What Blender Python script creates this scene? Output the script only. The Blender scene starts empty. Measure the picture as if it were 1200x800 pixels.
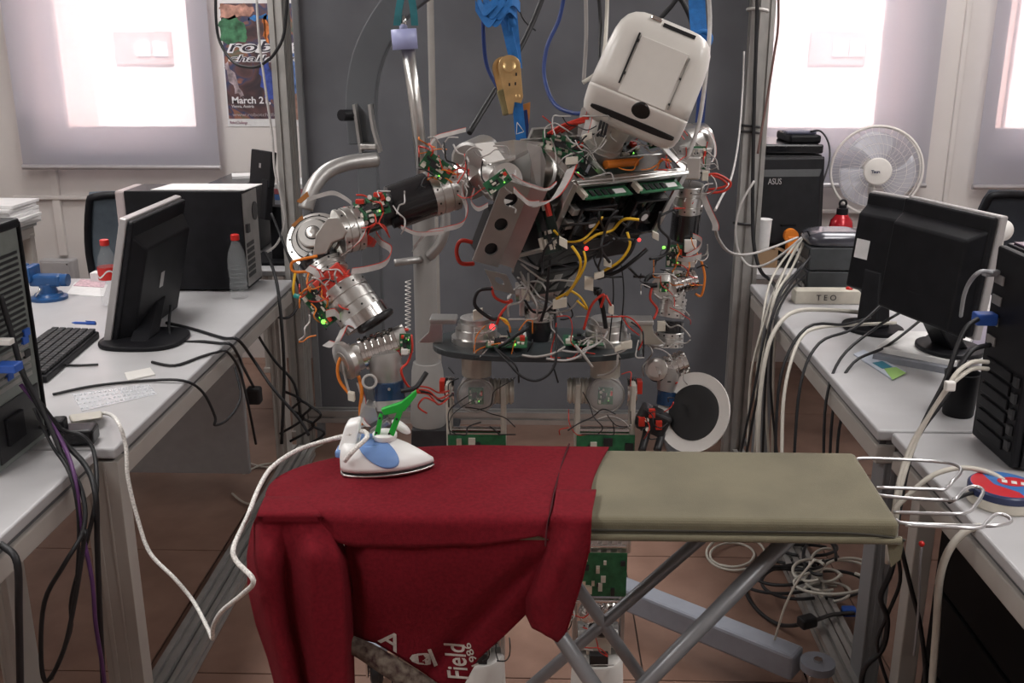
import bpy, bmesh, math, random
from mathutils import Vector, Matrix, Euler
V = Vector
random.seed(7)
R = math.radians
scene = bpy.context.scene
COL = scene.collection

# ------------------------------------------------------------------ camera
FPX, CX, CY = 1164.0, 600.0, 400.0
CAM = V((0, 0, 1.6))
CEUL = Euler((R(90 - 16.7), 0, R(1.57)))
cam = bpy.data.cameras.new('camera'); camo = bpy.data.objects.new('camera', cam); COL.objects.link(camo)
camo.location = CAM; camo.rotation_euler = CEUL
cam.sensor_width = 36.0; cam.lens = 36.0 * FPX / 1200.0; cam.clip_start = 0.02; cam.clip_end = 200
scene.camera = camo
# ------------------------------------------------------------------ world, sun, exposure
vs = scene.view_settings
vs.view_transform = 'Standard'; vs.look = 'None'; vs.gamma = 1.0; vs.use_curve_mapping = False
vs.exposure = 0.38
w = bpy.data.worlds.new('sky'); scene.world = w; w.use_nodes = True
wn = w.node_tree.nodes; wl = w.node_tree.links
sk = wn.new('ShaderNodeTexSky'); sk.sky_type = 'NISHITA'; sk.sun_disc = False
sk.sun_elevation = R(38); sk.sun_rotation = R(180); sk.air_density = 1.0; sk.dust_density = 2.0
wl.new(sk.outputs[0], wn['Background'].inputs[0]); wn['Background'].inputs[1].default_value = 0.42
sun = bpy.data.lights.new('sun', 'SUN'); suno = bpy.data.objects.new('sun', sun); COL.objects.link(suno)
sun.energy = 19.0; sun.color = (1.0, 0.93, 0.86); sun.angle = R(0.5)
suno.rotation_euler = Euler((R(52), 0, R(12)))     # shines over the roof onto the house opposite
suno.location = (0, -4, 8)
FILL_W = 17.0                                       # each added ceiling fill luminaire

# ------------------------------------------------------------------ helpers
_M = CEUL.to_matrix()
def ray(x, y): return _M @ V(((x - CX) / FPX, -(y - CY) / FPX, -1.0))
def P(x, y, Y):
    d = ray(x, y); return CAM + d * (Y / d.y)
def G(x, y, z):
    d = ray(x, y); return CAM + d * ((z - CAM.z) / d.z)
EX, EY, EZ = V((1, 0, 0)), V((0, 1, 0)), V((0, 0, 1))

def frame(axis):
    a = axis.normalized()
    h = EZ if abs(a.z) < 0.9 else EX
    u = a.cross(h).normalized(); v = a.cross(u).normalized()
    return a, u, v
def spline(pts, res=6):
    pts = [V(p) for p in pts]
    if len(pts) < 3 or res < 2: return pts
    out = []
    n = len(pts)
    for i in range(n - 1):
        p0 = pts[max(i - 1, 0)]; p1 = pts[i]; p2 = pts[i + 1]; p3 = pts[min(i + 2, n - 1)]
        for k in range(res):
            t = k / res
            out.append(0.5 * ((2 * p1) + (p2 - p0) * t + (2 * p0 - 5 * p1 + 4 * p2 - p3) * t * t + (3 * p1 - p0 - 3 * p2 + p3) * t ** 3))
    out.append(pts[-1])
    return out

class MB:
    def __init__(s): s.v = []; s.f = []; s.mi = []; s.sm = []; s.cur = 0
    def mat(s, i): s.cur = i; return s
    def add(s, vs_, fs, smooth=False):
        o = len(s.v); s.v += [V(p) for p in vs_]
        for f in fs:
            s.f.append([i + o for i in f]); s.mi.append(s.cur); s.sm.append(smooth)
        return s
    def hexa(s, p):
        return s.add(p, [(0, 3, 2, 1), (4, 5, 6, 7), (0, 1, 5, 4), (1, 2, 6, 5), (2, 3, 7, 6), (3, 0, 4, 7)])
    def box(s, c, size, ax=(EX, EY, EZ)):
        c = V(c); a, b, d = [ax[i] * (size[i] / 2) for i in range(3)]
        return s.hexa([c - a - b - d, c + a - b - d, c + a + b - d, c - a + b - d, c - a - b + d, c + a - b + d, c + a + b + d, c - a + b + d])
    def bb(s, lo, hi):
        lo, hi = V(lo), V(hi); return s.box((lo + hi) / 2, hi - lo)
    def prism(s, pts, vec):
        pts = [V(p) for p in pts]; vec = V(vec); n = len(pts)
        nn = V((0, 0, 0))
        for i in range(n): nn += pts[i].cross(pts[(i + 1) % n])
        if nn.dot(vec) < 0: pts = pts[::-1]
        fs = [tuple(range(n))[::-1], tuple(range(n, 2 * n))]
        fs += [(i, (i + 1) % n, n + (i + 1) % n, n + i) for i in range(n)]
        return s.add(pts + [p + vec for p in pts], fs)
    def lathe(s, p0, axis, prof, n=20, cap=True, smooth=True):
        a, u, v = frame(V(axis)); p0 = V(p0); prof = [q for i, q in enumerate(prof) if i == 0 or abs(q[0] - prof[i - 1][0]) + abs(q[1] - prof[i - 1][1]) > 1e-7]
        def ring(t, r):
            o = len(s.v)
            s.v += [p0 + a * t + (u * math.cos(2 * math.pi * k / n) + v * math.sin(2 * math.pi * k / n)) * r for k in range(n)]
            return o
        first = prev = ring(*prof[0]); last_ang = None
        for j in range(len(prof) - 1):
            ang = math.atan2(prof[j + 1][1] - prof[j][1], prof[j + 1][0] - prof[j][0])
            if last_ang is not None and abs(ang - last_ang) > R(32): prev = ring(*prof[j])     # hard edge
            nx = ring(*prof[j + 1])
            for k in range(n):
                k2 = (k + 1) % n
                s.f.append([prev + k, nx + k, nx + k2, prev + k2]); s.mi.append(s.cur); s.sm.append(smooth)
            prev, last_ang = nx, ang
        if cap:
            if prof[0][1] > 1e-6: e = ring(*prof[0]); s.f.append([e + k for k in range(n)]); s.mi.append(s.cur); s.sm.append(False)
            if prof[-1][1] > 1e-6: e = ring(*prof[-1]); s.f.append([e + k for k in range(n)][::-1]); s.mi.append(s.cur); s.sm.append(False)
        return s
    def cyl(s, p0, p1, r0, r1=None, n=16, cap=True):
        p0, p1 = V(p0), V(p1)
        return s.lathe(p0, p1 - p0, [(0, r0), ((p1 - p0).length, r0 if r1 is None else r1)], n, cap)
    def tube(s, pts, r, n=8, res=6, cap=True):
        pts = spline(pts, res); m = len(pts); rs = r if callable(r) else (lambda t: r)
        o = len(s.v); nrm = None
        for i, p in enumerate(pts):
            t = (pts[min(i + 1, m - 1)] - pts[max(i - 1, 0)])
            t = t.normalized() if t.length > 1e-9 else EX
            if nrm is None: nrm = frame(t)[1]
            nrm = (nrm - t * nrm.dot(t)); nrm = nrm.normalized() if nrm.length > 1e-6 else frame(t)[1]
            b = t.cross(nrm); rr = rs(i / (m - 1))
            s.v += [p + (nrm * math.cos(2 * math.pi * k / n) + b * math.sin(2 * math.pi * k / n)) * rr for k in range(n)]
        for j in range(m - 1):
            for k in range(n):
                k2 = (k + 1) % n
                s.f.append([o + j * n + k, o + j * n + k2, o + (j + 1) * n + k2, o + (j + 1) * n + k]); s.mi.append(s.cur); s.sm.append(True)
        if cap:
            s.f.append([o + k for k in range(n)][::-1]); s.mi.append(s.cur); s.sm.append(False)
            s.f.append([o + (m - 1) * n + k for k in range(n)]); s.mi.append(s.cur); s.sm.append(False)
        return s
    def ribbon(s, pts, wvec, th=0.0012, res=6):
        pts = spline(pts, res); m = len(pts)
        wf = wvec if callable(wvec) else (lambda t: V(wvec))
        o = len(s.v)
        for i, p in enumerate(pts):
            t = (pts[min(i + 1, m - 1)] - pts[max(i - 1, 0)]).normalized()
            wv = V(wf(i / (m - 1))); nn = t.cross(wv)
            nn = nn.normalized() * th / 2 if nn.length > 1e-9 else V((0, 0, th / 2))
            s.v += [p - wv / 2 - nn, p + wv / 2 - nn, p + wv / 2 + nn, p - wv / 2 + nn]
        for j in range(m - 1):
            for k in range(4):
                k2 = (k + 1) % 4
                s.f.append([o + j * 4 + k, o + j * 4 + k2, o + (j + 1) * 4 + k2, o + (j + 1) * 4 + k]); s.mi.append(s.cur); s.sm.append(False)
        s.f.append([o + 3, o + 2, o + 1, o]); s.mi.append(s.cur); s.sm.append(False)
        b = o + (m - 1) * 4
        s.f.append([b, b + 1, b + 2, b + 3]); s.mi.append(s.cur); s.sm.append(False)
        return s
    def ball(s, c, r, n=14, m=8, ax=(EX, EY, EZ)):
        c = V(c); r = r if hasattr(r, '__len__') else (r, r, r)
        vs_ = []
        for j in range(m + 1):
            ph = math.pi * j / m
            for k in range(n):
                th = 2 * math.pi * k / n
                q = (math.sin(ph) * math.cos(th) * r[0], math.sin(ph) * math.sin(th) * r[1], math.cos(ph) * r[2])
                vs_.append(c + ax[0] * q[0] + ax[1] * q[1] + ax[2] * q[2])
        fs = [(j * n + k, (j + 1) * n + k, (j + 1) * n + (k + 1) % n, j * n + (k + 1) % n) for j in range(m) for k in range(n)]
        return s.add(vs_, fs, True)
    def torus(s, c, axis, Rr, r, n=28, m=8, squash=1.0):
        a, u, v = frame(V(axis)); c = V(c); vs_ = []
        for i in range(n):
            th = 2 * math.pi * i / n; d = u * math.cos(th) + v * math.sin(th)
            for k in range(m):
                ph = 2 * math.pi * k / m
                vs_.append(c + d * (Rr + r * math.cos(ph)) + a * (r * squash * math.sin(ph)))
        fs = [(i * m + k, ((i + 1) % n) * m + k, ((i + 1) % n) * m + (k + 1) % m, i * m + (k + 1) % m) for i in range(n) for k in range(m)]
        return s.add(vs_, fs, True)
    def grid(s, fn, nu, nv, smooth=True, closed_u=False):
        vs_ = [fn(i / nu, j / nv) for j in range(nv + 1) for i in range(nu + (0 if closed_u else 1))]
        W = nu if closed_u else nu + 1
        fs = [(j * W + i, j * W + (i + 1) % W, (j + 1) * W + (i + 1) % W, (j + 1) * W + i) for j in range(nv) for i in range(nu)]
        return s.add(vs_, fs, smooth)
    def build(s, name, mats, parent=None, bev=0.0, segs=2, solid=0.0, autosm=False):
        mats = mats if isinstance(mats, (list, tuple)) else [mats]
        off = V((0, 0, 0)); q = parent
        while q is not None: off += q.location; q = q.parent
        if parent is None and s.v:
            lo = V([min(p[i] for p in s.v) for i in range(3)]); hi = V([max(p[i] for p in s.v) for i in range(3)])
            off = V(((lo.x + hi.x) / 2, (lo.y + hi.y) / 2, lo.z))
        me = bpy.data.meshes.new(name)
        me.from_pydata([p - off for p in s.v], [], s.f)
        for m in mats: me.materials.append(m)
        me.polygons.foreach_set('material_index', s.mi); me.polygons.foreach_set('use_smooth', s.sm)
        me.update()
        o = bpy.data.objects.new(name, me); COL.objects.link(o)
        if parent is None: o.location = off
        else: o.parent = parent
        if bev > 0:
            b = o.modifiers.new('bev', 'BEVEL'); b.width = bev; b.segments = segs; b.limit_method = 'ANGLE'; b.angle_limit = R(40); b.harden_normals = False
        if solid > 0:
            b = o.modifiers.new('sol', 'SOLIDIFY'); b.thickness = solid; b.offset = -1
        return o

def tag(o, label, cat, group=None, kind=None):
    o['label'] = label; o['category'] = cat
    if group: o['group'] = group
    if kind: o['kind'] = kind
    return o
def thing(name, loc, label, cat, group=None):
    o = bpy.data.objects.new(name, None); COL.objects.link(o); o.location = V(loc); o.empty_display_size = 0.05
    return tag(o, label, cat, group)
def struct(o): o['kind'] = 'structure'; return o
def text(name, s, size, m, origin, right, up, parent, depth=0.0006, align='LEFT', shear=0.0, bold=0.0, fit=None):
    """flat lettering as mesh lying in the plane (right, up)"""
    cu = bpy.data.curves.new('txt', 'FONT'); cu.body = s; cu.size = size; cu.align_x = align; cu.extrude = depth; cu.shear = shear; cu.offset = bold
    cu.resolution_u = 3
    t = bpy.data.objects.new('txt', cu); COL.objects.link(t)
    dg = bpy.context.evaluated_depsgraph_get(); ev = t.evaluated_get(dg)
    me = bpy.data.meshes.new_from_object(ev); COL.objects.unlink(t); bpy.data.objects.remove(t)
    right = V(right).normalized(); up = V(up).normalized(); nn = right.cross(up)
    off = V((0, 0, 0)); q = parent
    while q is not None: off += q.location; q = q.parent
    sx = 1.0
    if fit:
        wd = max((v.co.x for v in me.vertices), default=1) - min((v.co.x for v in me.vertices), default=0)
        sx = fit / max(wd, 1e-6)
    for v in me.vertices:
        v.co = V(origin) + right * (v.co.x * sx) + up * v.co.y + nn * v.co.z - off
    me.materials.clear(); me.materials.append(m); me.name = name
    o = bpy.data.objects.new(name, me); COL.objects.link(o); o.parent = parent
    return o

# ------------------------------------------------------------------ materials
_mc = {}
def mat(name, col, rough=0.5, metal=0.0, noise=0.0, nscale=30.0, bump=0.0, bscale=200.0, emit=0.0, trans=0.0, alpha=1.0, ior=1.45, sheen=0.0, coat=0.0, col2=None, stretch=None, spec=0.5):
    if name in _mc: return _mc[name]
    m = bpy.data.materials.new(name); m.use_nodes = True; _mc[name] = m
    nt = m.node_tree; b = nt.nodes['Principled BSDF']
    c = (col[0], col[1], col[2], 1)
    b.inputs['Base Color'].default_value = c; b.inputs['Roughness'].default_value = rough; b.inputs['Metallic'].default_value = metal
    b.inputs['IOR'].default_value = ior; b.inputs['Specular IOR Level'].default_value = spec
    if emit > 0: b.inputs['Emission Color'].default_value = c; b.inputs['Emission Strength'].default_value = emit
    if trans > 0: b.inputs['Transmission Weight'].default_value = trans
    if alpha < 1: b.inputs['Alpha'].default_value = alpha
    if sheen > 0: b.inputs['Sheen Weight'].default_value = sheen; b.inputs['Sheen Roughness'].default_value = 0.4
    if coat > 0: b.inputs['Coat Weight'].default_value = coat; b.inputs['Coat Roughness'].default_value = 0.1
    tc = None
    if noise > 0 or bump > 0:
        tc = nt.nodes.new('ShaderNodeTexCoord'); mp = nt.nodes.new('ShaderNodeMapping'); nt.links.new(tc.outputs['Object'], mp.inputs[0])
        if stretch: mp.inputs['Scale'].default_value = stretch
    if noise > 0:
        n = nt.nodes.new('ShaderNodeTexNoise'); n.inputs['Scale'].default_value = nscale; n.inputs['Detail'].default_value = 4
        nt.links.new(mp.outputs[0], n.inputs['Vector'])
        rp = nt.nodes.new('ShaderNodeValToRGB'); rp.color_ramp.elements[0].position = 0.3; rp.color_ramp.elements[1].position = 0.7
        if col2: e0, e1 = c, (col2[0], col2[1], col2[2], 1)
        else: e0 = tuple(max(0, x * (1 - noise)) for x in c[:3]) + (1,); e1 = tuple(min(1, x * (1 + noise)) for x in c[:3]) + (1,)
        rp.color_ramp.elements[0].color = e0; rp.color_ramp.elements[1].color = e1
        nt.links.new(n.outputs['Fac'], rp.inputs[0]); nt.links.new(rp.outputs[0], b.inputs['Base Color'])
    if bump > 0:
        n2 = nt.nodes.new('ShaderNodeTexNoise'); n2.inputs['Scale'].default_value = bscale; n2.inputs['Detail'].default_value = 3
        nt.links.new(mp.outputs[0], n2.inputs['Vector'])
        bp = nt.nodes.new('ShaderNodeBump'); bp.inputs['Strength'].default_value = bump; bp.inputs['Distance'].default_value = 0.002
        nt.links.new(n2.outputs['Fac'], bp.inputs['Height']); nt.links.new(bp.outputs[0], b.inputs['Normal'])
    return m
M_wall = mat('wall_paint', (0.64, 0.60, 0.58), 0.8, noise=0.05, nscale=3, bump=0.15, bscale=150)
M_ceil = mat('ceiling_paint', (0.75, 0.74, 0.72), 0.9, noise=0.03, nscale=4)
M_tile = mat('floor_tile', (0.20, 0.115, 0.085), 0.40, noise=0.5, nscale=7, col2=(0.29, 0.175, 0.132), bump=0.05, bscale=90)
M_grout = mat('grout', (0.07, 0.05, 0.045), 0.9, noise=0.2)
M_desk = mat('desk_laminate', (0.45, 0.445, 0.455), 0.38, noise=0.04, nscale=12, bump=0.03, bscale=400)
M_gapshade = mat('gap_shade', (0.10, 0.10, 0.105), 0.5, noise=0.1)
M_beige = mat('beige_steel', (0.43, 0.40, 0.37), 0.45, noise=0.06, nscale=8)
M_grey = mat('grey_steel', (0.20, 0.205, 0.215), 0.5, noise=0.06, nscale=8)
M_midgrey = mat('mid_grey_steel', (0.30, 0.30, 0.315), 0.45, 0.2, noise=0.06, nscale=8)
M_black = mat('black_plastic', (0.008, 0.008, 0.010), 0.48, noise=0.3, nscale=20, bump=0.04, bscale=600, spec=.25)
M_blackg = mat('black_gloss', (0.010, 0.010, 0.012), 0.2, noise=0.2)
M_rubber = mat('black_cable', (0.013, 0.013, 0.015), 0.5, noise=0.2)
M_alu = mat('aluminium', (0.60, 0.59, 0.57), 0.30, 0.95, noise=0.08, nscale=25, bump=0.03, bscale=300)
M_alud = mat('dull_aluminium', (0.42, 0.41, 0.40), 0.42, 0.8, noise=0.1, nscale=18)
M_chrome = mat('polished_metal', (0.72, 0.71, 0.70), 0.16, 1.0, noise=0.06, nscale=30)
M_white = mat('white_plastic', (0.72, 0.70, 0.67), 0.35, noise=0.03, nscale=15)
M_paper = mat('paper', (0.70, 0.69, 0.69), 0.8, noise=0.05, nscale=40)
M_red = mat('red_plastic', (0.55, 0.025, 0.02), 0.35, noise=0.08)
M_blue = mat('blue_plastic', (0.03, 0.10, 0.42), 0.4, noise=0.08)
M_cream = mat('cream_cable', (0.55, 0.52, 0.46), 0.5, noise=0.06)
M_pcb = mat('green_pcb', (0.012, 0.085, 0.035), 0.35, noise=0.5, nscale=60, col2=(0.03, 0.16, 0.07))
M_chip = mat('chip', (0.02, 0.02, 0.022), 0.4, noise=0.2)
M_solder = mat('solder', (0.7, 0.68, 0.6), 0.3, 0.8, noise=0.2)
M_ledr = mat('red_led', (1.0, 0.03, 0.03), 0.3, emit=2.5)
M_ledg = mat('green_led', (0.25, 1.0, 0.1), 0.3, emit=1.2)
M_orange = mat('orange_wire', (0.70, 0.20, 0.02), 0.5, noise=0.1)
M_yellow = mat('yellow_wire', (0.70, 0.42, 0.02), 0.5, noise=0.1)
M_ribbon = mat('grey_ribbon', (0.45, 0.43, 0.42), 0.5, noise=0.12, nscale=60)
M_part = mat('partition_cloth', (0.125, 0.128, 0.142), 0.75, noise=0.12, nscale=5, bump=0.2, bscale=700)
M_purple = mat('purple_cable', (0.10, 0.035, 0.13), 0.45, noise=0.1)
M_screen = mat('dark_screen', (0.01, 0.01, 0.012), 0.1)
M_clear = mat('clear_plastic', (0.75, 0.77, 0.77), 0.08, alpha=.22)
M_silverp = mat('silver_plastic', (0.42, 0.40, 0.40), 0.35, 0.3, noise=0.05)

# ================================================================== THE SETTING
YW = 5.0
RX0, RX1, RY0, RZ = -3.3, 3.3, -2.2, 2.8
TS = 0.66
f = struct(MB().bb((RX0, RY0, -0.1), (RX1, YW, -0.004)).build('floor', M_grout))
tile_me = None
ix0 = 0.285 - TS * 6
for i in range(11):
    for j in range(12):
        x0, x1 = max(ix0 + i * TS, RX0), min(ix0 + (i + 1) * TS, RX1)
        y0, y1 = max(2.25 - TS * 7 + j * TS, RY0), min(2.25 - TS * 7 + (j + 1) * TS, YW)
        if x1 - x0 < 0.02 or y1 - y0 < 0.02: continue
        full = abs(x1 - x0 - TS) < 1e-6 and abs(y1 - y0 - TS) < 1e-6
        if full and tile_me:
            o = bpy.data.objects.new('tile', tile_me); COL.objects.link(o)
        else:
            m = MB(); g = 0.0022; sx, sy = x1 - x0, y1 - y0
            m.box((0, 0, -0.003), (sx - 2 * g, sy - 2 * g, 0.006))
            o = m.build('tile', M_tile)
            if full: tile_me = o.data
        o.parent = f; o.location = V(((x0 + x1) / 2, (y0 + y1) / 2, 0 if full else -0.006)) - f.location
        if full: o.location.z = -f.location.z - 0.006 + 0.0
for o in f.children: o.location.z = -f.location.z - 0.006
struct(MB().bb((RX0, RY0, RZ), (RX1, YW + .25, RZ + .15)).build('ceiling', M_ceil))
struct(MB().bb((RX0 - .15, RY0, -0.1), (RX0, YW + .25, RZ)).build('wall_left', M_wall))
struct(MB().bb((RX1, RY0, -0.1), (RX1 + .15, YW + .25, RZ)).build('wall_right', M_wall))
struct(MB().bb((RX0, RY0 - .15, -0.1), (RX1, RY0, RZ)).build('wall_front', M_wall))
# back wall with three window openings
BY = 4.90
bl = [(P(27, 193, BY).x, P(258, 196, BY).x, P(150, 196, BY).z), (P(845, 217, BY).x, P(1084, 217, BY).x, P(1050, 217, BY).z),
      (P(1140, 219, BY).x, 3.05, P(1160, 219, BY).z)]
op = [(P(52, 150, YW).x, P(232, 150, YW).x), (P(870, 150, YW).x, P(1048, 150, YW).x), (P(1166, 150, YW).x, 2.95)]
OZ0, OZ1 = P(200, 163, YW).z, 2.35
segs, prev = [], RX0
wb = MB()
for a, b in op:
    wb.bb((prev, YW, -0.1), (a, YW + .25, RZ)); wb.bb((a, YW, -0.1), (b, YW + .25, OZ0)); wb.bb((a, YW, OZ1), (b, YW + .25, RZ)); prev = b
wb.bb((prev, YW, -0.1), (RX1, YW + .25, RZ))
wback = struct(wb.build('wall_back', M_wall))
M_frame = mat('window_frame', (0.55, 0.55, 0.56), 0.4, 0.3, noise=0.05)
M_pane = mat('window_glass', (0.95, 0.97, 0.97), 0.0, trans=1.0, ior=1.02)
for k, (a, b) in enumerate(op):
    fr = MB(); t = 0.05
    fr.bb((a, YW + .12, OZ0), (b, YW + .17, OZ0 + t)); fr.bb((a, YW + .12, OZ1 - t), (b, YW + .17, OZ1))
    fr.bb((a, YW + .12, OZ0 + t), (a + t, YW + .17, OZ1 - t)); fr.bb((b - t, YW + .12, OZ0 + t), (b, YW + .17, OZ1 - t))
    wo = struct(fr.build('window_%d' % (k + 1), M_frame, bev=.004))
    MB().bb((a + t, YW + .14, OZ0 + t), (b - t, YW + .146, OZ1 - t)).build('pane', M_pane, wo)
    zs = P(150, 229, YW).z if k == 0 else P(1060, 245, YW).z
    sl = MB().bb((a - .2, YW - .03, zs - .02), (b + .2, YW, zs)).build('window_sill', M_wall, wo, bev=.005)
# roller blinds
def blind_mat():
    m = bpy.data.materials.new('screen_fabric'); m.use_nodes = True; nt = m.node_tree; nt.nodes.clear()
    out = nt.nodes.new('ShaderNodeOutputMaterial'); tr = nt.nodes.new('ShaderNodeBsdfTransparent'); tl = nt.nodes.new('ShaderNodeBsdfTranslucent'); df = nt.nodes.new('ShaderNodeBsdfDiffuse')
    m1 = nt.nodes.new('ShaderNodeMixShader'); m2 = nt.nodes.new('ShaderNodeMixShader')
    tc = nt.nodes.new('ShaderNodeTexCoord'); wv = nt.nodes.new('ShaderNodeTexNoise'); wv.inputs['Scale'].default_value = 350
    nt.links.new(tc.outputs['Object'], wv.inputs['Vector'])
    mr = nt.nodes.new('ShaderNodeMapRange'); mr.inputs[3].default_value = 0.30; mr.inputs[4].default_value = 0.36
    nt.links.new(wv.outputs['Fac'], mr.inputs[0]); nt.links.new(mr.outputs[0], m2.inputs[0])
    tr.inputs[0].default_value = (1.0, 0.95, 0.97, 1); tl.inputs[0].default_value = (0.74, 0.78, 0.86, 1); df.inputs[0].default_value = (0.50, 0.49, 0.52, 1)
    m1.inputs[0].default_value = 0.45
    nt.links.new(df.outputs[0], m1.inputs[1]); nt.links.new(tl.outputs[0], m1.inputs[2])
    nt.links.new(m1.outputs[0], m2.inputs[1]); nt.links.new(tr.outputs[0], m2.inputs[2]); nt.links.new(m2.outputs[0], out.inputs[0])
    return m
M_blind = blind_mat()
M_bar = mat('blind_bar', (0.50, 0.48, 0.50), 0.35, 0.6, noise=0.05)
labs = ['pale roller blind over the window beside the poster', 'pale roller blind over the window behind the white fan', 'pale roller blind cut off by the frame at the far right window']
for k, (a, b, z) in enumerate(bl):
    t = thing('roller_blind', ((a + b) / 2, BY, z), labs[k], 'blind', 'roller blinds on the back windows')
    MB().bb((a, BY, z + .01), (b, BY + .0012, 2.45)).build('fabric', M_blind, t)
    MB().cyl((a - .003, BY, z), (b + .003, BY, z), .013, n=12).build('bottom_bar', M_bar, t)
    MB().cyl((a - .01, BY + .03, 2.47), (b + .01, BY + .03, 2.47), .035, n=14).build('roller_tube', M_white, t)
    for e in (a - .015, b + .015): MB().box((e, YW - .04, 2.47), (.006, .08, .09)).build('bracket', M_bar, t)
# conduits on the wall
c0 = P(1128, 60, YW).x
struct(MB().bb((c0 - .012, YW - .02, 0), (c0 + .012, YW, RZ)).build('trim_1', M_wall, bev=.003))
c1 = P(70, 250, YW).x
struct(MB().bb((c1 - .02, YW - .025, .55), (c1 + .02, YW, P(70, 200, YW).z + .3)).build('trim_2', M_wall, bev=.003))
# ceiling luminaires out of view, added as interior fill light
M_fill = mat('fill_diffuser', (1.0, 0.97, 0.93), 0.5, emit=2.0)
for k, (x, y) in enumerate([(-1.6, 0.2), (1.6, 0.2), (-1.6, 2.0), (1.6, 2.0), (-1.6, 3.8), (1.6, 3.8)]):
    t = thing('fill_luminaire', (x, y, RZ - .08), 'added white ceiling fill luminaire ' + ['behind the camera over the left desks', 'behind the camera over the right desks', 'above the near left desk', 'above the near right desk', 'by the left window', 'by the right window'][k], 'lamp', 'added ceiling fill luminaires')
    MB().bb((x - .32, y - .62, RZ - .06), (x + .32, y + .62, RZ)).build('housing', M_white, t, bev=.005)
    MB().bb((x - .30, y - .60, RZ - .075), (x + .30, y + .60, RZ - .062)).build('diffuser', M_fill, t)
    L = bpy.data.lights.new('fill_light', 'AREA'); L.shape = 'RECTANGLE'; L.size = .6; L.size_y = 1.2; L.energy = FILL_W; L.color = (1.0, 0.975, 0.955)
    lo = bpy.data.objects.new('fill_light', L); COL.objects.link(lo); lo.parent = t; lo.location = (0, 0, -.005)
# the house opposite
FY = 10.5
M_brick = bpy.data.materials.new('brick'); M_brick.use_nodes = True
_nt = M_brick.node_tree; _b = _nt.nodes['Principled BSDF']; _t = _nt.nodes.new('ShaderNodeTexBrick'); _tc = _nt.nodes.new('ShaderNodeTexCoord'); _mp = _nt.nodes.new('ShaderNodeMapping')
_mp.inputs['Rotation'].default_value = (R(90), 0, 0); _nt.links.new(_tc.outputs['Object'], _mp.inputs[0]); _nt.links.new(_mp.outputs[0], _t.inputs['Vector'])
_t.inputs['Color1'].default_value = (.66, .47, .42, 1); _t.inputs['Color2'].default_value = (.58, .40, .36, 1); _t.inputs['Mortar'].default_value = (.75, .6, .56, 1)
_t.inputs['Scale'].default_value = 3.0; _t.inputs['Mortar Size'].default_value = 0.02; _nt.links.new(_t.outputs[0], _b.inputs['Base Color']); _b.inputs['Roughness'].default_value = .9
M_plaster = mat('white_plaster', (0.88, 0.82, 0.80), 0.9, noise=0.03, nscale=3)
M_curtain = mat('white_curtain', (0.85, 0.85, 0.85), 0.9, noise=0.05)
M_winpink = mat('faded_shutter', (0.50, 0.36, 0.34), 0.8, noise=0.08)
hb = thing('brick_house', (0, FY + 2, 0), 'sunlit brick house with white plaster bays seen through the blinds', 'building')
MB().bb((-9, FY, -3), (9, FY + 4, 5.5)).build('brick_wall', M_brick, hb)
MB().bb((-9.2, FY - .3, 5.5), (9.2, FY + 4.2, 5.8)).build('roof', M_plaster, hb)
for (x0, x1, wx0, wx1) in [(104, 300, 138, 205), (840, 1034, 947, 1012), (1176, 1320, 1215, 1280)]:
    a, b = P(x0 + 8, 75, FY).x, P(x1, 75, FY).x
    bay = MB().bb((a, FY - .06, -3), (b, FY, 5.5)).build('plaster_bay', M_plaster, hb)
    z1, z0 = P(170, 37, FY).z, P(170, 75, FY).z
    xa, xb = P(wx0, 55, FY).x, P(wx1, 55, FY).x
    wo = MB().bb((xa, FY - .10, z0), (xb, FY - .06, z1)).build('window', M_winpink, hb)
    for q in (.52, .82):
        c = xa + (xb - xa) * q
        MB().bb((c - .07, FY - .13, z0 + .08), (c + .07, FY - .10, z1 - .1)).build('curtain', M_curtain, wo)
struct(MB().bb((-14, YW + .3, -3.2), (14, 30, -3.0)).build('ground_outside', mat('asphalt', (.3, .28, .27), .9, noise=.1)))
# ================================================================== DESKS
def desk(label, x0, x1, y0, y1, legs, z=.74, aisle=1, panel=None):
    """aisle = +1 when the edge towards the aisle is x1, -1 when it is x0"""
    t = thing('desk', ((x0 + x1) / 2, (y0 + y1) / 2, 0), label, 'desk', 'white office desks along the aisle')
    MB().bb((x0, y0, z - .026), (x1, y1, z)).build('desk_top', M_desk, t, bev=.006, segs=3)
    e = x1 if aisle > 0 else x0; s = aisle
    MB().bb((min(e - s * .014, e - s * .05), y0 + .02, z - .042), (max(e - s * .014, e - s * .05), y1 - .02, z - .026)).build('shadow_gap', M_gapshade, t)  # dark inset strip, shade between top and rail put into its colour
    MB().bb((min(e - s * .004, e - s * .05), y0 + .01, z - .088), (max(e - s * .004, e - s * .05), y1 - .01, z - .042)).build('rail', M_beige, t, bev=.004)
    o = x0 if aisle > 0 else x1
    MB().bb((min(o + s * .02, o + s * .06), y0 + .03, z - .085), (max(o + s * .02, o + s * .06), y1 - .03, z - .026)).build('rail', M_beige, t, bev=.004)
    for (lx, ly, lm) in legs:
        m = MB()
        m.box((lx, ly, (z - .03) / 2), (.045, .075, z - .03))
        for d in (-.022, .0, .022):
            m.box((lx, ly - .038, (z - .05) / 2), (.012, .004, z - .08)) if d == 0 else m.box((lx + d * .9, ly - .0385, (z - .05) / 2), (.006, .003, z - .08))
        m.box((lx, ly, .012), (.06, .11, .024))
        m.build('leg', lm, t, bev=.004)
    if panel:
        MB().bb(panel[0], panel[1]).build('end_panel', mat('pale_grey_steel', (.36, .36, .365), .5, noise=.05), t, bev=.004)
    return t
XL, XLn, XRf, XRn = -.935, -.975, .79, .818
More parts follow.
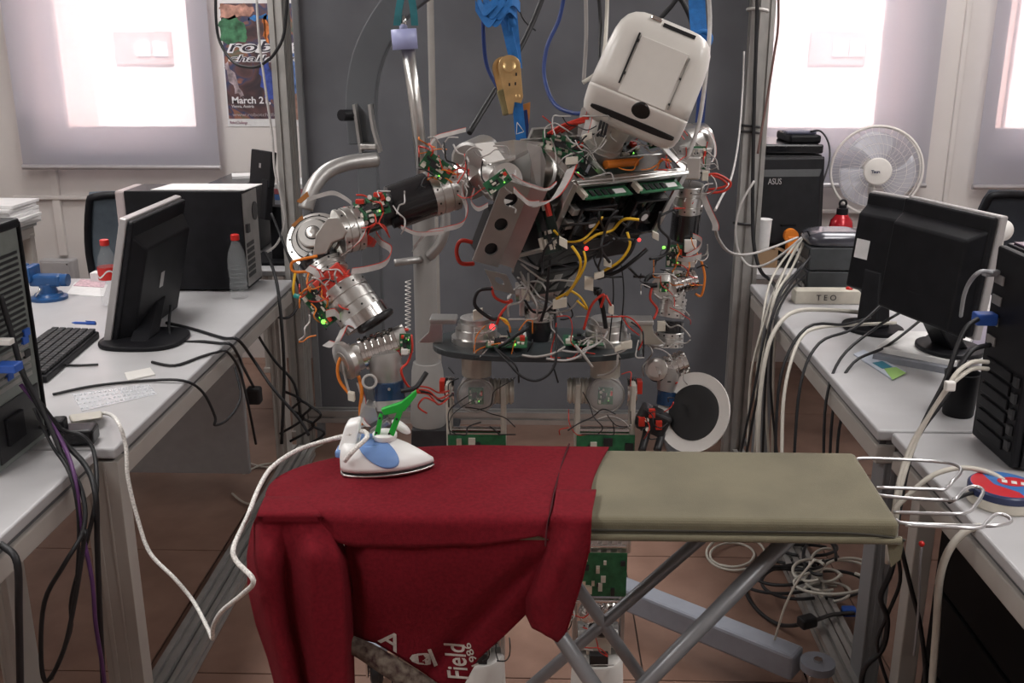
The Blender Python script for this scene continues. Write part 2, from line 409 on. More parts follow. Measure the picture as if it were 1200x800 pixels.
d1 = desk('white desk holding the black monitor, keyboard and bottles beside the aisle', -1.96, XL, 2.015, 3.66, [(-1.90, 2.1, M_beige), (-1.90, 3.6, M_beige), (XL - .06, 3.6, M_beige)],
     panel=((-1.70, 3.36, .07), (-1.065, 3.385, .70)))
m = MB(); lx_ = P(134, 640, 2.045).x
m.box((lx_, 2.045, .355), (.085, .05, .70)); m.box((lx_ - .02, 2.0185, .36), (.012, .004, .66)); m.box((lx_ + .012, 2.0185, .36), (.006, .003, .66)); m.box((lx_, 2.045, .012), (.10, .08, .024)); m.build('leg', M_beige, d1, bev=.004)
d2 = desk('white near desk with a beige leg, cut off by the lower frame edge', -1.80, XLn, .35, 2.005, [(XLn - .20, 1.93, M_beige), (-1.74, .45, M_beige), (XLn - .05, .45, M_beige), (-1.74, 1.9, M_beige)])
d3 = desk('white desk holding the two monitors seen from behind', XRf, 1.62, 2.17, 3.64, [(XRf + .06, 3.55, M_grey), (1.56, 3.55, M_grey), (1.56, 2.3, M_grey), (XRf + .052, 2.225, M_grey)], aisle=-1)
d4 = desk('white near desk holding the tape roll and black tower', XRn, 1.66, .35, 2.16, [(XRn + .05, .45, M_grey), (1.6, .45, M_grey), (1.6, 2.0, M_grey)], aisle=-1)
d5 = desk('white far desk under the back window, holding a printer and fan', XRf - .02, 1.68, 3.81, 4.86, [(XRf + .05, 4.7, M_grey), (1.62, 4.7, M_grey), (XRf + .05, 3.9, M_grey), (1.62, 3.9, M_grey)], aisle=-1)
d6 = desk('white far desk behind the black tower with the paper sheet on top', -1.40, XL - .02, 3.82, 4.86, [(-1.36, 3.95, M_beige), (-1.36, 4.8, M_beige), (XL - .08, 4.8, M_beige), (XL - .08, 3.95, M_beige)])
# beige side panel and black cabinet beneath the near right desk
MB().bb((.862, 2.06, .0), (.905, 2.11, .712)).build('side_panel', M_beige, d4, bev=.003)
cb = thing('pedestal_cabinet', (1.2, 1.5, 0), 'black steel pedestal cabinet beneath the near desk with the tape roll', 'cabinet')
M_cab = mat('cabinet_black', (.0045, .0045, .005), .6, noise=.2, spec=.12)
MB().bb((.905, 1.0, .03), (1.5, 2.03, .645)).build('body', M_cab, cb, bev=.006)
MB().bb((.93, 1.02, 0), (1.47, 2.0, .03)).build('plinth', M_black, cb)
for k in range(3):
    dr = MB().bb((.895, 1.02, .05 + k * .198), (.905, 2.01, .238 + k * .198)).build('drawer', M_cab, cb, bev=.003)
    MB().bb((.889, 1.4, .215 + k * .198), (.896, 1.62, .225 + k * .198)).build('handle', M_black, dr)
# ================================================================== PARTITION, GANTRY, HOIST
pt = thing('partition_screen', (P(615, 500, 3.9).x, 3.9, 0), 'tall dark grey cloth partition standing behind the robot', 'partition')
pxl, pxr = P(349, 100, 3.9).x, P(893, 20, 3.9).x
MB().bb((pxl + .02, 3.885, .12), (pxr - .02, 3.915, 2.28)).build('cloth_panel', M_part, pt, bev=.004)
MB().bb((pxl, 3.87, .0), (pxl + .025, 3.93, 2.3)).build('side_rail', M_grey, pt, bev=.003)
MB().bb((pxr - .025, 3.87, .0), (pxr, 3.93, 2.3)).build('side_rail', M_grey, pt, bev=.003)
MB().bb((pxl + .025, 3.87, 2.27), (pxr - .025, 3.93, 2.3)).build('top_rail', M_grey, pt, bev=.003)
MB().bb((pxl + .025, 3.87, .09), (pxr - .025, 3.93, .12)).build('bottom_rail', M_grey, pt, bev=.003)
for q in (.15, .85):
    xx = pxl + (pxr - pxl) * q
    MB().bb((xx - .03, 3.72, 0), (xx + .03, 4.08, .03)).build('foot', M_grey, pt, bev=.005)
# aluminium extrusion profile helper
def profile(mb, p0, p1, wdt=.045, side=EX):
    p0, p1 = V(p0), V(p1); a = (p1 - p0).normalized(); u = (side - a * side.dot(a)).normalized(); v = a.cross(u)
    h = wdt / 2; g = wdt * .11; d = wdt * .22
    o2 = []
    def pt_(i, j): return u * i + v * j
    ring = []
    for (cx, cy) in [(1, 0), (0, 1), (-1, 0), (0, -1)]:
        pass
    side_pts = [(-h, -h), (-g, -h), (-g, -h + d), (g, -h + d), (g, -h), (h, -h), (h, -g), (h - d, -g), (h - d, g), (h, g), (h, h), (g, h), (g, h - d), (-g, h - d), (-g, h), (-h, h), (-h, g), (-h + d, g), (-h + d, -g), (-h, -g)]
    return mb.prism([p0 + pt_(i, j) for i, j in side_pts], p1 - p0)
ga = thing('gantry_frame', (-.08, 3.0, 0), 'aluminium profile gantry standing around the hung robot', 'frame')
GXL, GXR, GY = P(336, 200, 3.72).x, P(875, 200, 3.72).x, 3.72
M_rail = mat('rail_aluminium', (0.40, 0.39, 0.375), 0.42, 0.45, noise=0.08, nscale=20)
for X in (GXL, GXR):
    profile(MB(), (X, GY, .0), (X, GY, 2.5), .05).build('post', M_rail, ga)
    profile(MB(), (X + (.05 if X > 0 else .012), GY + .046, 0), (X + (.05 if X > 0 else .012), GY + .046, 2.5), .04).build('post', M_rail, ga)
    profile(MB(), (X, .2, 0), (X, .2, 2.5), .05).build('post', M_rail, ga)
    profile(MB(), (X, .175, 2.525), (X, GY + .025, 2.525), .05).build('top_beam', M_alud, ga)
profile(MB(), (GXL, 2.12, 2.525), (GXR, 2.12, 2.525), .05, EY).build('cross_beam', M_alud, ga)
profile(MB(), (GXL, GY, 2.53), (GXR, GY, 2.53), .05, EY).build('cross_beam', M_alud, ga)
profile(MB(), (GXL + .03, GY, .17), (GXR - .03, GY, .17), .05, EY).build('cross_beam', M_alud, ga)
for X, px0, px1 in ((-.965, 0, 0), (.800, 0, 0)):
    profile(MB(), (X, .23, .03), (X, GY - .03, .03), .045).build('floor_rail', M_rail, ga)
    profile(MB(), (X + .05, .23, .025), (X + .05, GY - .03, .025), .04).build('floor_rail', M_rail, ga)
def proj(p):
    q = _M.transposed() @ (V(p) - CAM); return (CX + FPX * q.x / -q.z, CY - FPX * q.y / -q.z)
def lerp(a, b, t): return a + (b - a) * t
def pl(tab, x):
    """piecewise linear table"""
    if x <= tab[0][0]: return tab[0][1]
    for (a, b), (c, d) in zip(tab, tab[1:]):
        if x <= c: return b + (d - b) * (x - a) / (c - a)
    return tab[-1][1]
def sst(x): x = max(0, min(1, x)); return x * x * (3 - 2 * x)
# ------------------------------------------------------------------ patient hoist behind the robot
HY = 2.95
M_hoist = mat('hoist_paint', (0.29, 0.28, 0.27), 0.5, noise=0.05, nscale=6)
M_hoistd = mat('hoist_dark_paint', (0.105, 0.112, 0.122), 0.55, noise=0.08, nscale=6)
M_leg = mat('hoist_leg_paint', (0.26, 0.275, 0.32), 0.45, noise=0.05)
hx = P(500, 400, HY).x
ho = thing('patient_hoist', (hx, HY, 0), 'grey wheeled patient hoist with curved boom and chrome push handles', 'hoist')
zsl = P(505, 424, HY).z
zlo = P(505, 496, HY).z
MB().lathe((hx, HY, zlo), EZ, [(0, .054), (.012, .058), (zsl - zlo - .03, .050), (zsl - zlo, .044)], 24).build('mast_sleeve', M_hoist, ho)
m = MB(); m.hexa([V((hx - .06, HY - .06, .16)), V((hx + .06, HY - .06, .16)), V((hx + .06, HY + .06, .16)), V((hx - .06, HY + .06, .16)), V((hx - .05, HY - .05, zlo)), V((hx + .10, HY - .05, zlo)), V((hx + .10, HY + .05, zlo)), V((hx - .05, HY + .05, zlo))]); m.build('lower_bracket', M_chip, ho, bev=.006)
MB().lathe((hx, HY, zsl - .02), EZ, [(0, .036), (P(500, 235, HY).z - zsl, .034)], 20).build('mast', M_hoist, ho)
MB().tube([P(499, 240, HY - .03), P(488, 130, HY - .03), P(477, 50, HY - .03)], .019, 14, 1).build('actuator_tube', M_alu, ho)
m = MB(); m.tube([P(475, 58, HY - .03), P(473, 34, HY - .03)], .036, 18, 1); m.build('actuator_collar', mat('lilac_plastic', (.36, .38, .62), .4, noise=.05), ho)
MB().tube([P(473, 34, HY - .03), P(471, 18, HY - .03)], .012, 10, 1).build('actuator_rod', M_chrome, ho)
m = MB(); m.ribbon([P(465, 30, HY - .06), P(468, 8, HY - .05), P(474, -20, HY)], EX * .02, .004); m.build('teal_strap', mat('teal_webbing', (.01, .11, .13), .6, noise=.2), ho)
m = MB(); m.ribbon([P(486, 30, HY - .06), P(484, 8, HY - .05), P(478, -20, HY)], EX * .02, .004); m.build('teal_strap', _mc['teal_webbing'], ho)
# curved boom, a rectangular beam
bp = spline([P(427, 168, 3.12), P(424, 120, 3.12), P(430, 75, 3.11), P(447, 35, 3.09), P(478, -5, 3.06), P(540, -45, 3.0)], 6)
m = MB()
n0 = len(bp)
for i in range(n0):
    t = (bp[min(i + 1, n0 - 1)] - bp[max(i - 1, 0)]).normalized(); s_ = t.cross(EY).normalized() * .045; d_ = EY * .03
    m.v += [bp[i] - s_ - d_, bp[i] + s_ - d_, bp[i] + s_ + d_, bp[i] - s_ + d_]
for i in range(n0 - 1):
    for k in range(4):
        m.f.append([i * 4 + k, i * 4 + (k + 1) % 4, (i + 1) * 4 + (k + 1) % 4, (i + 1) * 4 + k]); m.mi.append(0); m.sm.append(False)
m.f += [[0, 1, 2, 3][::-1], [(n0 - 1) * 4 + k for k in range(4)]]; m.mi += [0, 0]; m.sm += [False, False]
m.build('boom', M_hoistd, ho, bev=.004)
for x0, x1 in ((416, 424), (434, 446)):
    m = MB(); m.ribbon([P(x0, 122, 3.07), P(x0 + 4, 150, 3.07), P(x1, 178, 3.07)], EY * .05, .008, 2); m.build('hinge_plate', M_alud, ho)
MB().box(P(433, 171, 3.06), (.05, .06, .018)).build('hinge_block', M_alu, ho, bev=.004)
MB().cyl(P(400, 135, 3.02), P(412, 135, 3.06), .017, n=14).build('clamp_knob', M_black, ho, bev=.003)
MB().bb((P(432, 200, 3.1).x - .03, 3.07, .2), (P(432, 200, 3.1).x + .03, 3.12, P(432, 178, 3.1).z)).build('back_post', M_hoistd, ho, bev=.004)
MB().tube([P(358, 245, 2.74), P(366, 221, 2.76), P(383, 201, 2.80), P(408, 191, 2.84), P(441, 187, 2.9)], .0215, 16, 6).build('push_handle', M_alud, ho)
MB().tube([P(462, 308, 2.88), P(476, 306, 2.89), P(493, 304, 2.92)], .011, 12, 4).build('push_handle', M_alud, ho)
MB().tube([P(519, 232, 2.9), P(522, 262, 2.9), P(516, 285, 2.9), P(503, 300, 2.92)], .016, 12, 6).build('push_handle', M_alud, ho)
# base and legs
MB().bb((hx - .09, HY - .08, .07), (hx + .09, HY + .10, .17)).build('base_block', M_leg, ho, bev=.01)
def hleg(a, b, nm='base_leg'):
    a, b = V(a), V(b); d = (b - a).normalized(); sd = d.cross(EZ).normalized(); mid = (a + b) / 2
    MB().box((mid.x, mid.y, .115), ((b - a).length, .065, .07), (d, sd, EZ)).build(nm, M_leg, ho, bev=.008)
    e = b + d * .05
    MB().cyl((e.x, e.y, .125), (e.x, e.y, .145), .042, n=20).build('caster_pad', M_leg, ho, bev=.003)
    MB().cyl((e.x, e.y, .145), (e.x, e.y, .152), .011, n=6).build('bolt', M_chrome, ho)
    fk = MB(); fk.box((e.x, e.y, .105), (.05, .05, .03)); fk.box((e.x - .022, e.y + .012, .07), (.006, .05, .07)); fk.box((e.x + .022, e.y + .012, .07), (.006, .05, .07))
    fk.build('caster_fork', M_chrome, ho, bev=.004)
    MB().lathe((e.x - .014, e.y + .02, .042), EX, [(0, .034), (.006, .042), (.022, .042), (.028, .034)], 20).build('caster_wheel', M_rubber, ho)
    MB().cyl((e.x - .026, e.y + .02, .042), (e.x + .026, e.y + .02, .042), .008, n=10).build('axle', M_chrome, ho)
hleg((hx + .05, HY - .03, 0), (.655, 2.165, 0)); hleg((hx, HY - .05, 0), (hx - .06, 2.25, 0))
for q in (-.16, .16):
    MB().lathe((hx + q - .014, HY + .12, .042), EX, [(0, .034), (.006, .042), (.022, .042), (.028, .034)], 20).build('caster_wheel', M_rubber, ho)
    MB().box((hx + q, HY + .12, .10), (.05, .06, .06)).build('caster_fork', M_alud, ho, bev=.005)
MB().bb((hx - .2, HY + .07, .12), (hx + .2, HY + .13, .16)).build('cross_bar', M_leg, ho, bev=.006)
pb = P(506, 80, 3.6)
tag(MB().cyl((pb.x, 3.6, 0), (pb.x, 3.6, 2.3), .012, n=12).build('slim_pole', mat('beige_tube', (.33, .31, .29), .5, noise=.06)), 'slim beige pole upright before the grey partition', 'pole')

# ------------------------------------------------------------------ ironing board
BZ = .86
def arc_outline():
    nr, fr_ = G(1056, 612, BZ), G(1002, 529, BZ)
    yn, yf = nr.y, fr_.y
    return yn, yf, nr.x, fr_.x
yn, yf, xnr, xfr = arc_outline()
ib = thing('ironing_board', (.1, 1.6, 0), 'ironing board with olive cover and grey crossed legs', 'ironing board')
oc = spline([V((xfr, yf, 0)), V((.2, yf, 0)), V((-.15, yf, 0)), V((-.30, yf - .03, 0)), V((-.41, yf - .09, 0)), V((-.455, yf - .16, 0)), V((-.44, yn + .06, 0)), V((-.37, yn + .015, 0)), V((-.25, yn, 0)), V((.2, yn, 0)), V((xnr, yn, 0))], 5)
M_olive = mat('olive_cover', (0.155, 0.138, 0.090), 0.9, noise=0.14, nscale=10, bump=0.35, bscale=500, sheen=.2)
MB().prism([p + EZ * (BZ - .034) for p in oc], EZ * .034).build('padded_cover', M_olive, ib, bev=.011, segs=4)
MB().tube([p + EZ * (BZ - .030) + V((0, -.006 if p.y < 1.6 else .006, 0)) for p in oc] + [V((xnr, yn, BZ - .03))], .006, 8, 1).build('cover_hem', M_olive, ib)
MB().tube([V((-.1, yn - .010, BZ - .016)), V((.25, yn - .011, BZ - .015)), V((xnr - .08, yn - .010, BZ - .016)), V((xnr + .008, yn - .004, BZ - .030))], .0022, 6, 5).build('cover_seam', mat('dark_thread', (.03, .027, .02), .9), ib)
fl = MB(); c = V((xnr - .02, yn - .002, BZ - .03))
fl.prism([c, c + EX * .028, c + V((.026, .0, -.035)), c + V((.012, 0, -.05))], EY * .004); fl.build('cover_flap', M_olive, ib)
M_legt = mat('grey_tube', (0.27, 0.275, 0.29), 0.35, 0.4, noise=0.06)
def legline(x0, y0, x1, y1, Y, ztop, zbot, r, nm='leg'):
    a, b = P(x0, y0, Y), P(x1, y1, Y); d = b - a
    top = a + d * ((ztop - a.z) / d.z); bot = a + d * ((zbot - a.z) / d.z)
    MB().tube([top, bot], r, 14, 1).build(nm, M_legt, ib); return top, bot
b1 = legline(915, 639, 757, 800, 1.54, BZ - .034, .012, .0145)
b2 = legline(823, 629, 700, 736, 1.70, BZ - .034, .012, .012)
b3 = legline(682, 695, 753, 796, 1.70, BZ - .034, .012, .012)
b4 = legline(656, 744, 694, 800, 1.54, BZ - .034, .012, .0145)
MB().tube([V((b1[1].x, 1.38, .014)), V((b1[1].x, 1.72, .014))], .013, 12, 1).build('foot_bar', M_legt, ib)
MB().tube([V((b3[1].x, 1.45, .014)), V((b3[1].x, 1.80, .014))], .013, 12, 1).build('foot_bar', M_legt, ib)
rk = [[(1004, 541), (1008, 537), (1050, 538), (1101, 541), (1121, 545), (1126, 552), (1116, 564), (1107, 573), (1090, 573), (1027, 571)],
      [(1029, 579), (1036, 581), (1070, 584), (1110, 586), (1119, 585), (1129, 575), (1138, 570), (1148, 571), (1152, 577), (1143, 592), (1134, 600), (1115, 602), (1047, 600)],
      [(1050, 609), (1060, 613), (1110, 615), (1160, 616), (1180, 613), (1185, 609), (1177, 603), (1166, 603), (1157, 611), (1149, 618), (1120, 618), (1061, 615)]]
for q in rk:
    MB().tube([G(x, y, .845 + (.012 if x > 1112 else 0)) for x, y in q], .0031, 8, 5).build('wire_rest', mat('wire_metal', (.55, .54, .55), .3, .8), ib)

# ------------------------------------------------------------------ sweatshirt
M_shirt = mat('maroon_fleece', (0.160, 0.0082, 0.0155), 0.95, noise=0.16, nscale=140, bump=0.55, bscale=900, spec=.2)
M_shirtd = mat('maroon_thread', (0.055, 0.004, 0.007), 0.95, noise=0.1)
sh = thing('sweatshirt', (-.15, 1.6, BZ), 'maroon sweatshirt with white print draped over the ironing board', 'sweatshirt')
xrb = G(714, 521, BZ + .01).x; xrf = G(693, 612, BZ + .01).x
oc2 = [V((lerp(xrf, xrb, 1), yf, 0)), V((0.0, yf, 0)), V((-.15, yf, 0)), V((-.30, yf - .03, 0)), V((-.41, yf - .09, 0)), V((-.458, yf - .16, 0)), V((-.443, yn + .06, 0)), V((-.375, yn + .013, 0)), V((-.25, yn, 0)), V((-.1, yn, 0)), V((xrf, yn, 0))]
o3 = spline(oc2, 14)
NS = len(o3)
def onrm(i):
    t = (o3[min(i + 1, NS - 1)] - o3[max(i - 1, 0)]).normalized(); n = t.cross(EZ); n = -n if n.dot(V((-.05, 1.6, 0)) - o3[i]) > 0 else n
    return n.normalized()
RR = .017
def rim(i):
    """ring of points from the board edge at outline point i down to the turned edge"""
    p = o3[i]; n = onrm(i)
    x_px = proj(V((p.x, p.y - .02, BZ - .05)))[0]
    if p.y > 1.66: L = .06
    elif p.x < -.36: L = lerp(.06, .10, sst((1.66 - p.y) / .15)) if p.y > 1.5 else .075
    else:
        yb = pl([(300, 615), (340, 618), (380, 640), (420, 648), (560, 646), (635, 634), (660, 650), (700, 655)], x_px); L = BZ - P(x_px, yb, yn - .02).z
    col = []
    for a in (15, 35, 55, 75, 90):
        a = R(a); col.append(p + n * (RR * math.sin(a) - .004) + EZ * (BZ + .005 - RR * (1 - math.cos(a))))
    for t in (.25, .5, .75, 1):
        fold = (.006 * t * math.sin(i * .55) + .004 * t * math.sin(i * 1.3 + 1)) * (.15 if p.y < 1.5 else 1)
        col.append(p + n * (RR - .004 + (.004 if p.y < 1.5 else .010) * t + fold) + EZ * (BZ + .005 - RR - t * (max(L, .03) - .02)))
    return col
m = MB(); rows = []
for i in range(NS // 2 + 1):
    A, B = o3[i], o3[NS - 1 - i]
    top = []
    for k in range(13):
        q = A.lerp(B, lerp(.02, .98, k / 12)); wv = .0016 * math.sin(q.x * 31 + q.y * 19) + .0013 * math.sin(q.x * 57 - q.y * 43)
        if i < 12: q = q + EX * (-.012 * math.sin(math.pi * k / 12) * (1 - i / 12))
        top.append(q + EZ * (BZ + .0055 + wv * math.sin(math.pi * k / 12)))
    rows.append(rim(i)[::-1] + top + rim(NS - 1 - i))
NR = len(rows[0]); m.v = [q for col in rows for q in col]
for i in range(len(rows) - 1):
    for k in range(NR - 1):
        m.f.append([i * NR + k, i * NR + k + 1, (i + 1) * NR + k + 1, (i + 1) * NR + k][::-1]); m.mi.append(0); m.sm.append(True)
bo = m.build('body', M_shirt, sh, solid=.0025)
def edge_px(tab, v): return pl(tab, v)
def cloth_grid(name, left, right, v0, v1, depth, nu=34, nv=46, solid=.0025):
    """left/right: (y, x) tables in the photo frame; depth(u, y) gives the world Y of the cloth there"""
    def fn(u, v):
        y = lerp(v0, v1, v) if not callable(v0) else lerp(v0(u), v1(u), v)
        x = lerp(pl(left, y), pl(right, y), u)
        if y < 606: return G(x, y, BZ + .0085)
        return P(x, y, depth(u, y, x))
    m = MB(); m.grid(fn, nu, nv)
    return m.build(name, M_shirt, sh, solid=solid)
# lower body layer hanging under the turned edge
def body_d(u, y, x):
    g = (x - 415) / 225.0
    d = yn - .0085 + .022 * sst((y - 650) / 100) + .004 * math.sin(x * .05) * sst((y - 650) / 40) + .010 * sst((y - 690) / 70)
    d += .020 * math.exp(-((x - (640 - (y - 640) * .95)) / 16.0) ** 2) * sst((y - 640) / 40)
    d += .03 * sst((430 - x) / 18)
    return d
ybot = lambda x: pl([(405, 744), (440, 752), (470, 770), (500, 790), (520, 806), (545, 800), (560, 772), (590, 745), (620, 715), (640, 690)], x)
def body_fn(u, v):
    x = lerp(404, 645, u); y = lerp(624, ybot(x), v); return P(x, y, body_d(u, y, x))
m = MB(); m.grid(body_fn, 60, 36); body_lo = m.build('lower_body', M_shirt, sh, solid=.0025)
# left sleeve: two soft lobes hanging over the front-left corner
def slv_d(u, y, x):
    yy = sst((y - 598) / 60)
    l1 = math.sin(math.pi * min(max(u / .37, 0), 1)); l2 = math.sin(math.pi * min(max((u - .37) / .63, 0), 1))
    bul = max(l1 * .034, l2 * .042) * (.55 + .45 * yy)
    edge = .050 * (1 - sst(u / .12)) + .045 * sst((u - .90) / .1)
    return yn - .016 - bul * yy + edge + .006 * math.sin(u * 17 + y * .01) * yy + .014 * (1 - yy)
cloth_grid('sleeve', [(575, 314), (598, 303), (620, 295), (650, 290), (690, 291), (730, 300), (770, 314), (800, 322), (900, 335)], [(575, 340), (598, 372), (625, 396), (650, 407), (690, 412), (800, 415), (900, 418)], 582, 905, slv_d, 60, 56, .0015)
# hem flap at the far right of the shirt
def flap_d(u, y, x):
    yy = sst((y - 600) / 60)
    return yn - .020 - .022 * math.sin(math.pi * min(1, u * 1.05)) * yy + .035 * (1 - sst(u / .2)) * yy + .006 * math.sin(u * 9) * yy
def flap_fn(u, v):
    yb = pl([(0, 712), (.15, 735), (.4, 741), (.75, 752), (1, 740)], u); y = lerp(575, yb, v)
    x = lerp(pl([(575, 652), (600, 648), (632, 640), (660, 629), (700, 612), (740, 618)], y), pl([(575, 699), (600, 694), (640, 692), (680, 683), (745, 663)], y), u)
    if y < 606: return G(x, y, BZ + .0085)
    return P(x, y, flap_d(u, y, x))
m = MB(); m.grid(flap_fn, 36, 40); m.build('waist_flap', M_shirt, sh, solid=.003)
# seams
def on_top(x, y, dz=.0065): return G(x, y, BZ + dz)
MB().tube([on_top(667, 520), on_top(658, 545), on_top(650, 575), on_top(645, 600), P(641, 618, yn - .018), P(639, 640, yn - .034)], .0016, 6, 6).build('seam', M_shirtd, sh)
# folded-over roll of the inside with print
M_print = mat('screen_print', (0.025, 0.004, 0.005), 0.9, noise=0.6, nscale=75, col2=(0.20, 0.165, 0.13))
m = MB(); m.tube([P(402, 750, yn + .03), P(430, 764, yn + .012), P(462, 784, yn + .0), P(500, 806, yn - .004), P(540, 834, yn - .004)], lambda t: .013 + .006 * math.sin(t * 3), 12, 6)
m.build('rolled_fold', M_print, sh)
# print on the lower body, laid on the cloth
from mathutils.bvhtree import BVHTree
bpy.context.view_layer.update()
_off = sh.location
_bv = BVHTree.FromPolygons([v.co + _off for v in body_lo.data.vertices], [list(p.vertices) for p in body_lo.data.polygons])
def lay(x, y):
    d = ray(x, y).normalized(); h = _bv.ray_cast(CAM, d)
    return (h[0] if h[0] else P(x, y, yn + .02)) - d * .0055
M_ink = mat('cream_ink', (0.50, 0.44, 0.40), 0.8, noise=0.15, nscale=200)
def print_text(name, s, x, y, size, ang, shear=0.0, fit=None):
    cu = bpy.data.curves.new('txt', 'FONT'); cu.body = s; cu.size = 1.0; cu.shear = shear; cu.resolution_u = 3; cu.offset = .012
    t = bpy.data.objects.new('txt', cu); COL.objects.link(t); dg = bpy.context.evaluated_depsgraph_get(); me = bpy.data.meshes.new_from_object(t.evaluated_get(dg))
    COL.objects.unlink(t); bpy.data.objects.remove(t)
    w0 = max(v.co.x for v in me.vertices); sx = (fit / w0) if fit else size
    ca, sa = math.cos(R(ang)), math.sin(R(ang))
    for v in me.vertices:
        a, b = v.co.x * sx, v.co.y * size
        v.co = lay(x + a * ca - b * sa * 1.0 * -1 * -1, y - a * sa - b * ca) - _off
    me.materials.clear(); me.materials.append(M_ink)
    o = bpy.data.objects.new(name, me); COL.objects.link(o); o.parent = sh; return o
print_text('print_lettering', 'Field', 549, 797, 34, 97, .3, 47)
print_text('print_lettering', '1986', 562, 781, 12, 112, 0, 31)
print_text('print_lettering', 'A', 443, 751, 26, -32, 0, 26)
m = MB(); sp = [(480, 771), (483, 767), (490, 765.5), (500, 765), (503, 766), (505, 772), (505, 778), (500, 779), (490, 778), (483, 775)]
sp = [(492, 772)] + sp; m.add([lay(x, y) for x, y in sp], [(0, i, i % 10 + 1) for i in range(1, 11)]); m.build('print_crest', M_ink, sh)
m = MB(); sp = [(501, 761), (505, 760), (513, 779), (509, 781)]
m.add([lay(x, y) for x, y in sp], [tuple(range(4))]); m.build('print_bar', M_ink, sh)
m = MB(); sp = [(490, 768), (496, 767), (499, 771), (495, 774), (498, 777), (491, 776)]
m.add([lay(x, y) - ray(x, y) * .0006 for x, y in sp], [tuple(range(6))]); m.build('print_crest_mark', M_shirt, sh)

# ------------------------------------------------------------------ steam iron
IZ = BZ + .0085
rear, nose = G(402, 549, IZ), G(509, 546, IZ)
ia = (nose - rear); il = ia.length; ia.normalize(); isd = EZ.cross(ia).normalized()
ir = thing('steam_iron', (rear + nose) / 2, 'white and pale blue steam iron gripped by the robot hand', 'iron')
def ilayer(h, back, front, wd, n=28):
    out = []
    for k in range(n):
        th = 2 * math.pi * k / n; c, s_ = math.cos(th), math.sin(th)
        x = c; yw = s_
        xx = lerp(back, front, (x + 1) / 2)
        shape = (1 - ((x + 1) / 2) ** 2.6) ** .62 * min(1, ((x + 1) / 2 * 9) ** .5 + .55)
        out.append(rear + ia * xx + isd * (wd * (shape if yw >= 0 else -shape) * (abs(yw) ** .35)) + EZ * h)
    return out
def loft(mb, layers):
    n = len(layers[0]); o = len(mb.v)
    for l in layers: mb.v += l
    for j in range(len(layers) - 1):
        for k in range(n):
            mb.f.append([o + j * n + k, o + j * n + (k + 1) % n, o + (j + 1) * n + (k + 1) % n, o + (j + 1) * n + k]); mb.mi.append(mb.cur); mb.sm.append(True)
    mb.f.append([o + k for k in range(n)][::-1]); mb.mi.append(mb.cur); mb.sm.append(False)
    mb.f.append([o + (len(layers) - 1) * n + k for k in range(n)]); mb.mi.append(mb.cur); mb.sm.append(False)
M_tank = mat('blue_tank', (0.25, 0.42, 0.78), 0.12, trans=.3, ior=1.2)
M_wh = mat('iron_white', (0.84, 0.84, 0.83), 0.3, noise=.02)
m = MB(); loft(m, [ilayer(0, -.004, il, .048), ilayer(.004, -.004, il + .001, .049), ilayer(.0045, -.002, il - .002, .047)]); m.build('soleplate', M_alu, ir)
m = MB(); loft(m, [ilayer(.0045, -.002, il - .002, .0465), ilayer(.010, -.002, il - .002, .0465)]); m.build('gasket', M_chip, ir)
m = MB(); loft(m, [ilayer(.010, -.004, il, .048), ilayer(.018, -.004, il - .002, .0475), ilayer(.032, -.004, il - .022, .043), ilayer(.046, -.002, il - .045, .036), ilayer(.054, .004, il - .062, .028)]); m.build('shell', M_wh, ir)
_lay = [(.010, -.004, il, .048), (.018, -.004, il - .002, .0475), (.032, -.004, il - .022, .043), (.046, -.002, il - .045, .036), (.054, .004, il - .062, .028)]
def shellpt(f_, h, sgn, off=.0014):
    for (h0, b0, f0, w0), (h1, b1, f1, w1) in zip(_lay, _lay[1:]):
        if h <= h1 + 1e-9:
            t = (h - h0) / (h1 - h0); bk, fr_, wd = lerp(b0, b1, t), lerp(f0, f1, t), lerp(w0, w1, t); break
    x = f_ * 2 - 1; shp = (1 - f_ ** 2.6) ** .62 * min(1, (f_ * 9) ** .5 + .55) * (max(0, 1 - x * x) ** .5) ** .35
    return rear + ia * lerp(bk, fr_, f_) + isd * (sgn * (wd * shp + off)) + EZ * (h + off * .3)
for sg in (-1, 1):
    m = MB(); m.grid(lambda u, v, sg=sg: shellpt(lerp(.30, .80, u), lerp(.054, .016 + .036 * abs(2 * u - 1) ** 2.2, v), sg), 18, 10); m.build('water_tank', M_tank, ir, solid=.001)
m = MB(); sp_ = [shellpt(lerp(.30, .80, k / 12), .054, -1) for k in range(13)] + [shellpt(lerp(.80, .30, k / 12), .054, 1) for k in range(13)]; m.prism(sp_, EZ * .0012); m.build('tank_top', M_tank, ir)
m = MB(); m.lathe(rear + ia * (il * .47) + EZ * .056, EZ, [(0, .020), (.004, .022), (.010, .022), (.013, .018)], 20); m.build('mount_disc', M_wh, ir)
hb_ = P(410, 530, rear.y); ht = P(415, 494, rear.y + .01)
m = MB(); m.hexa([hb_ + V((-.022, -.018, 0)), hb_ + V((.014, -.018, 0)), hb_ + V((.014, .022, 0)), hb_ + V((-.022, .022, 0)), ht + V((-.013, -.014, 0)), ht + V((.012, -.014, .006)), ht + V((.012, .02, .006)), ht + V((-.013, .02, 0))])
m.build('handle', M_wh, ir, bev=.006, segs=3)
m = MB(); m.box(hb_ + V((-.002, -.004, .004)), (.042, .034, .014)); m.build('handle_band', M_tank, ir, bev=.004)
m = MB(); m.ball(P(470, 500, rear.y + .03), (.020, .010, .010), 12, 8, ((EX * .85 - EZ * .5).normalized(), EY, EZ)); m.build('handle_tip', M_wh, ir)
M_braid = mat('braided_cord', (0.72, 0.70, 0.67), 0.8, noise=0.35, nscale=300)
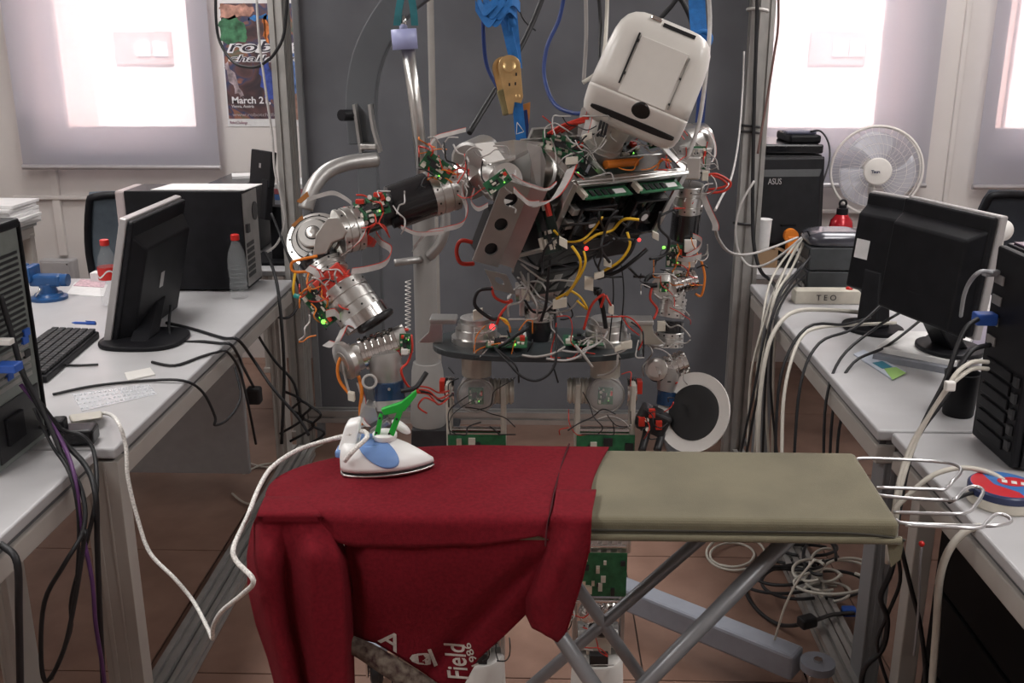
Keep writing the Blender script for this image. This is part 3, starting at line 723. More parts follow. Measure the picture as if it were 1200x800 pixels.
cordp = [P(404, 540, rear.y - .045), P(414, 528, rear.y - .05), P(430, 512, rear.y - .03), P(424, 505, rear.y), P(402, 511, rear.y), G(372, 519, BZ + .018), G(345, 529, BZ + .018), P(318, 548, 1.66), P(303, 572, 1.60), P(290, 605, 1.50), P(274, 640, 1.42), P(277, 657, 1.40), P(297, 680, 1.37), P(283, 697, 1.42), P(260, 716, 1.52), P(250, 733, 1.62), P(249, 748, 1.66), P(243, 735, 1.70), P(227, 705, 1.8), P(205, 678, 1.82), P(176, 648, 1.85), P(162, 610, 1.87), P(150, 560, 1.88), P(147, 520, 1.90), P(136, 491, 1.93), G(122, 484, .755), G(112, 487, .755)]
cd = MB().tube(cordp, .0042, 8, 6).build('power_cord', M_braid, ir)
m = MB(); m.hexa([G(120, 483, .748), G(121, 491, .748), G(84, 497, .748), G(80, 489, .748), G(119, 481, .766), G(120, 489, .766), G(84, 494, .77), G(80, 486, .77)]); m.build('plug', M_cream, cd, bev=.004)
# ================================================================== HUMANOID ROBOT
rb = thing('humanoid_robot', (P(632, 780, 2.15).x, 2.15, 0), 'metal humanoid robot with white head and bare wiring, ironing', 'robot')
M_blackc = mat('robot_black', (0.012, 0.012, 0.014), 0.22, noise=0.2, coat=.3)
M_bluec = mat('robot_blue_ring', (0.012, 0.035, 0.085), 0.25, noise=0.15)
M_redm = mat('red_bracket', (0.52, 0.035, 0.02), 0.4, noise=0.1)
M_plate = mat('waist_plate', (0.035, 0.042, 0.045), 0.35, noise=0.15)
M_beigem = mat('beige_hip', (0.55, 0.52, 0.46), 0.4, 0.3, noise=0.08)
M_conn = mat('white_connector', (0.62, 0.58, 0.50), 0.5, noise=0.08)
def bolts(mb, c, axis, Rr, n, r=.0022, h=.002, ph=0.0):
    a, u, v = frame(V(axis))
    for k in range(n):
        th = 2 * math.pi * k / n + ph; d = u * math.cos(th) + v * math.sin(th)
        mb.cyl(V(c) + d * (Rr - .001), V(c) + d * (Rr + h * .4), r, n=6)
def drum(name, p0, p1, r, m=None, parent=None, style=0, n=24, hole=True):
    p0, p1 = V(p0), V(p1); L = (p1 - p0).length; a = (p1 - p0).normalized()
    if style == 0: prof = [(0, .80 * r), (0, .97 * r), (.02 * L, r), (.30 * L, r), (.31 * L, .93 * r), (.36 * L, .93 * r), (.37 * L, r), (.66 * L, r), (.67 * L, .94 * r), (.72 * L, .94 * r), (.73 * L, r), (.98 * L, r), (L, .97 * r), (L, .8 * r)]
    elif style == 1: prof = [(0, .85 * r), (.03 * L, r), (.97 * L, r), (L, .85 * r)]
    elif style == 2:     # ribbed
        prof = [(0, .8 * r)]
        for k in range(6): prof += [((k + .05) / 6 * L, r), ((k + .6) / 6 * L, r), ((k + .65) / 6 * L, .88 * r), ((k + .98) / 6 * L, .88 * r)]
        prof.append((L, .8 * r))
    else:                # stepped taper
        prof = [(0, r), (.25 * L, r), (.27 * L, .9 * r), (.5 * L, .9 * r), (.52 * L, .8 * r), (.8 * L, .78 * r), (.82 * L, .7 * r), (L, .7 * r)]
    mb = MB(); mb.lathe(p0, a, prof, n)
    if hole and style == 0:
        mb.mat(1); bolts(mb, p0 + a * (.16 * L), a, r, 10); bolts(mb, p0 + a * (.85 * L), a, r, 10, ph=.3)
    return mb.build(name, [m or M_alu, M_chip], parent or rb)
def pcb(name, c, u, v, w_, h_, parent=None, seed=1, dens=1.0, chips=True):
    """board centred at c spanned by u, v; parts on the side u x v"""
    rd = random.Random(seed); u = V(u).normalized(); v = V(v); v = (v - u * v.dot(u)).normalized(); nn = u.cross(v)
    mb = MB(); ax = (u, v, nn); c = V(c)
    mb.box(c, (w_, h_, .0018), ax)
    for k in range(int(14 * dens)):
        a, b = rd.uniform(-.42, .42) * w_, rd.uniform(-.42, .42) * h_
        s1, s2, s3 = rd.uniform(.05, .16) * w_, rd.uniform(.06, .18) * h_, rd.uniform(.001, .006)
        mb.mat(rd.choice([1, 1, 2, 2, 3, 3, 1])); mb.box(c + u * a + v * b + nn * (s3 / 2 + .0009), (s1, s2, s3), ax)
    if chips:
        mb.mat(1); mb.box(c + u * (-.1 * w_) + v * (.05 * h_) + nn * .0025, (.28 * w_, .32 * h_, .004), ax)
        mb.mat(4); mb.box(c + u * (.38 * w_) + v * (.2 * h_) + nn * .005, (.12 * w_, .22 * h_, .009), ax)
        mb.mat(3); mb.box(c + u * (-.38 * w_) + v * (-.3 * h_) + nn * .004, (.14 * w_, .2 * h_, .008), ax)
        mb.mat(5); mb.box(c + u * (.2 * w_) + v * (-.3 * h_) + nn * .002, (.05 * w_, .06 * h_, .003), ax)
    return mb.build(name, [M_pcb if name not in ('main_board', 'power_board') else mat('dark_pcb', (.008, .022, .016), .4, noise=.5, nscale=50), M_chip, M_solder if name not in ('main_board', 'power_board') else M_chip, M_conn if name != 'main_board' else M_alud, M_redm, M_ledg], parent or rb)
def wire(pts, m, r=.0022, parent=None, name='wire'):
    return MB().tube([P(*p) for p in pts], r, 6, 5).build(name, m, parent or rb)
def ribbonc(pts, wv, parent=None, red=True):
    q = [P(*p) for p in pts]; mb = MB(); mb.ribbon(q, wv, .0012)
    if red:
        wl_ = V(wv) if not callable(wv) else V(wv(0)); mb.mat(1); mb.ribbon([p + wl_ * .52 for p in q], wl_ * .10, .0014)
    return mb.build('ribbon_cable', [M_ribbon, M_redm], parent or rb)
camf = ray(600, 400).normalized()      # direction the photo looks
# ---------------------------------------------------------------- torso frame axes: turned and bent forward
yaw, bend = R(38), R(32)
tr = V((math.cos(yaw), math.sin(yaw), 0)); n0 = V((math.sin(yaw), -math.cos(yaw), 0))
tu = math.cos(bend) * EZ + math.sin(bend) * n0; tn = math.cos(bend) * n0 - math.sin(bend) * EZ
T0 = P(675, 214, 1.93)
TA = (tr, tu, tn)
def T(a, b, c): return T0 + tr * a + tu * b + tn * c
TWd = .302
# frame bars (aluminium angles)
def bar(p, q, s1=.016, s2=.005, m=None, name='frame_bar', up=None):
    p, q = V(p), V(q); d = (q - p).normalized(); upv = V(up) if up else tn; sd = d.cross(upv).normalized(); upv = sd.cross(d)
    return MB().box((p + q) / 2, ((q - p).length, s1, s2), (d, sd, upv)).build(name, m or M_alu, rb, bev=.001)
tf = []
bar(T(0, 0, 0), T(TWd, 0, 0), .005, .020, up=tn); bar(T(0, -.004, .0), T(TWd, -.004, .0), .016, .004)
bar(T(0, 0, 0), T(0, -.17, 0)); bar(T(-.004, 0, -.008), T(-.004, -.17, -.008), .004, .016, up=tn)
bar(T(TWd, 0, 0), T(TWd, -.17, 0))
bar(T(0, 0, -.004), T(0, 0, -.15), .018, .004, up=tu); bar(T(TWd, 0, -.004), T(TWd, 0, -.15), .018, .004, up=tu)
bar(T(0, 0, -.15), T(TWd, 0, -.15), .022, .004, up=tu)
bar(T(.085, -.002, -.012), T(.085, -.002, -.15), .016, .004, up=tr); bar(T(.10, -.03, -.07), T(TWd, -.03, -.07), .05, .004, up=tn)
bar(T(0, -.17, 0), T(.05, -.21, -.05)); bar(T(-.055, -.03, -.05), T(-.055, -.235, -.05), .018, .005); bar(T(-.055, -.235, -.05), T(.0, -.17, 0), .014, .004)
MB().box(T(.05, -.12, -.13), (.21, .26, .004), TA).build('back_plate', M_alud, rb)
MB().box(T(.135, -.02, -.152), (.30, .075, .006), TA).build('shoulder_yoke', M_alud, rb)
# side flange with three round holes, and its web
def holed_plate(name, o, ux, uy, w_, h_, holes, th, m):
    mb = MB(); nn = ux.cross(uy).normalized(); N = 20
    ys = [0] + [(holes[i][1] + holes[i + 1][1]) / 2 for i in range(len(holes) - 1)] + [h_]
    for k, (hx_, hy_, hr) in enumerate(holes):
        y0, y1 = ys[k], ys[k + 1]; vs_ = []
        for i in range(N):
            th_ = 2 * math.pi * (i + .5) / N; cx_, sy_ = math.cos(th_), math.sin(th_)
            tx = ((w_ - hx_) / cx_ if cx_ > 0 else -hx_ / cx_); ty = ((y1 - hy_) / sy_ if sy_ > 0 else (y0 - hy_) / sy_)
            t = min(abs(tx), abs(ty)); ox, oy = hx_ + cx_ * t, hy_ + sy_ * t
            if abs(abs(tx) - abs(ty)) / max(abs(tx), abs(ty)) < .3: ox = w_ if cx_ > 0 else 0; oy = y1 if sy_ > 0 else y0
            for zz in (0, th):
                vs_.append(o + ux * (hx_ + cx_ * hr) + uy * (hy_ + sy_ * hr) + nn * zz); vs_.append(o + ux * ox + uy * oy + nn * zz)
        fs = []
        for i in range(N):
            a, b = i * 4, ((i + 1) % N) * 4
            fs += [(a, a + 1, b + 1, b), (a + 2, b + 2, b + 3, a + 3), (a, b, b + 2, a + 2), (a + 1, a + 3, b + 3, b + 1)]
        mb.add(vs_, fs)
    return mb.build(name, m, rb)
fo = P(553, 304, 1.95); fux = (tr * .93 - EZ * .32).normalized()
holed_plate('side_flange', fo, fux, tu, .066, .205, [(.033, .040, .0160), (.033, .104, .0160), (.033, .165, .0160)], .004, M_alud)
MB().box(fo + fux * .068 + tu * .10 + tr * .018 - tn * .004, (.045, .205, .004), ((tr * .8 + tn * .6).normalized(), tu, (tr * -.6 + tn * .8).normalized())).build('side_web', M_alud, rb)
MB().box(fo + fux * .033 + tu * .10 - fux.cross(tu) * .006, (.060, .195, .001), (fux, tu, fux.cross(tu).normalized())).build('hole_backing', mat('dark_recess', (.02, .02, .022), .7), rb)
holed_plate('bent_flange', P(578, 338, 1.97), fux, (tu * .75 - tr * .5 - tn * .2).normalized(), .058, .060, [(.028, .034, .012)], .004, M_alud)
MB().box(T(-.05, -.2, -.10), (.075, .11, .05), TA).build('battery_box', M_chip, rb, bev=.003)
# boards, memory and fans
pcb('main_board', T(.076, -.10, -.022), tr, tu, .142, .185, seed=3, dens=3); pcb('main_board', T(.226, -.10, -.022), tr, tu, .142, .185, seed=4, dens=3)
MB().box(T(.15, -.205, -.05), (.27, .075, .07), TA).build('drive_box', M_chip, rb, bev=.004)
for k, a in enumerate((.066, .212)):
    mm = MB().box(T(a + .012, -.022, .012), (.122, .003, .032), TA).build('memory_module', M_pcb, rb)
    for q in range(4): MB().box(T(a - .026 + q * .016, -.0195, .014), (.010, .003, .016), TA).build('memory_chip', M_chip, mm)
    MB().box(T(a + .045, -.0195, .015), (.028, .0015, .013), TA).build('paper_sticker', M_paper, mm)
    MB().box(T(a - .048, -.020, .010), (.010, .012, .026), TA).build('module_latch', M_conn, rb, bev=.001)
    MB().box(T(a + .01, -.020, -.006), (.12, .009, .010), TA).build('module_socket', M_chip, rb)
    # cooling fan
    c = T(a + .010, -.100, .008); fh = MB()
    for s_ in (-1, 1):
        fh.box(c + tr * (s_ * .045), (.006, .096, .024), TA); fh.box(c + tu * (s_ * .045), (.096, .006, .024), TA)
    fan = fh.build('cooling_fan', M_blackc, rb, bev=.001)
    MB().lathe(c - tn * .006, tn, [(0, .017), (.014, .017), (.016, .014)], 16).build('hub', M_blackc, fan)
    for q in range(7):
        th = 2 * math.pi * q / 7; d = tr * math.cos(th) + tu * math.sin(th); e = tr * -math.sin(th) + tu * math.cos(th)
        mbl = MB(); mbl.hexa([c + d * .015 - e * .005 - tn * .005, c + d * .041 - e * .013 - tn * .007, c + d * .041 + e * .013 + tn * .005, c + d * .015 + e * .005 + tn * .003,
                              c + d * .015 - e * .005 - tn * .004, c + d * .041 - e * .013 - tn * .006, c + d * .041 + e * .013 + tn * .006, c + d * .015 + e * .005 + tn * .004]); mbl.build('blade', M_blackc, fan)
    MB().lathe(c + tn * .0105, tn, [(0, .009), (.001, .009)], 14).build('hub_sticker', M_paper, fan)
MB().box(T(.02, -.10, .006), (.020, .020, .018), TA).build('capacitor_block', M_alud, rb, bev=.002); MB().box(T(.02, -.065, .006), (.016, .016, .02), TA).build('capacitor_block', M_alud, rb, bev=.002)
pcb('power_board', T(.13, -.185, -.03), tr, tu, .20, .07, seed=9, dens=2)
pcb('power_board', T(.045, -.030, -.08), tr, -tn, .07, .07, seed=10)
pcb('power_board', T(.20, -.012, -.10), tr, -tn, .10, .05, seed=12, dens=1.5)
MB().cyl(T(.115, -.005, -.05), T(.20, -.005, -.05), .009, n=12).build('fuse_tube', M_orange, rb)
# neck and head
nk0, nk1 = P(704, 168, 2.08), P(728, 128, 2.04)
MB().lathe(nk0, nk1 - nk0, [(0, .045), (.012, .045), (.013, .041), ((nk1 - nk0).length, .041)], 24).build('neck', mat('neck_metal', (.50, .48, .44), .35, .5, noise=.08), rb)
MB().lathe(nk0 - (nk1 - nk0).normalized() * .02, nk1 - nk0, [(0, .048), (.022, .048)], 24).build('neck_collar', M_alud, rb)
HC = P(760, 92, 1.98); hroll = R(-21.5)
hxr = V((math.cos(hroll), 0, math.sin(hroll))); hzu = V((-math.sin(hroll), 0, math.cos(hroll)))
hq = Matrix.Rotation(R(-8), 3, 'Z') @ Matrix.Rotation(R(-4), 3, 'X')
hxr = hq @ hxr; hzu = hq @ hzu; hyf = hxr.cross(hzu)     # hyf points to the viewer
def H(x, y, z): return HC + hxr * x + hyf * y + hzu * z
HWd = .101
# rows bottom to top: (z, half width, y front, y back)
hrow = [(-.112, .060, -.060, -.150), (-.112, .078, -.030, -.170), (-.108, .090, -.012, -.178), (-.100, .097, .000, -.182), (-.085, .1015, .014, -.185), (-.065, .1025, .031, -.186), (-.052, .1025, .041, -.186), (-.046, .1022, .043, -.186), (-.02, .1015, .0435, -.186), (.03, .0995, .042, -.186), (.062, .0965, .040, -.184), (.080, .092, .037, -.180), (.094, .084, .032, -.174), (.103, .073, .024, -.166), (.108, .060, .014, -.155), (.110, .045, .002, -.145)]
m = MB(); NC = 32; layers = []
for z, hw, yf_, yb_ in hrow:
    l = []
    for k in range(NC):
        th = 2 * math.pi * (k + .5) / NC; c, s_ = math.cos(th), math.sin(th); ex = .22
        l.append(H(hw * math.copysign(abs(c) ** ex, c), (yf_ + yb_) / 2 + (yf_ - yb_) / 2 * math.copysign(abs(s_) ** ex, s_), z))
    layers.append(l)
loft(m, layers[:8]); loft(m, layers[7:])
M_headw = mat('head_shell', (0.70, 0.675, 0.635), 0.32, noise=.025, coat=.25)
hd = m.build('head', M_headw, rb)
# visor plate details
def hbox(name, x, y, z, sx, sy, sz, mt, rotz=0, bev=0): 
    a = (hxr * math.cos(rotz) + hzu * math.sin(rotz)); b = (hzu * math.cos(rotz) - hxr * math.sin(rotz))
    return MB().box(H(x, y, z), (sx, sy, sz), (a, hyf, b)).build(name, mt, hd, bev=bev)
M_slot = mat('dark_slot', (.012, .012, .013), .5)
hbox('face_plate', .006, .0408, .011, .096, .006, .110, M_headw, 0, .0015)
hbox('panel_slot', -.046, .0435, .020, .0035, .006, .098, M_slot); hbox('panel_slot', .058, .0425, .010, .0025, .006, .10, mat('faint_slot', (.25, .24, .22), .6))
for zz in (.055, -.008): hbox('slot_notch', -.0445, .044, zz, .005, .006, .006, M_slot)
for zz in (.02, -.03): hbox('slot_notch', .057, .0435, zz, .004, .006, .004, M_slot)
hbox('top_slot', .020, .026, .0985, .064, .014, .007, M_slot, 0)
m = MB(); m.box(H(-.028, .022, .104), (.022, .018, .008), (hxr, hyf, hzu)); m.build('torn_corner', M_chrome, hd, bev=.002)
chn = (hyf * .72 - hzu * .69).normalized()
def chin(x, t): return H(x, .043 - t * .033, -.048 - t * .040)
m = MB(); m.lathe(chin(.012, .30) - chn * .012, chn, [(0, .0185), (.0145, .0185), (.0155, .016)], 24); m.build('camera_lens', mat('lens_black', (.012, .011, .012), .25), hd)
ct = (H(0, .043 - .033, -.088) - H(0, .043, -.048)).normalized()
m = MB(); sp = []
for k in range(24):
    th = 2 * math.pi * k / 24; sp.append(chin(0.004, .93) + hxr * (.087 * math.copysign(abs(math.cos(th)) ** .5, math.cos(th))) + ct * (.0075 * math.copysign(abs(math.sin(th)) ** .8, math.sin(th))) - chn * .006)
m.prism(sp, chn * .0095); m.build('sensor_slit', M_slot, hd)
# ---------------------------------------------------------------- arm holding the iron
a0, a1 = P(644, 205, 2.07), P(606, 196, 1.99)
drum('shoulder_drum', a0, a1, .066, M_alu, style=3); MB().lathe(a0 - (a1 - a0).normalized() * .012, a1 - a0, [(0, .069), (.014, .069)], 28).build('shoulder_flange', M_alu, rb)
m = MB(); q = [P(547, 174, 1.96), P(556, 170, 1.96), P(602, 164, 1.96), P(637, 166, 2.0), P(604, 182, 1.9), P(575, 193, 1.9)]; m.prism(q, -EZ * .008); m.build('shoulder_bracket', M_alu, rb, bev=.001)
m = MB(); q = [P(556, 168, 1.9), P(578, 166, 1.9), P(592, 187, 1.88), P(571, 192, 1.88)]; m.prism(q, camf * .006); m.build('bracket_cover', M_white, rb, bev=.001)
m = MB(); q = [P(617, 166, 1.92), P(634, 172, 1.92), P(640, 190, 1.92), P(634, 240, 1.94), P(620, 236, 1.94), P(622, 190, 1.92)]; m.prism(q, camf * .008); m.build('shoulder_cheek', M_alud, rb, bev=.001)
drum('shoulder_motor', P(592, 215, 1.90), P(558, 203, 1.99), .040, M_alu, style=3)
drum('shoulder_motor', P(548, 188, 1.93), P(568, 178, 2.02), .035, M_alud, style=1)
MB().lathe(P(560, 218, 1.93), P(540, 200, 1.97) - P(560, 218, 1.93), [(0, .030), (.02, .036), (.05, .034), (.055, .02)], 20).build('joint_housing', M_alu, rb)
pcb('arm_board', P(512, 196, 1.89), P(540, 212, 1.9) - P(500, 184, 1.9), P(528, 182, 1.9) - P(512, 200, 1.9), .062, .036, seed=21, dens=1.6)
pcb('arm_board', P(583, 213, 1.84), P(606, 208, 1.85) - P(578, 228, 1.84), EZ, .050, .026, seed=22)
MB().box(P(584, 207, 1.86), (.030, .012, .012), ((P(592, 196, 1.85) - P(576, 220, 1.85)).normalized(), camf, EX)).build('angle_tab', M_paper, rb, bev=.001)
drum('upper_arm_collar', P(533, 219, 1.96), P(503, 228, 1.94), .0445, M_alu, style=0)
drum('upper_arm_motor', P(505, 227, 1.94), P(458, 244, 1.91), .0435, M_blackc, style=1)
drum('upper_arm_core', P(462, 243, 1.91), P(405, 264, 1.87), .030, M_chip, style=1)
MB().tube([P(524, 236, 1.93), P(460, 262, 1.88)], .010, 10, 1).build('strut', M_black, rb)
pcb('arm_board', P(436, 243, 1.845), P(458, 236, 1.85) - P(414, 250, 1.84), P(440, 232, 1.86) - P(434, 254, 1.84), .064, .042, seed=23, dens=2.2)
MB().box(P(434, 262, 1.85), (.058, .025, .020), ((P(458, 254, 1.85) - P(412, 268, 1.84)).normalized(), camf, EZ)).build('board_carrier', M_chip, rb, bev=.002)
for px_, py_ in ((422, 236), (443, 228)): MB().box(P(px_, py_, 1.845), (.016, .012, .008)).build('red_connector', M_redm, rb, bev=.001)
for px_, py_ in ((433, 231), (436, 258), (429, 261), (455, 233)): MB().cyl(P(px_, py_, 1.835), P(px_, py_, 1.85), .0045, n=10).build('white_capacitor', M_white, rb)
m = MB(); q = [P(396, 246, 1.86), P(404, 241, 1.86), P(428, 272, 1.86), P(438, 279, 1.86), P(434, 287, 1.86), P(420, 286, 1.86)]; m.prism(q, camf * .05); m.build('red_mount', M_redm, rb, bev=.002)
drum('elbow_collar', P(421, 266, 1.86), P(396, 272, 1.84), .043, M_alu, style=0)
m = MB(); q = [P(384, 255, 1.80), P(396, 254, 1.80), P(407, 271, 1.80), P(402, 279, 1.80), P(389, 284, 1.80), P(382, 297, 1.80), P(366, 300, 1.80), P(370, 275, 1.80)]; m.prism(q, camf * .02); m.build('elbow_fork', M_alu, rb, bev=.002)
eax = V((-.02, -.80, .58)).normalized()
ec = P(372, 283, 1.86)
m = MB(); m.lathe(ec - eax * .03, eax, [(0, .050), (.0, .054), (.022, .054), (.024, .058), (.036, .058), (.038, .046), (.048, .045)], 32); m.mat(1)
for k in range(12):
    th = 2 * math.pi * k / 12; aa, uu, vv = frame(eax); m.cyl(ec + eax * .005 + (uu * math.cos(th) + vv * math.sin(th)) * .0515, ec + eax * .0075 + (uu * math.cos(th) + vv * math.sin(th)) * .0515, .0025, n=6)
m.build('elbow_flange', [M_alu, M_chip], rb)
m = MB(); m.lathe(ec + eax * .018, eax, [(0, .034), (.006, .034), (.008, .029), (.020, .029), (.022, .027), (.0222, .013), (.024, .012), (.026, .0075), (.0262, .004)], 28); m.build('elbow_hub', M_alu, rb)
for r_, t_ in ((.0285, .0185 + .0), (.0345, .0255), (.0135, .0405), (.0455, .0185)): MB().torus(ec + eax * t_, eax, r_, .0009, 32, 5).build('groove', M_chip, rb)
drum('forearm_ring', P(371, 302, 1.84), P(379, 313, 1.83), .040, M_blackc, style=1)
drum('forearm_collar', P(378, 311, 1.83), P(386, 324, 1.82), .041, M_alu, style=0)
m = MB(); fa = (P(404, 343, 1.81) - P(384, 320, 1.82)).normalized(); m.box((P(404, 343, 1.81) + P(384, 320, 1.82)) / 2 - camf * .01, (.046, .062, .06), (fa, fa.cross(camf).normalized(), camf)); m.build('red_mount', M_redm, rb, bev=.003)
drum('forearm_motor', P(400, 336, 1.81), P(424, 370, 1.79), .0455, M_alu, style=0); 
drum('forearm_rim', P(424, 366, 1.79), P(432, 378, 1.785), .047, M_chrome, style=1)
MB().torus(P(440, 376, 1.775), P(432, 378, 1.785) - P(424, 366, 1.79), .033, .006).build('rim_guard', M_chip, rb)
pcb('arm_board', P(374, 361, 1.77), P(392, 384, 1.77) - P(358, 340, 1.78), P(384, 350, 1.77) - P(366, 366, 1.77), .074, .030, seed=25, dens=2)
drum('wrist_motor', P(404, 424, 1.735), P(428, 414, 1.745), .032, M_alu, style=3); drum('wrist_motor', P(424, 415, 1.745), P(468, 400, 1.76), .0305, M_chrome, style=2); drum('wrist_cap', P(466, 401, 1.76), P(478, 396, 1.765), .0285, M_alu, style=1)
MB().lathe(P(408, 421, 1.72), P(400, 425, 1.71) - P(408, 421, 1.72), [(0, .036), (.010, .036), (.012, .030), (.0125, .02), (.0135, .019)], 26).build('wrist_disc', M_alu, rb)
pcb('arm_board', P(475, 402, 1.715), EZ, -EX, .036, .020, seed=27)
MB().box(P(474, 412, 1.705), (.012, .006, .010)).build('white_connector', M_white, rb, bev=.001)
m = MB(); q0 = [P(434, 424, 1.74), P(470, 416, 1.75)]
m.lathe(P(450, 414, 1.74), P(456, 450, 1.73) - P(450, 414, 1.74), [(0, .030), (.03, .031), (.045, .026), (.058, .024)], 20); m.build('wrist_fork', M_alud, rb)
drum('hand_ring', P(455, 446, 1.73), P(457, 470, 1.725), .029, M_bluec, style=1); MB().cyl(P(456, 456, 1.693), P(456, 456, 1.699), .003, n=8).build('ring_screw', M_chrome, rb)
drum('hand_collar', P(457, 468, 1.725), P(458, 480, 1.72), .030, M_alud, style=1)
M_green = mat('green_finger', (0.02, 0.42, 0.05), 0.4, noise=.08)
gy = rear.y + .0
def fbar(name, pts, w_, Y, m=M_green, th=.012):
    q = [P(x, y, Y) for x, y in pts]; mb = MB(); mb.prism(q, EY * th); return mb.build(name, m, rb, bev=.0015)
FY_ = rear.y - .006
f1 = fbar('gripper_finger', [(446, 480), (470, 472), (487, 458), (488, 464), (474, 482), (450, 487)], 0, FY_)
f2 = fbar('gripper_finger', [(444, 486), (448, 488), (444, 515), (437, 515)], 0, FY_)
f3 = fbar('gripper_finger', [(466, 480), (473, 480), (460, 515), (452, 515)], 0, FY_)
for px_, py_, pa in ((441, 507, f2), (445, 490, f2), (456, 508, f3), (465, 491, f3)): MB().cyl(P(px_, py_, FY_ - .002), P(px_, py_, FY_ + .004), .0022, n=8).build('screw', M_chip, pa)
MB().box(P(446, 500, 1.72), (.045, .02, .012), (V((.8, 0, .6)), EY, V((-.6, 0, .8)))).build('gripper_thumb', M_alud, rb, bev=.003)
m = MB(); q = [P(428, 474, 1.70), P(440, 478, 1.70), P(444, 492, 1.70), P(422, 503, 1.70), P(416, 496, 1.70)]; m.prism(q, EY * .03); m.build('palm_block', M_alud, rb, bev=.002)
# ---------------------------------------------------------------- arm holding the round dish
drum('shoulder_drum', P(800, 172, 2.24), P(826, 160, 2.27), .048, M_alu, style=3)
drum('shoulder_motor', P(815, 172, 2.22), P(812, 205, 2.22), .036, M_alud, style=0)
m = MB(); m.box(P(806, 196, 2.18), (.05, .04, .05)); m.build('shoulder_block', M_alu, rb, bev=.004)
drum('upper_arm_collar', P(808, 216, 2.22), P(805, 248, 2.23), .0335, M_alu, style=0)
drum('upper_arm_motor', P(805, 247, 2.23), P(801, 280, 2.24), .0325, M_blackc, style=1)
MB().box(P(800, 298, 2.24), (.05, .05, .05)).build('electronics_block', M_chip, rb, bev=.003)
pcb('arm_board', P(790, 300, 2.20), EX, EZ, .036, .05, seed=31, dens=2); MB().box(P(809, 288, 2.195), (.026, .012, .028)).build('white_cover', M_white, rb, bev=.001); MB().box(P(806, 309, 2.195), (.030, .012, .014)).build('white_cover', M_white, rb, bev=.001)
drum('elbow_motor', P(793, 318, 2.22), P(788, 350, 2.20), .028, M_alu, style=0)
drum('elbow_motor', P(788, 334, 2.19), P(815, 326, 2.20), .024, M_chrome, style=2)
MB().lathe(P(779, 336, 2.19), V((0, -.95, .3)), [(-.02, .029), (.008, .029), (.010, .022), (.011, .010)], 24).build('elbow_disc', M_alu, rb)
pcb('arm_board', P(778, 336, 2.165), EX, EZ, .020, .024, seed=33)
drum('forearm_motor', P(790, 348, 2.2), P(786, 372, 2.19), .030, M_alu, style=0); drum('forearm_ring', P(787, 376, 2.19), P(786, 389, 2.185), .028, M_blackc, style=1); drum('forearm_collar', P(786, 389, 2.185), P(785, 406, 2.18), .030, M_alu, style=0)
MB().box(P(775, 382, 2.155), (.018, .01, .022)).build('paper_label', M_conn, rb)
MB().torus(P(768, 398, 2.17), V((0, -.5, .9)), .022, .005).build('cable_clip', M_alud, rb)
drum('wrist_motor', P(768, 436, 2.16), P(804, 424, 2.17), .030, M_chrome, style=2); MB().lathe(P(770, 432, 2.15), V((-.3, -.9, .2)), [(-.02, .026), (.012, .026), (.014, .018)], 22).build('wrist_disc', M_alu, rb)
m = MB(); m.lathe(P(785, 430, 2.16), P(780, 458, 2.15) - P(785, 430, 2.16), [(0, .027), (.03, .025), (.055, .02)], 18); m.build('wrist_fork', M_alud, rb)
drum('hand_ring', P(782, 458, 2.15), P(780, 474, 2.145), .022, M_bluec, style=1)
m = MB(); m.box(P(765, 492, 2.12), (.07, .05, .055), (V((.9, 0, -.4)), EY, V((.4, 0, .9)))); m.build('hand_servo', M_chip, rb, bev=.006)
for (x, y) in ((752, 494), (764, 484), (772, 498)): MB().box(P(x, y, 2.09), (.014, .010, .02)).build('red_bracket', M_redm, rb, bev=.001)
for (x, y) in ((758, 492), (759, 503)): MB().cyl(P(x, y, 2.085), P(x, y, 2.10), .005, n=10).build('servo_screw', M_conn, rb)
for x in (756, 774): MB().tube([P(x + 3, 500, 2.12), P(x, 514, 2.10), P(x - 4, 528, 2.08)], .009, 8, 3).build('hand_finger', M_chip, rb)
# ---------------------------------------------------------------- waist and hip plate
WZ = .956
wc = G(631, 408, WZ)
drum('waist_motor', P(632, 402, 2.17), P(632, 372, 2.17), .031, M_blackc, style=1); drum('waist_collar', P(632, 374, 2.17), P(632, 358, 2.17), .033, M_alu, style=0)
drum('waist_base', V((wc.x, 2.16, WZ + .004)), P(632, 399, 2.165), .040, M_alu, style=0)
for x in (612, 652): MB().box(P(x, 345, 2.17), (.012, .05, .09)).build('waist_cheek', M_alud, rb, bev=.003)
drum('waist_axle', P(604, 342, 2.17), P(660, 340, 2.17), .022, M_alu, style=2)
MB().box(P(640, 316, 2.13), (.12, .07, .08), TA).build('waist_block', M_chip, rb, bev=.006)
for q_ in (-.045, 0, .045): MB().box(P(640, 316, 2.13) + tr * q_ + tn * .037, (.026, .05, .006), TA).build('driver_chip', M_alud, rb, bev=.002)
m = MB(); sp = []
for k in range(48):
    th = 2 * math.pi * k / 48; c, s_ = math.cos(th), math.sin(th)
    sp.append(V((wc.x + .238 * math.copysign(abs(c) ** .75, c), 2.15 + .115 * math.copysign(abs(s_) ** .75, s_), WZ - .014)))
m.prism(sp, EZ * .014); m.build('hip_plate', M_plate, rb, bev=.002)
pcb('hip_board', V((wc.x - .07, 2.10, WZ + .012)), EX, EY, .09, .08, seed=41, dens=1.6); pcb('hip_board', V((wc.x + .10, 2.12, WZ + .012)), EX, EY, .09, .08, seed=42, dens=1.6)
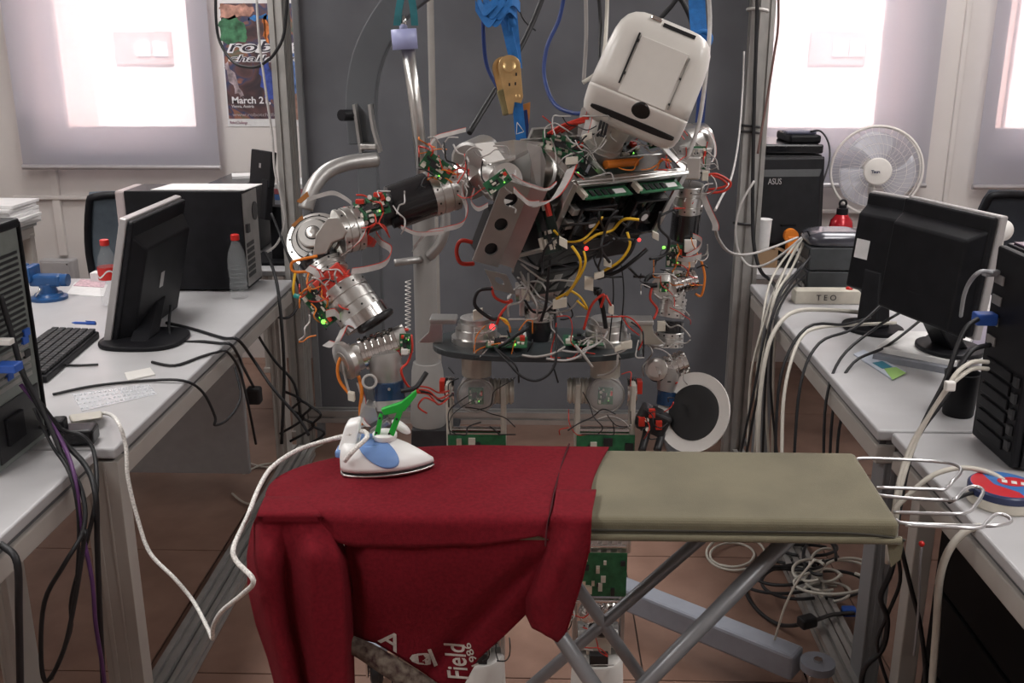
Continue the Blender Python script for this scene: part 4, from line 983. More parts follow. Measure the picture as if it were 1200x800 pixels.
for s_, hxp in ((-1, 558), (1, 710)):
    hp = G(hxp, 400, WZ); hX, hY = hp.x, 2.15
    MB().lathe((hX, hY, WZ), EZ, [(0, .056), (.012, .056), (.014, .048), (.030, .047), (.032, .043), (.045, .042)], 28).build('hip_yaw_motor', M_alu, rb)
    MB().lathe((hX, hY, WZ + .045), EZ, [(0, .036), (.010, .036), (.012, .030), (.0125, .012), (.016, .011)], 26).build('hip_yaw_cap', M_alud, rb)
    m = MB(); q = [V((hX + s_ * .045, hY - .03, WZ)), V((hX + s_ * .135, hY - .03, WZ)), V((hX + s_ * .115, hY - .03, WZ + .05)), V((hX + s_ * .10, hY - .03, WZ + .085)), V((hX + s_ * .055, hY - .03, WZ + .085))]
    q = [V((hX + s_ * .075, hY - .02, WZ)), V((hX + s_ * .13, hY - .02, WZ)), V((hX + s_ * .105, hY - .02, WZ + .025)), V((hX + s_ * .10, hY - .02, WZ + .048)), V((hX + s_ * .075, hY - .02, WZ + .048))]
    m.prism(q, EY * .012); m.build('hip_gusset', M_alu, rb, bev=.001)
    MB().box((hX + s_ * .072, hY - .01, WZ + .053), (.060, .05, .012)).build('hip_bridge', M_alud, rb, bev=.003)
    MB().cyl((hX, hY, WZ - .014), (hX, hY, WZ - .08), .034, n=22).build('hip_sleeve', M_beigem, rb)
    dz = P(hxp, 463, 2.12).z
    drum('hip_joint_body', (hX, hY + .03, dz), (hX, hY - .03, dz), .040, M_alud, style=1)
    pcb('hip_joint_board', V((hX, hY - .034, dz)), EX, EZ, .034, .04, seed=44 + s_)
    MB().ball((hX, hY - .028, dz), (.042, .030, .042), 20, 12).build('clear_dome', M_clear, rb)
    MB().torus((hX, hY - .03, dz), EY, .042, .0025, 28, 6).build('dome_rim', M_alud, rb)
    drum('hip_pitch_motor', (hX - s_ * .03, hY, dz), (hX - s_ * .085, hY, dz), .030, M_beigem, style=2)
    drum('hip_pulley', (hX + s_ * .05, hY, dz), (hX + s_ * .072, hY, dz), .034, M_chrome, style=2)
    MB().box((hX + s_ * .079, hY - .0, dz + .012), (.012, .026, .03)).build('red_connector', M_redm, rb, bev=.001)
    for q_ in (-1, 1):
        MB().box((hX + q_ * .062 * 1.0, hY - .02, dz - .045), (.012, .05, .15)).build('thigh_plate', M_beigem, rb, bev=.003)
    for zz in (dz - .085, ): MB().cyl((hX - .062, hY - .03, zz), (hX + .062, hY - .03, zz), .0085, n=12).build('cross_rod', M_chrome, rb)
    # thigh and shin
    for q_ in (-1, 1):
        MB().box((hX + q_ * .062, hY, .62), (.010, .045, .24)).build('thigh_plate', M_alud, rb, bev=.002)
        MB().box((hX + q_ * .058, hY, .30), (.010, .045, .34)).build('shin_plate', M_alud, rb, bev=.002)
    th_ = pcb('leg_board', V((hX + .002, hY - .05, P(hxp, 514, 2.1).z - .055)), EX, EZ, .132, .13, seed=50 + s_, dens=.6, chips=False)
    drum('knee_motor', (hX - .07, hY, .47), (hX + .07, hY, .47), .045, M_alu, style=2)
    drum('knee_cap', (hX - .084, hY, .47), (hX - .07, hY, .47), .040, M_chrome, style=1)
    zb = P(700, 673, 2.1).z
    pcb('leg_board', V((hX + .002, hY - .05, zb)), EX, EZ, .118, .115, seed=54 + s_, dens=1.2, chips=False)
    for zz in (zb + .072, zb - .075): MB().cyl((hX - .058, hY - .04, zz), (hX + .058, hY - .04, zz), .007, n=12).build('cross_rod', M_chrome, rb)
    MB().ball((hX - .02, hY - .03, zb - .115), (.032, .028, .030), 16, 10).build('ankle_motor', M_chrome, rb); MB().ball((hX + .028, hY - .035, zb - .10), (.024, .026, .026), 16, 10).build('ankle_motor', M_chrome, rb)
    drum('ankle_joint', (hX - .05, hY, .20), (hX + .05, hY, .20), .032, M_alud, style=0)
    MB().box((hX, hY - .03, .20), (.06, .04, .05)).build('ankle_servo', M_conn, rb, bev=.003); MB().box((hX, hY - .04, .245), (.05, .03, .03)).build('ankle_servo', M_chip, rb, bev=.003)
    MB().lathe((hX, hY - .02, .0), EZ, [(0, .066), (.02, .068), (.15, .062), (.156, .058)], 28).build('foot', M_white, rb)
    MB().box((hX, hY - .05, .172), (.045, .04, .03)).build('foot_sensor', M_chip, rb, bev=.002)
MB().cyl(P(577, 383, 2.06), P(577, 383, 2.075), .0065, n=12).build('status_light', M_ledr, rb)
MB().ball(P(687, 291, 1.93), .0042, 10, 6).build('status_light', M_ledr, rb); MB().ball(P(749, 281, 2.0), .0036, 10, 6).build('status_light', M_ledr, rb)
MB().ball(P(785, 163, 2.08), .005, 10, 6).build('status_light', M_ledg, rb); MB().ball(P(778, 290, 2.19), .004, 10, 6).build('status_light', M_ledg, rb); MB().ball(P(379, 377, 1.755), .0045, 10, 6).build('status_light', M_ledg, rb)
# ================================================================== THINGS ON THE LEFT DESKS
DZ = .74
# black tower with a sheet of paper on top
t5 = thing('computer_tower', (-1.26, 3.55, DZ), 'black computer tower with white paper lying on its top', 'computer')
x0, x1 = P(158, 344, 3.46).x, P(291, 344, 3.46).x; zt = P(230, 224, 3.46).z
MB().bb((x0, 3.46, DZ + .008), (x1, 3.65, zt)).build('case', M_black, t5, bev=.003)
MB().bb((x0 - .035, 3.462, DZ + .008), (x0, 3.648, zt)).build('front_bezel', mat('beige_bezel', (.40, .34, .34), .45, noise=.05), t5, bev=.008)
rp_ = MB().bb((x1, 3.47, DZ + .02), (x1 + .004, 3.64, zt - .012)).build('rear_panel', M_alud, t5)
for k in range(6): MB().bb((x1 + .004, 3.475, DZ + .05 + k * .022), (x1 + .006, 3.56, DZ + .064 + k * .022)).build('slot_cover', M_chip, rp_)
MB().lathe((x1 + .004, 3.60, zt - .09), EX, [(0, .034), (.003, .034), (.0035, .01)], 20).build('fan_grille', M_chip, rp_)
MB().bb((x1 + .004, 3.475, zt - .15), (x1 + .014, 3.50, zt - .12)).build('socket', M_chip, rp_)
for k, dx in enumerate((.03, .36)):
    for yy in (3.49, 3.62): MB().cyl((x0 + dx, yy, DZ), (x0 + dx, yy, DZ + .008), .014, n=12).build('foot', M_black, t5)
q = [P(176, 224, 3.465), P(286, 224, 3.465)]
m = MB(); a_, b_ = V((q[0].x, 3.47, zt + .001)), V((q[1].x, 3.47, zt + .001)); m.prism([a_, b_, b_ + V((.02, .16, 0)), a_ + V((.02, .16, 0))], EZ * .003)
tag(m.build('paper_sheet', M_paper), 'white paper lying on top of the black tower', 'paper')
# monitor seen from behind, facing the left wall
def monitor(name, label, near_top, near_bot, far_dir, width, rear, parts, bezel=M_silverp, bulge=.03, deep=.04, grp='computer monitors'):
    """near_top/near_bot: ends of the near side edge of the screen frame; far_dir: direction of its width; rear: outward rear normal"""
    e1 = V(far_dir).normalized(); e2 = (V(near_top) - V(near_bot)); hgt = e2.length; e2.normalize(); rr = V(rear); rr = (rr - e1 * rr.dot(e1) - e2 * rr.dot(e2)).normalized()
    c = (V(near_top) + V(near_bot)) / 2 + e1 * (width / 2); ax = (e1, e2, rr)
    t = thing(name, (parts['base'][0], parts['base'][1], parts.get('z', DZ)), label, 'monitor', grp)
    MB().box(c - rr * .008, (width, hgt, .022), ax).build('screen_frame', bezel, t, bev=.004)
    MB().box(c - rr * .0195, (width - .03, hgt - .03, .002), ax).build('screen', M_screen, t)
    MB().box(c + rr * .012, (width - .012, hgt - .012, .018), ax).build('rear_cover', M_black, t, bev=.006)
    rc = c + rr * (.018 + deep / 2) - e2 * (.02 * hgt / .3); m = MB(); w2, h2 = width * .47, hgt * .44
    m.hexa([rc - e1 * w2 - e2 * h2 - rr * deep / 2, rc + e1 * w2 - e2 * h2 - rr * deep / 2, rc + e1 * w2 + e2 * h2 - rr * deep / 2, rc - e1 * w2 + e2 * h2 - rr * deep / 2,
            rc - e1 * w2 * .86 - e2 * h2 * .9 + rr * deep / 2, rc + e1 * w2 * .86 - e2 * h2 * .9 + rr * deep / 2, rc + e1 * w2 * .86 + e2 * h2 * .78 + rr * deep / 2, rc - e1 * w2 * .86 + e2 * h2 * .78 + rr * deep / 2])
    m.build('rear_housing', M_black, t, bev=.006, segs=3)
    zb = parts.get('z', DZ); bx, by = parts['base']; top = rc + rr * deep * .3 - e2 * (hgt * .18)
    sx, sy = parts.get('bsize', (.11, .09))
    hr = V((rr.x, rr.y, 0)).normalized(); he = V((e1.x, e1.y, 0)).normalized()
    m = MB(); sp = []
    for k in range(36):
        th = 2 * math.pi * k / 36; ex = parts.get('bexp', 1.0)
        sp.append(V((bx, by, zb)) + he * (sx * math.copysign(abs(math.cos(th)) ** ex, math.cos(th))) + hr * (sy * math.copysign(abs(math.sin(th)) ** ex, math.sin(th))))
    m.prism(sp, EZ * .014); m.build('base', M_black, t, bev=.004)
    b0 = V((bx, by, zb + .013)); nw = parts.get('neck', .035)
    m = MB(); m.hexa([b0 - he * nw * 1.25 - hr * .03, b0 + he * nw * 1.25 - hr * .03, b0 + he * nw * 1.25 + hr * .028, b0 - he * nw * 1.25 + hr * .028,
                      top - he * nw - rr * .03, top + he * nw - rr * .03, top + he * nw + rr * .012, top - he * nw + rr * .012]); m.build('neck', M_black, t, bev=.006)
    return t, c, ax, rc
nb_, nt_ = P(128, 402, 2.80), P(147, 257, 2.80)
mo, mc_, ax_, rc_ = monitor('computer_monitor', 'black monitor seen from behind between keyboard and bottle', nt_, nb_, EY, .46, EX, {'base': (-1.185, 2.84), 'bsize': (.115, .125), 'bexp': .7, 'neck': .04})
MB().box(rc_ + ax_[2] * .021 - ax_[0] * .02 - ax_[1] * .0, (.03, .05, .001), ax_).build('maker_mark', M_silverp, mo)
# keyboard
ka, kb = G(116, 386, DZ + .025), G(40, 450, DZ + .025); kd = (kb - ka); kd.z = 0; kd.normalize(); ks = EZ.cross(kd).normalized(); ks = ks if ks.x < 0 else -ks
ky = thing('keyboard', V((ka.x, ka.y, DZ)) + kd * .2, 'black computer keyboard lying beside the monitor', 'keyboard')
ko = V((ka.x, ka.y, DZ))
m = MB(); m.hexa([ko, ko + kd * .43, ko + kd * .43 + ks * .15, ko + ks * .15, ko + EZ * .02, ko + kd * .43 + EZ * .02, ko + kd * .43 + ks * .15 + EZ * .030, ko + ks * .15 + EZ * .030]); m.build('tray', M_black, ky, bev=.004)
m = MB(); sl = (ks * .15 + EZ * .010).normalized(); kn = kd.cross(sl); kn = kn if kn.z > 0 else -kn
for i in range(20):
    for j in range(6):
        m.box(ko + EZ * .0235 + kd * (.018 + i * .0205) + sl * (.016 + j * .0215) + kn * .003, (.017, .018, .009), (kd, sl, kn))
k_ = m.build('keys', mat('key_plastic', (.02, .02, .022), .55, noise=.2), ky, bev=.0015); k_['kind'] = 'stuff'
pn = thing('ballpoint_pen', G(100, 379, DZ + .035), 'blue ballpoint pen lying on the far end of the keyboard', 'pen')
p0_, p1_ = G(84, 378, DZ + .034), G(112, 379, DZ + .034)
MB().lathe(p0_, p1_ - p0_, [(0, .001), (.012, .0042), ((p1_ - p0_).length - .03, .0045), ((p1_ - p0_).length - .028, .0055), ((p1_ - p0_).length, .005)], 12).build('barrel', M_blue, pn)
MB().tube([p1_ + EZ * .006, p1_ + V((-.03, 0, .008))], .0016, 6, 1).build('clip', M_blue, pn)
# near tower seen from the rear
TX, TY0, TY1, TZ = -1.113, 1.855, 2.068, 1.237
nt5 = thing('computer_tower', (-1.35, 1.96, DZ), 'grey steel computer tower seen from the rear, full of sockets and cables', 'computer')
M_case = mat('green_grey_steel', (.21, .23, .215), .45, .3, noise=.1)
MB().bb((-1.6, TY0, DZ + .006), (TX, TY1, TZ - .01)).build('case', M_case, nt5, bev=.003)
MB().bb((-1.61, TY0 - .004, TZ - .012), (TX + .006, TY1 + .006, TZ + .008)).build('top_cover', M_black, nt5, bev=.005)
MB().bb((TX - .02, TY1, DZ + .004), (TX + .006, TY1 + .007, TZ)).build('side_cover_edge', M_black, nt5, bev=.002)
for k in range(16): MB().bb((TX, 1.90, .985 + k * .0125), (TX + .003, 2.05, .9905 + k * .0125)).build('vent_slot', M_chip, nt5)
MB().bb((TX, 1.87, DZ + .02), (TX + .004, 2.055, DZ + .14)).build('power_supply', M_chip, nt5, bev=.002)
MB().bb((TX + .002, 1.90, DZ + .05), (TX + .012, 1.97, DZ + .11)).build('mains_socket', M_black, nt5, bev=.003)
for k in range(5): MB().bb((TX, 1.88, .905 + k * .016), (TX + .004, 2.04, .915 + k * .016)).build('slot_cover', M_alud, nt5)
for k, (yy, zz, mm_) in enumerate([(2.03, .985, M_blue), (2.04, 1.0, M_blue), (1.95, .93, M_blue), (2.03, .955, M_chip), (1.99, .96, M_solder)]): MB().bb((TX, yy - .012, zz - .008), (TX + .006, yy + .012, zz + .008)).build('socket', mm_, nt5, bev=.001)
vg = MB().box(P(10, 430, 1.90), (.045, .035, .018)).build('blue_plug', M_blue, nt5, bev=.003); MB().box(P(6, 400, 1.9), (.03, .02, .012)).build('jack_plug', M_white, nt5, bev=.002)
# bottles
M_pet = mat('clear_bottle', (0.72, 0.76, 0.77), 0.05, alpha=.11)
def bottle(label, x, y, Y=None, red=False):
    b = G(x, y, DZ) if Y is None else V((P(x, y, Y).x, Y, DZ))
    t = thing('plastic_bottle', b, label, 'bottle', 'plastic bottles with red caps')
    prof = [(0, .024), (.003, .030), (.02, .032), (.06, .031), (.075, .029), (.09, .032), (.135, .0325), (.165, .028), (.19, .018), (.205, .0125), (.216, .0125)]
    MB().lathe(b, EZ, prof, 24).build('bottle_body', M_pet, t)
    MB().lathe(b + EZ * .207, EZ, [(0, .0145), (.003, .0152), (.018, .0150), (.020, .013)], 20).build('cap', M_red, t)
    if red:
        MB().lathe(b + EZ * .092, EZ, [(0, .0325), (.043, .0332)], 24, cap=False).build('paper_label', M_red, t)
        m = MB(); m.ribbon([b + V((.034 * math.sin(a), -.034 * math.cos(a), .113 + .012 * math.sin(a * 3))) for a in (-.9, -.5, -.1, .3, .7, 1.1)], EZ * .006, .0006); m.build('white_wave', M_white, t)
    else:
        for zz in (.05, .08, .11): MB().torus(b + EZ * zz, EZ, .0318, .0012, 24, 6).build('moulded_ring', M_pet, t)
    return t
bottle('clear empty bottle with red cap before the black tower', 281, 349)
bottle('clear bottle with red label and cap behind the monitor', 131, 357, red=True)
# vise
vc = G(58, 350, DZ); vi = thing('bench_vise', vc, 'blue cast metal bench vise on the far corner of the desk', 'vise')
M_vise = mat('blue_enamel', (.015, .075, .22), .35, noise=.15, coat=.2)
MB().lathe(vc, EZ, [(0, .062), (.010, .062), (.014, .05), (.022, .045), (.024, .03)], 24).build('swivel_base', M_vise, vi)
MB().lathe(vc + EZ * .02, EZ, [(0, .034), (.02, .028), (.035, .03)], 20).build('column', M_vise, vi)
MB().box(vc + V((.0, 0, .068)), (.11, .05, .040)).build('body', M_vise, vi, bev=.008); MB().box(vc + V((-.052, 0, .092)), (.028, .085, .055)).build('jaw', M_vise, vi, bev=.005); MB().box(vc + V((-.088, 0, .092)), (.026, .085, .055)).build('jaw', M_vise, vi, bev=.005)
MB().cyl(vc + V((.05, 0, .068)), vc + V((.075, 0, .068)), .022, n=16).build('end_boss', M_vise, vi, bev=.003); MB().cyl(vc + V((-.10, -.005, .062)), vc + V((.05, -.005, .062)), .008, n=10).build('screw', M_chrome, vi)
MB().tube([vc + V((-.02, -.05, .02)), vc + V((.0, -.05, .05))], .004, 8, 1).build('lever', M_chrome, vi)
# papers, cards, wrap, power strip
def sheet(name, label, cat, pts, z, th, m, grp=None):
    mb = MB(); mb.prism([G(x, y, z) for x, y in pts], EZ * th); return tag(mb.build(name, m), label, cat, grp)
sheet('paper_sheet', 'loose white printed sheet beside the blue vise', 'paper', [(78, 345), (88, 331), (126, 334), (121, 348)], DZ, .002, M_paper)
sheet('paper_sheet', 'pinkish printed sheet lying on the papers near the vise', 'paper', [(86, 335), (95, 327), (124, 330), (122, 337)], DZ + .0025, .0015, mat('pink_paper', (.55, .38, .42), .8, noise=.3, nscale=90))
sb_ = G(117, 329, DZ); tag(MB().box(sb_ + EZ * .0175, (.05, .05, .035)).build('card_box', M_paper, bev=.002), 'small white card box beside the red labelled bottle', 'box')
sheet('plastic_card', 'small white plastic card lying on the desk before the monitor', 'card', [(146, 438), (176, 432), (182, 440), (150, 447)], DZ, .004, M_white)
bw = thing('bubble_wrap', G(135, 466, DZ), 'strip of clear bubble wrap lying on the desk', 'bubble wrap')
pts = [(84, 462), (175, 450), (184, 462), (96, 482)]
M_wrap = mat('wrap_film', (.85, .87, .90), .1, alpha=.35)
qa = [G(x, y, DZ + .001) for x, y in pts]
MB().prism(qa, EZ * .001).build('film', M_wrap, bw)
m = MB(); rd = random.Random(5)
for i in range(16):
    for j in range(4):
        c = qa[0].lerp(qa[1], (i + .5) / 16).lerp(qa[3].lerp(qa[2], (i + .5) / 16), (j + .5) / 4); m.ball(c + EZ * .001, (.0045, .0045, .003), 8, 4)
o = m.build('bubbles', M_wrap, bw); o['kind'] = 'stuff'
ps = thing('power_strip', G(92, 508, DZ), 'black power strip with a cream plug at the desk joint', 'power strip')
c = G(90, 509, DZ + .02); d = (G(112, 504, DZ) - G(70, 506, DZ)).normalized(); s_ = EZ.cross(d)
MB().box(c, (.085, .06, .038), (d, s_, EZ)).build('strip_body', M_blackg, ps, bev=.008, segs=3); MB().box(c + d * -.035 + EZ * .026, (.03, .04, .03), (d, s_, EZ)).build('black_plug', M_black, ps, bev=.006)
MB().tube([c - d * .06 + EZ * .02, c - d * .12 + EZ * .03, P(20, 490, 1.99)], .005, 8, 4).build('cord', M_rubber, ps)
# chair behind the tower
def office_chair(label, cx, cy, zb, w_, h_, facing, m, seat=.47):
    t = thing('office_chair', (cx, cy, 0), label, 'chair', 'office chairs')
    f_ = V(facing).normalized(); s_ = EZ.cross(f_)
    def bf(u, v):
        x = (u - .5) * 2; z = (v - .5) * 2; ww = w_ / 2 * (1 - .12 * z * (z > 0)) * (1 - .05 * abs(z) ** 4)
        return V((cx, cy, zb)) + s_ * (x * ww * (1 - .06 * abs(z) ** 6)) + EZ * (z * h_ / 2) - f_ * (.03 * (1 - x * x)) + f_ * (.05 * z * z)
    MB().grid(bf, 12, 12).build('backrest', m, t, solid=.04)
    rim_ = [bf(math.cos(a) * .5 * min(1 / max(abs(math.cos(a)), abs(math.sin(a))), 1.0) * .98 + .5, math.sin(a) * .5 * min(1 / max(abs(math.cos(a)), abs(math.sin(a))), 1.0) * .98 + .5) for a in [2 * math.pi * k / 24 for k in range(25)]]
    MB().tube([bf(u, v) for u, v in [(0.02, .0), (0, .5), (.0, .92), (.06, 1), (.5, 1), (.94, 1), (1, .92), (1, .5), (.98, 0), (.5, 0), (.02, 0)]], .016, 8, 4).build('rim', M_black, t)
    MB().box(V((cx, cy, seat)) + f_ * .22, (.46, .46, .07), (s_, f_, EZ)).build('seat', m, t, bev=.03, segs=3)
    MB().tube([V((cx, cy, zb)) - f_ * .05, V((cx, cy, seat)) - f_ * .06, V((cx, cy, seat - .05)) + f_ * .1], .018, 8, 4).build('back_stem', M_black, t)
    MB().cyl(V((cx, cy, .08)) + f_ * .2, V((cx, cy, seat - .03)) + f_ * .2, .025, n=12).build('gas_column', M_black, t)
    for k in range(5):
        a = 2 * math.pi * k / 5; e = V((cx, cy, 0)) + f_ * .2 + V((math.cos(a), math.sin(a), 0)) * .27
        MB().tube([V((cx, cy, .10)) + f_ * .2, e + EZ * .075], .017, 8, 1).build('leg', M_black, t); MB().ball(e + EZ * .03, .03, 10, 8).build('caster', M_black, t)
    return t
cp = P(164, 282, 4.15)
office_chair('blue grey chair backrest behind the red labelled bottle', cp.x, 4.15, cp.z - .05, .42, .50, (.25, -.97, 0), mat('blue_grey_fabric', (.10, .125, .15), .8, noise=.1, bump=.2))
# table in the corner with stacks of paper
tc_ = G(43, 258, .85)
tb = thing('side_table', (tc_.x - .4, tc_.y - .35, 0), 'grey steel framed side table in the corner under stacked papers', 'table')
MB().bb((tc_.x - .85, tc_.y - .7, .828), (tc_.x, tc_.y, .85)).build('table_top', mat('grey_top', (.35, .36, .36), .5, noise=.05), tb, bev=.004)
MB().bb((tc_.x - .84, tc_.y - .69, .78), (tc_.x - .01, tc_.y - .01, .826)).build('apron', M_beige, tb, bev=.004)
for xx in (tc_.x - .03, tc_.x - .82):
    for yy in (tc_.y - .04, tc_.y - .66): MB().bb((xx - .022, yy - .022, 0), (xx + .022, yy + .022, .80)).build('leg', M_beige, tb, bev=.006)
rd = random.Random(8)
for k in range(7):
    z = .851 + k * .0145; jx, jy, an = rd.uniform(-.012, .012), rd.uniform(-.012, .012), rd.uniform(-.10, .10)
    e1 = V((math.cos(an), math.sin(an), 0)); e2 = V((-e1.y, e1.x, 0)); cc = V((tc_.x - .12 + jx, tc_.y - .13 + jy, z + .006))
    m = MB().box(cc, (.30, .22, .013), (e1, e2, EZ))
    tag(m.build('paper_stack', M_paper, bev=.001), ['lowest', 'second lowest', 'third lowest', 'middle', 'third from the top', 'second from the top', 'topmost'][k] + ' paper sheaf in the pile on the corner table' if k != 3 else 'middle paper sheaf of the pile on the corner table', 'paper', 'sheaves piled on the corner table')
e_ = P(52, 302, YW); e2_ = P(95, 332, YW)
eb = thing('socket_box', (e_.x + .09, YW - .03, e2_.z), 'grey electrical box mounted low on the back wall', 'electrical box')
MB().bb((e_.x, YW - .06, e2_.z), (e2_.x, YW, e_.z)).build('housing', mat('grey_box_plastic', (.42, .41, .42), .5, noise=.04), eb, bev=.006); MB().bb((e_.x + .01, YW - .066, e2_.z + .01), (e2_.x - .02, YW - .06, e_.z - .01)).build('lid', _mc['grey_box_plastic'], eb, bev=.003); MB().cyl((e2_.x - .03, YW - .068, e_.z - .02), (e2_.x - .03, YW - .062, e_.z - .02), .004, n=8).build('screw', M_chip, eb)
# things on the far left desk: small monitor, paper, printer box
t = thing('small_monitor', (-1.12, 4.25, DZ), 'small black screen turned away, behind the black tower', 'monitor')
c = P(308, 197, 4.0); e1 = (P(320, 180, 3.93) - P(289, 190, 4.1)); e1.z = 0; e1.normalize(); n_ = V((e1.y, -e1.x, 0)); e2 = (EZ + n_ * -.15).normalized(); n_ = e1.cross(e2)
MB().box(c, (.17, .14, .025), (e1, e2, n_)).build('rear_cover', M_black, t, bev=.004); MB().box(c + n_ * .0135 + e2 * .01, (.014, .018, .001), (e1, e2, n_)).build('maker_mark', M_silverp, t)
MB().box(c + e1 * .05 - e2 * .12, (.05, .16, .03), (e1, e2, n_)).build('neck', M_black, t, bev=.004); MB().bb((c.x - .06, c.y - .1, DZ), (c.x + .14, c.y + .12, DZ + .015)).build('base', M_black, t, bev=.004); MB().bb((c.x + .02, c.y - .03, DZ + .012), (c.x + .08, c.y + .03, c.z - .15)).build('column', M_black, t, bev=.004)
pr = thing('printer', (-1.42, 4.3, DZ), 'black flat printer behind the tower by the wall', 'printer')
zt2 = P(270, 208, 4.3).z; xa, xb = P(247, 214, 4.2).x, P(300, 214, 4.2).x
MB().bb((xa, 4.1, DZ), (xb, 4.5, zt2 - .03)).build('body', M_black, pr, bev=.008); MB().bb((xa + .01, 4.11, zt2 - .028), (xb - .01, 4.49, zt2)).build('scanner_lid', M_blackg, pr, bev=.006); MB().bb((xa + .05, 4.06, DZ + .05), (xb - .05, 4.12, DZ + .065)).build('paper_tray', M_black, pr)
MB_ = MB(); MB_.box((xb - .07, 4.32, zt2 + .006), (.13, .12, .011), (V((.95, .3, 0)), V((-.3, .95, 0)), EZ)); tag(MB_.build('paper_stack', M_paper), 'few white papers lying on the black printer lid', 'paper')
for k, (c_, lab) in enumerate([((.30, .31, .34), 'grey box lying under the paperbacks beyond the gantry post'), ((.08, .16, .4), 'blue paperback in the pile beyond the gantry post'), ((.45, .12, .14), 'red paperback in the pile beyond the gantry post'), ((.6, .6, .6), 'white paperback on top of the pile beyond the gantry post')]):
    zz = DZ + [0, .22, .245, .268][k]; hh = [.22, .024, .022, .02][k]
    tag(MB().bb((P(330, 250, 4.3).x, 4.2, zz), (P(364, 250, 4.3).x + .03 - .004 * k, 4.42, zz + hh)).build('paperback' if k else 'storage_box', mat('cover_%d' % k, c_, .5, noise=.1), bev=.002), lab, 'book' if k else 'box')
# poster on the back wall
pp = [P(253, 3, YW), P(269, 147, YW)]; PXa = P(262, 80, YW).x; PXb = P(366, 80, YW).x; PZ0, PZ1 = P(300, 148, YW).z, P(300, -2, YW).z
po = thing('poster', ((PXa + PXb) / 2, YW - .004, PZ0), 'dark colourful event poster on the wall beside the blind', 'poster')
MB().bb((PXa, YW - .003, PZ0), (PXb, YW - .001, PZ1)).build('sheet', M_paper, po)
M_art = bpy.data.materials.new('poster_art'); M_art.use_nodes = True; nt = M_art.node_tree; b = nt.nodes['Principled BSDF']; b.inputs['Roughness'].default_value = .4
tc = nt.nodes.new('ShaderNodeTexCoord'); n1 = nt.nodes.new('ShaderNodeTexNoise'); n1.inputs['Scale'].default_value = 5.5; n1.inputs['Detail'].default_value = 2.5; n1.inputs['Distortion'].default_value = 1.2
nt.links.new(tc.outputs['Object'], n1.inputs['Vector']); rp = nt.nodes.new('ShaderNodeValToRGB'); els = rp.color_ramp.elements
els[0].position = .30; els[0].color = (.02, .02, .03, 1); els[1].position = .72; els[1].color = (.45, .25, .18, 1)
for p_, c_ in ((.40, (.06, .035, .04, 1)), (.48, (.12, .06, .06, 1)), (.54, (.03, .05, .12, 1)), (.60, (.30, .12, .07, 1)), (.66, (.07, .12, .09, 1))): e = els.new(p_); e.color = c_
nt.links.new(n1.outputs['Fac'], rp.inputs[0]); nt.links.new(rp.outputs[0], b.inputs['Base Color'])
ZB = P(300, 139, YW).z; ZT = P(300, 4, YW).z
MB().bb((PXa + .008, YW - .0045, ZB), (PXb - .008, YW - .003, ZT)).build('printed_art', M_art, po)
M_tw = mat('poster_white', (.75, .74, .76), .5); M_td = mat('poster_dark', (.03, .025, .04), .5)
def wpt(x, y): v = P(x, y, YW); return V((v.x, YW - .0055, v.z))
def ptext(s, x, y, hpx, fitpx, m, dz=0.0, shear=0.0, bold=0.0):
    o = wpt(x, y) - EY * dz; k = (wpt(x + fitpx, y) - wpt(x, y)).length; sz = (wpt(x, y - hpx) - wpt(x, y)).length / .72
    return text('poster_lettering', s, sz, m, o, EX, EZ, po, .0003, fit=k, shear=shear, bold=bold * sz)
ptext('robot', 266, 61, 14, 88, M_tw, 0, .25, .06); ptext('robot', 266.5, 60.5, 13, 87, M_td, .0012, .25, 0)
ptext('challenge', 267, 72, 8, 88, M_tw, 0, .25, .05); ptext('challenge', 267.3, 71.7, 7.5, 87, M_td, .0012, .25, 0)
ptext('March 21, 2', 272, 121, 8, 54, M_tw, 0, 0, .02); ptext('Vienna, Austria', 272, 126, 3.5, 26, M_tw); ptext('www.robotchallenge', 273, 136, 4, 62, mat('poster_grey', (.4, .36, .38), .5))
ptext('RobotChallenge', 270, 145, 3.5, 20, mat('poster_plum', (.2, .05, .1), .5))
for nm, pts_, c_ in (('art_green', [(257, 24), (278, 20), (290, 45), (262, 50)], (.05, .16, .08)), ('art_blue', [(293, 19), (314, 17), (315, 21), (294, 24)], (.03, .16, .42)), ('art_orange', [(308, 20), (313, 19), (315, 48), (310, 45)], (.55, .16, .04)), ('art_blue_arm', [(305, 72), (315, 72), (322, 112), (313, 116), (306, 95)], (.04, .07, .30)), ('art_blue_patch', [(336, 60), (352, 60), (354, 105), (338, 107)], (.12, .20, .42)), ('art_brown', [(338, 110), (354, 110), (355, 138), (340, 138)], (.30, .17, .13)), ('art_wheel', [(263, 78), (268, 75), (284, 108), (284, 114), (275, 105)], (.35, .28, .30)), ('art_skin', [(258, 6), (290, 6), (296, 16), (262, 22)], (.42, .22, .17))):
    m = MB(); cl_ = [V((x, y, 0)) for x, y in pts_]; cl_ = [V((q.x + 1.6 * math.sin(i_ * 1.9), q.y + 1.8 * math.cos(i_ * 2.3), 0)) for i_, q in enumerate(spline(cl_ + [cl_[0]], 5)[:-1])]; m.prism([wpt(q.x, q.y) + EY * .0006 for q in cl_], -EY * .0004); m.build(nm, mat('m_' + nm, c_, .5, noise=.7, nscale=24), po)
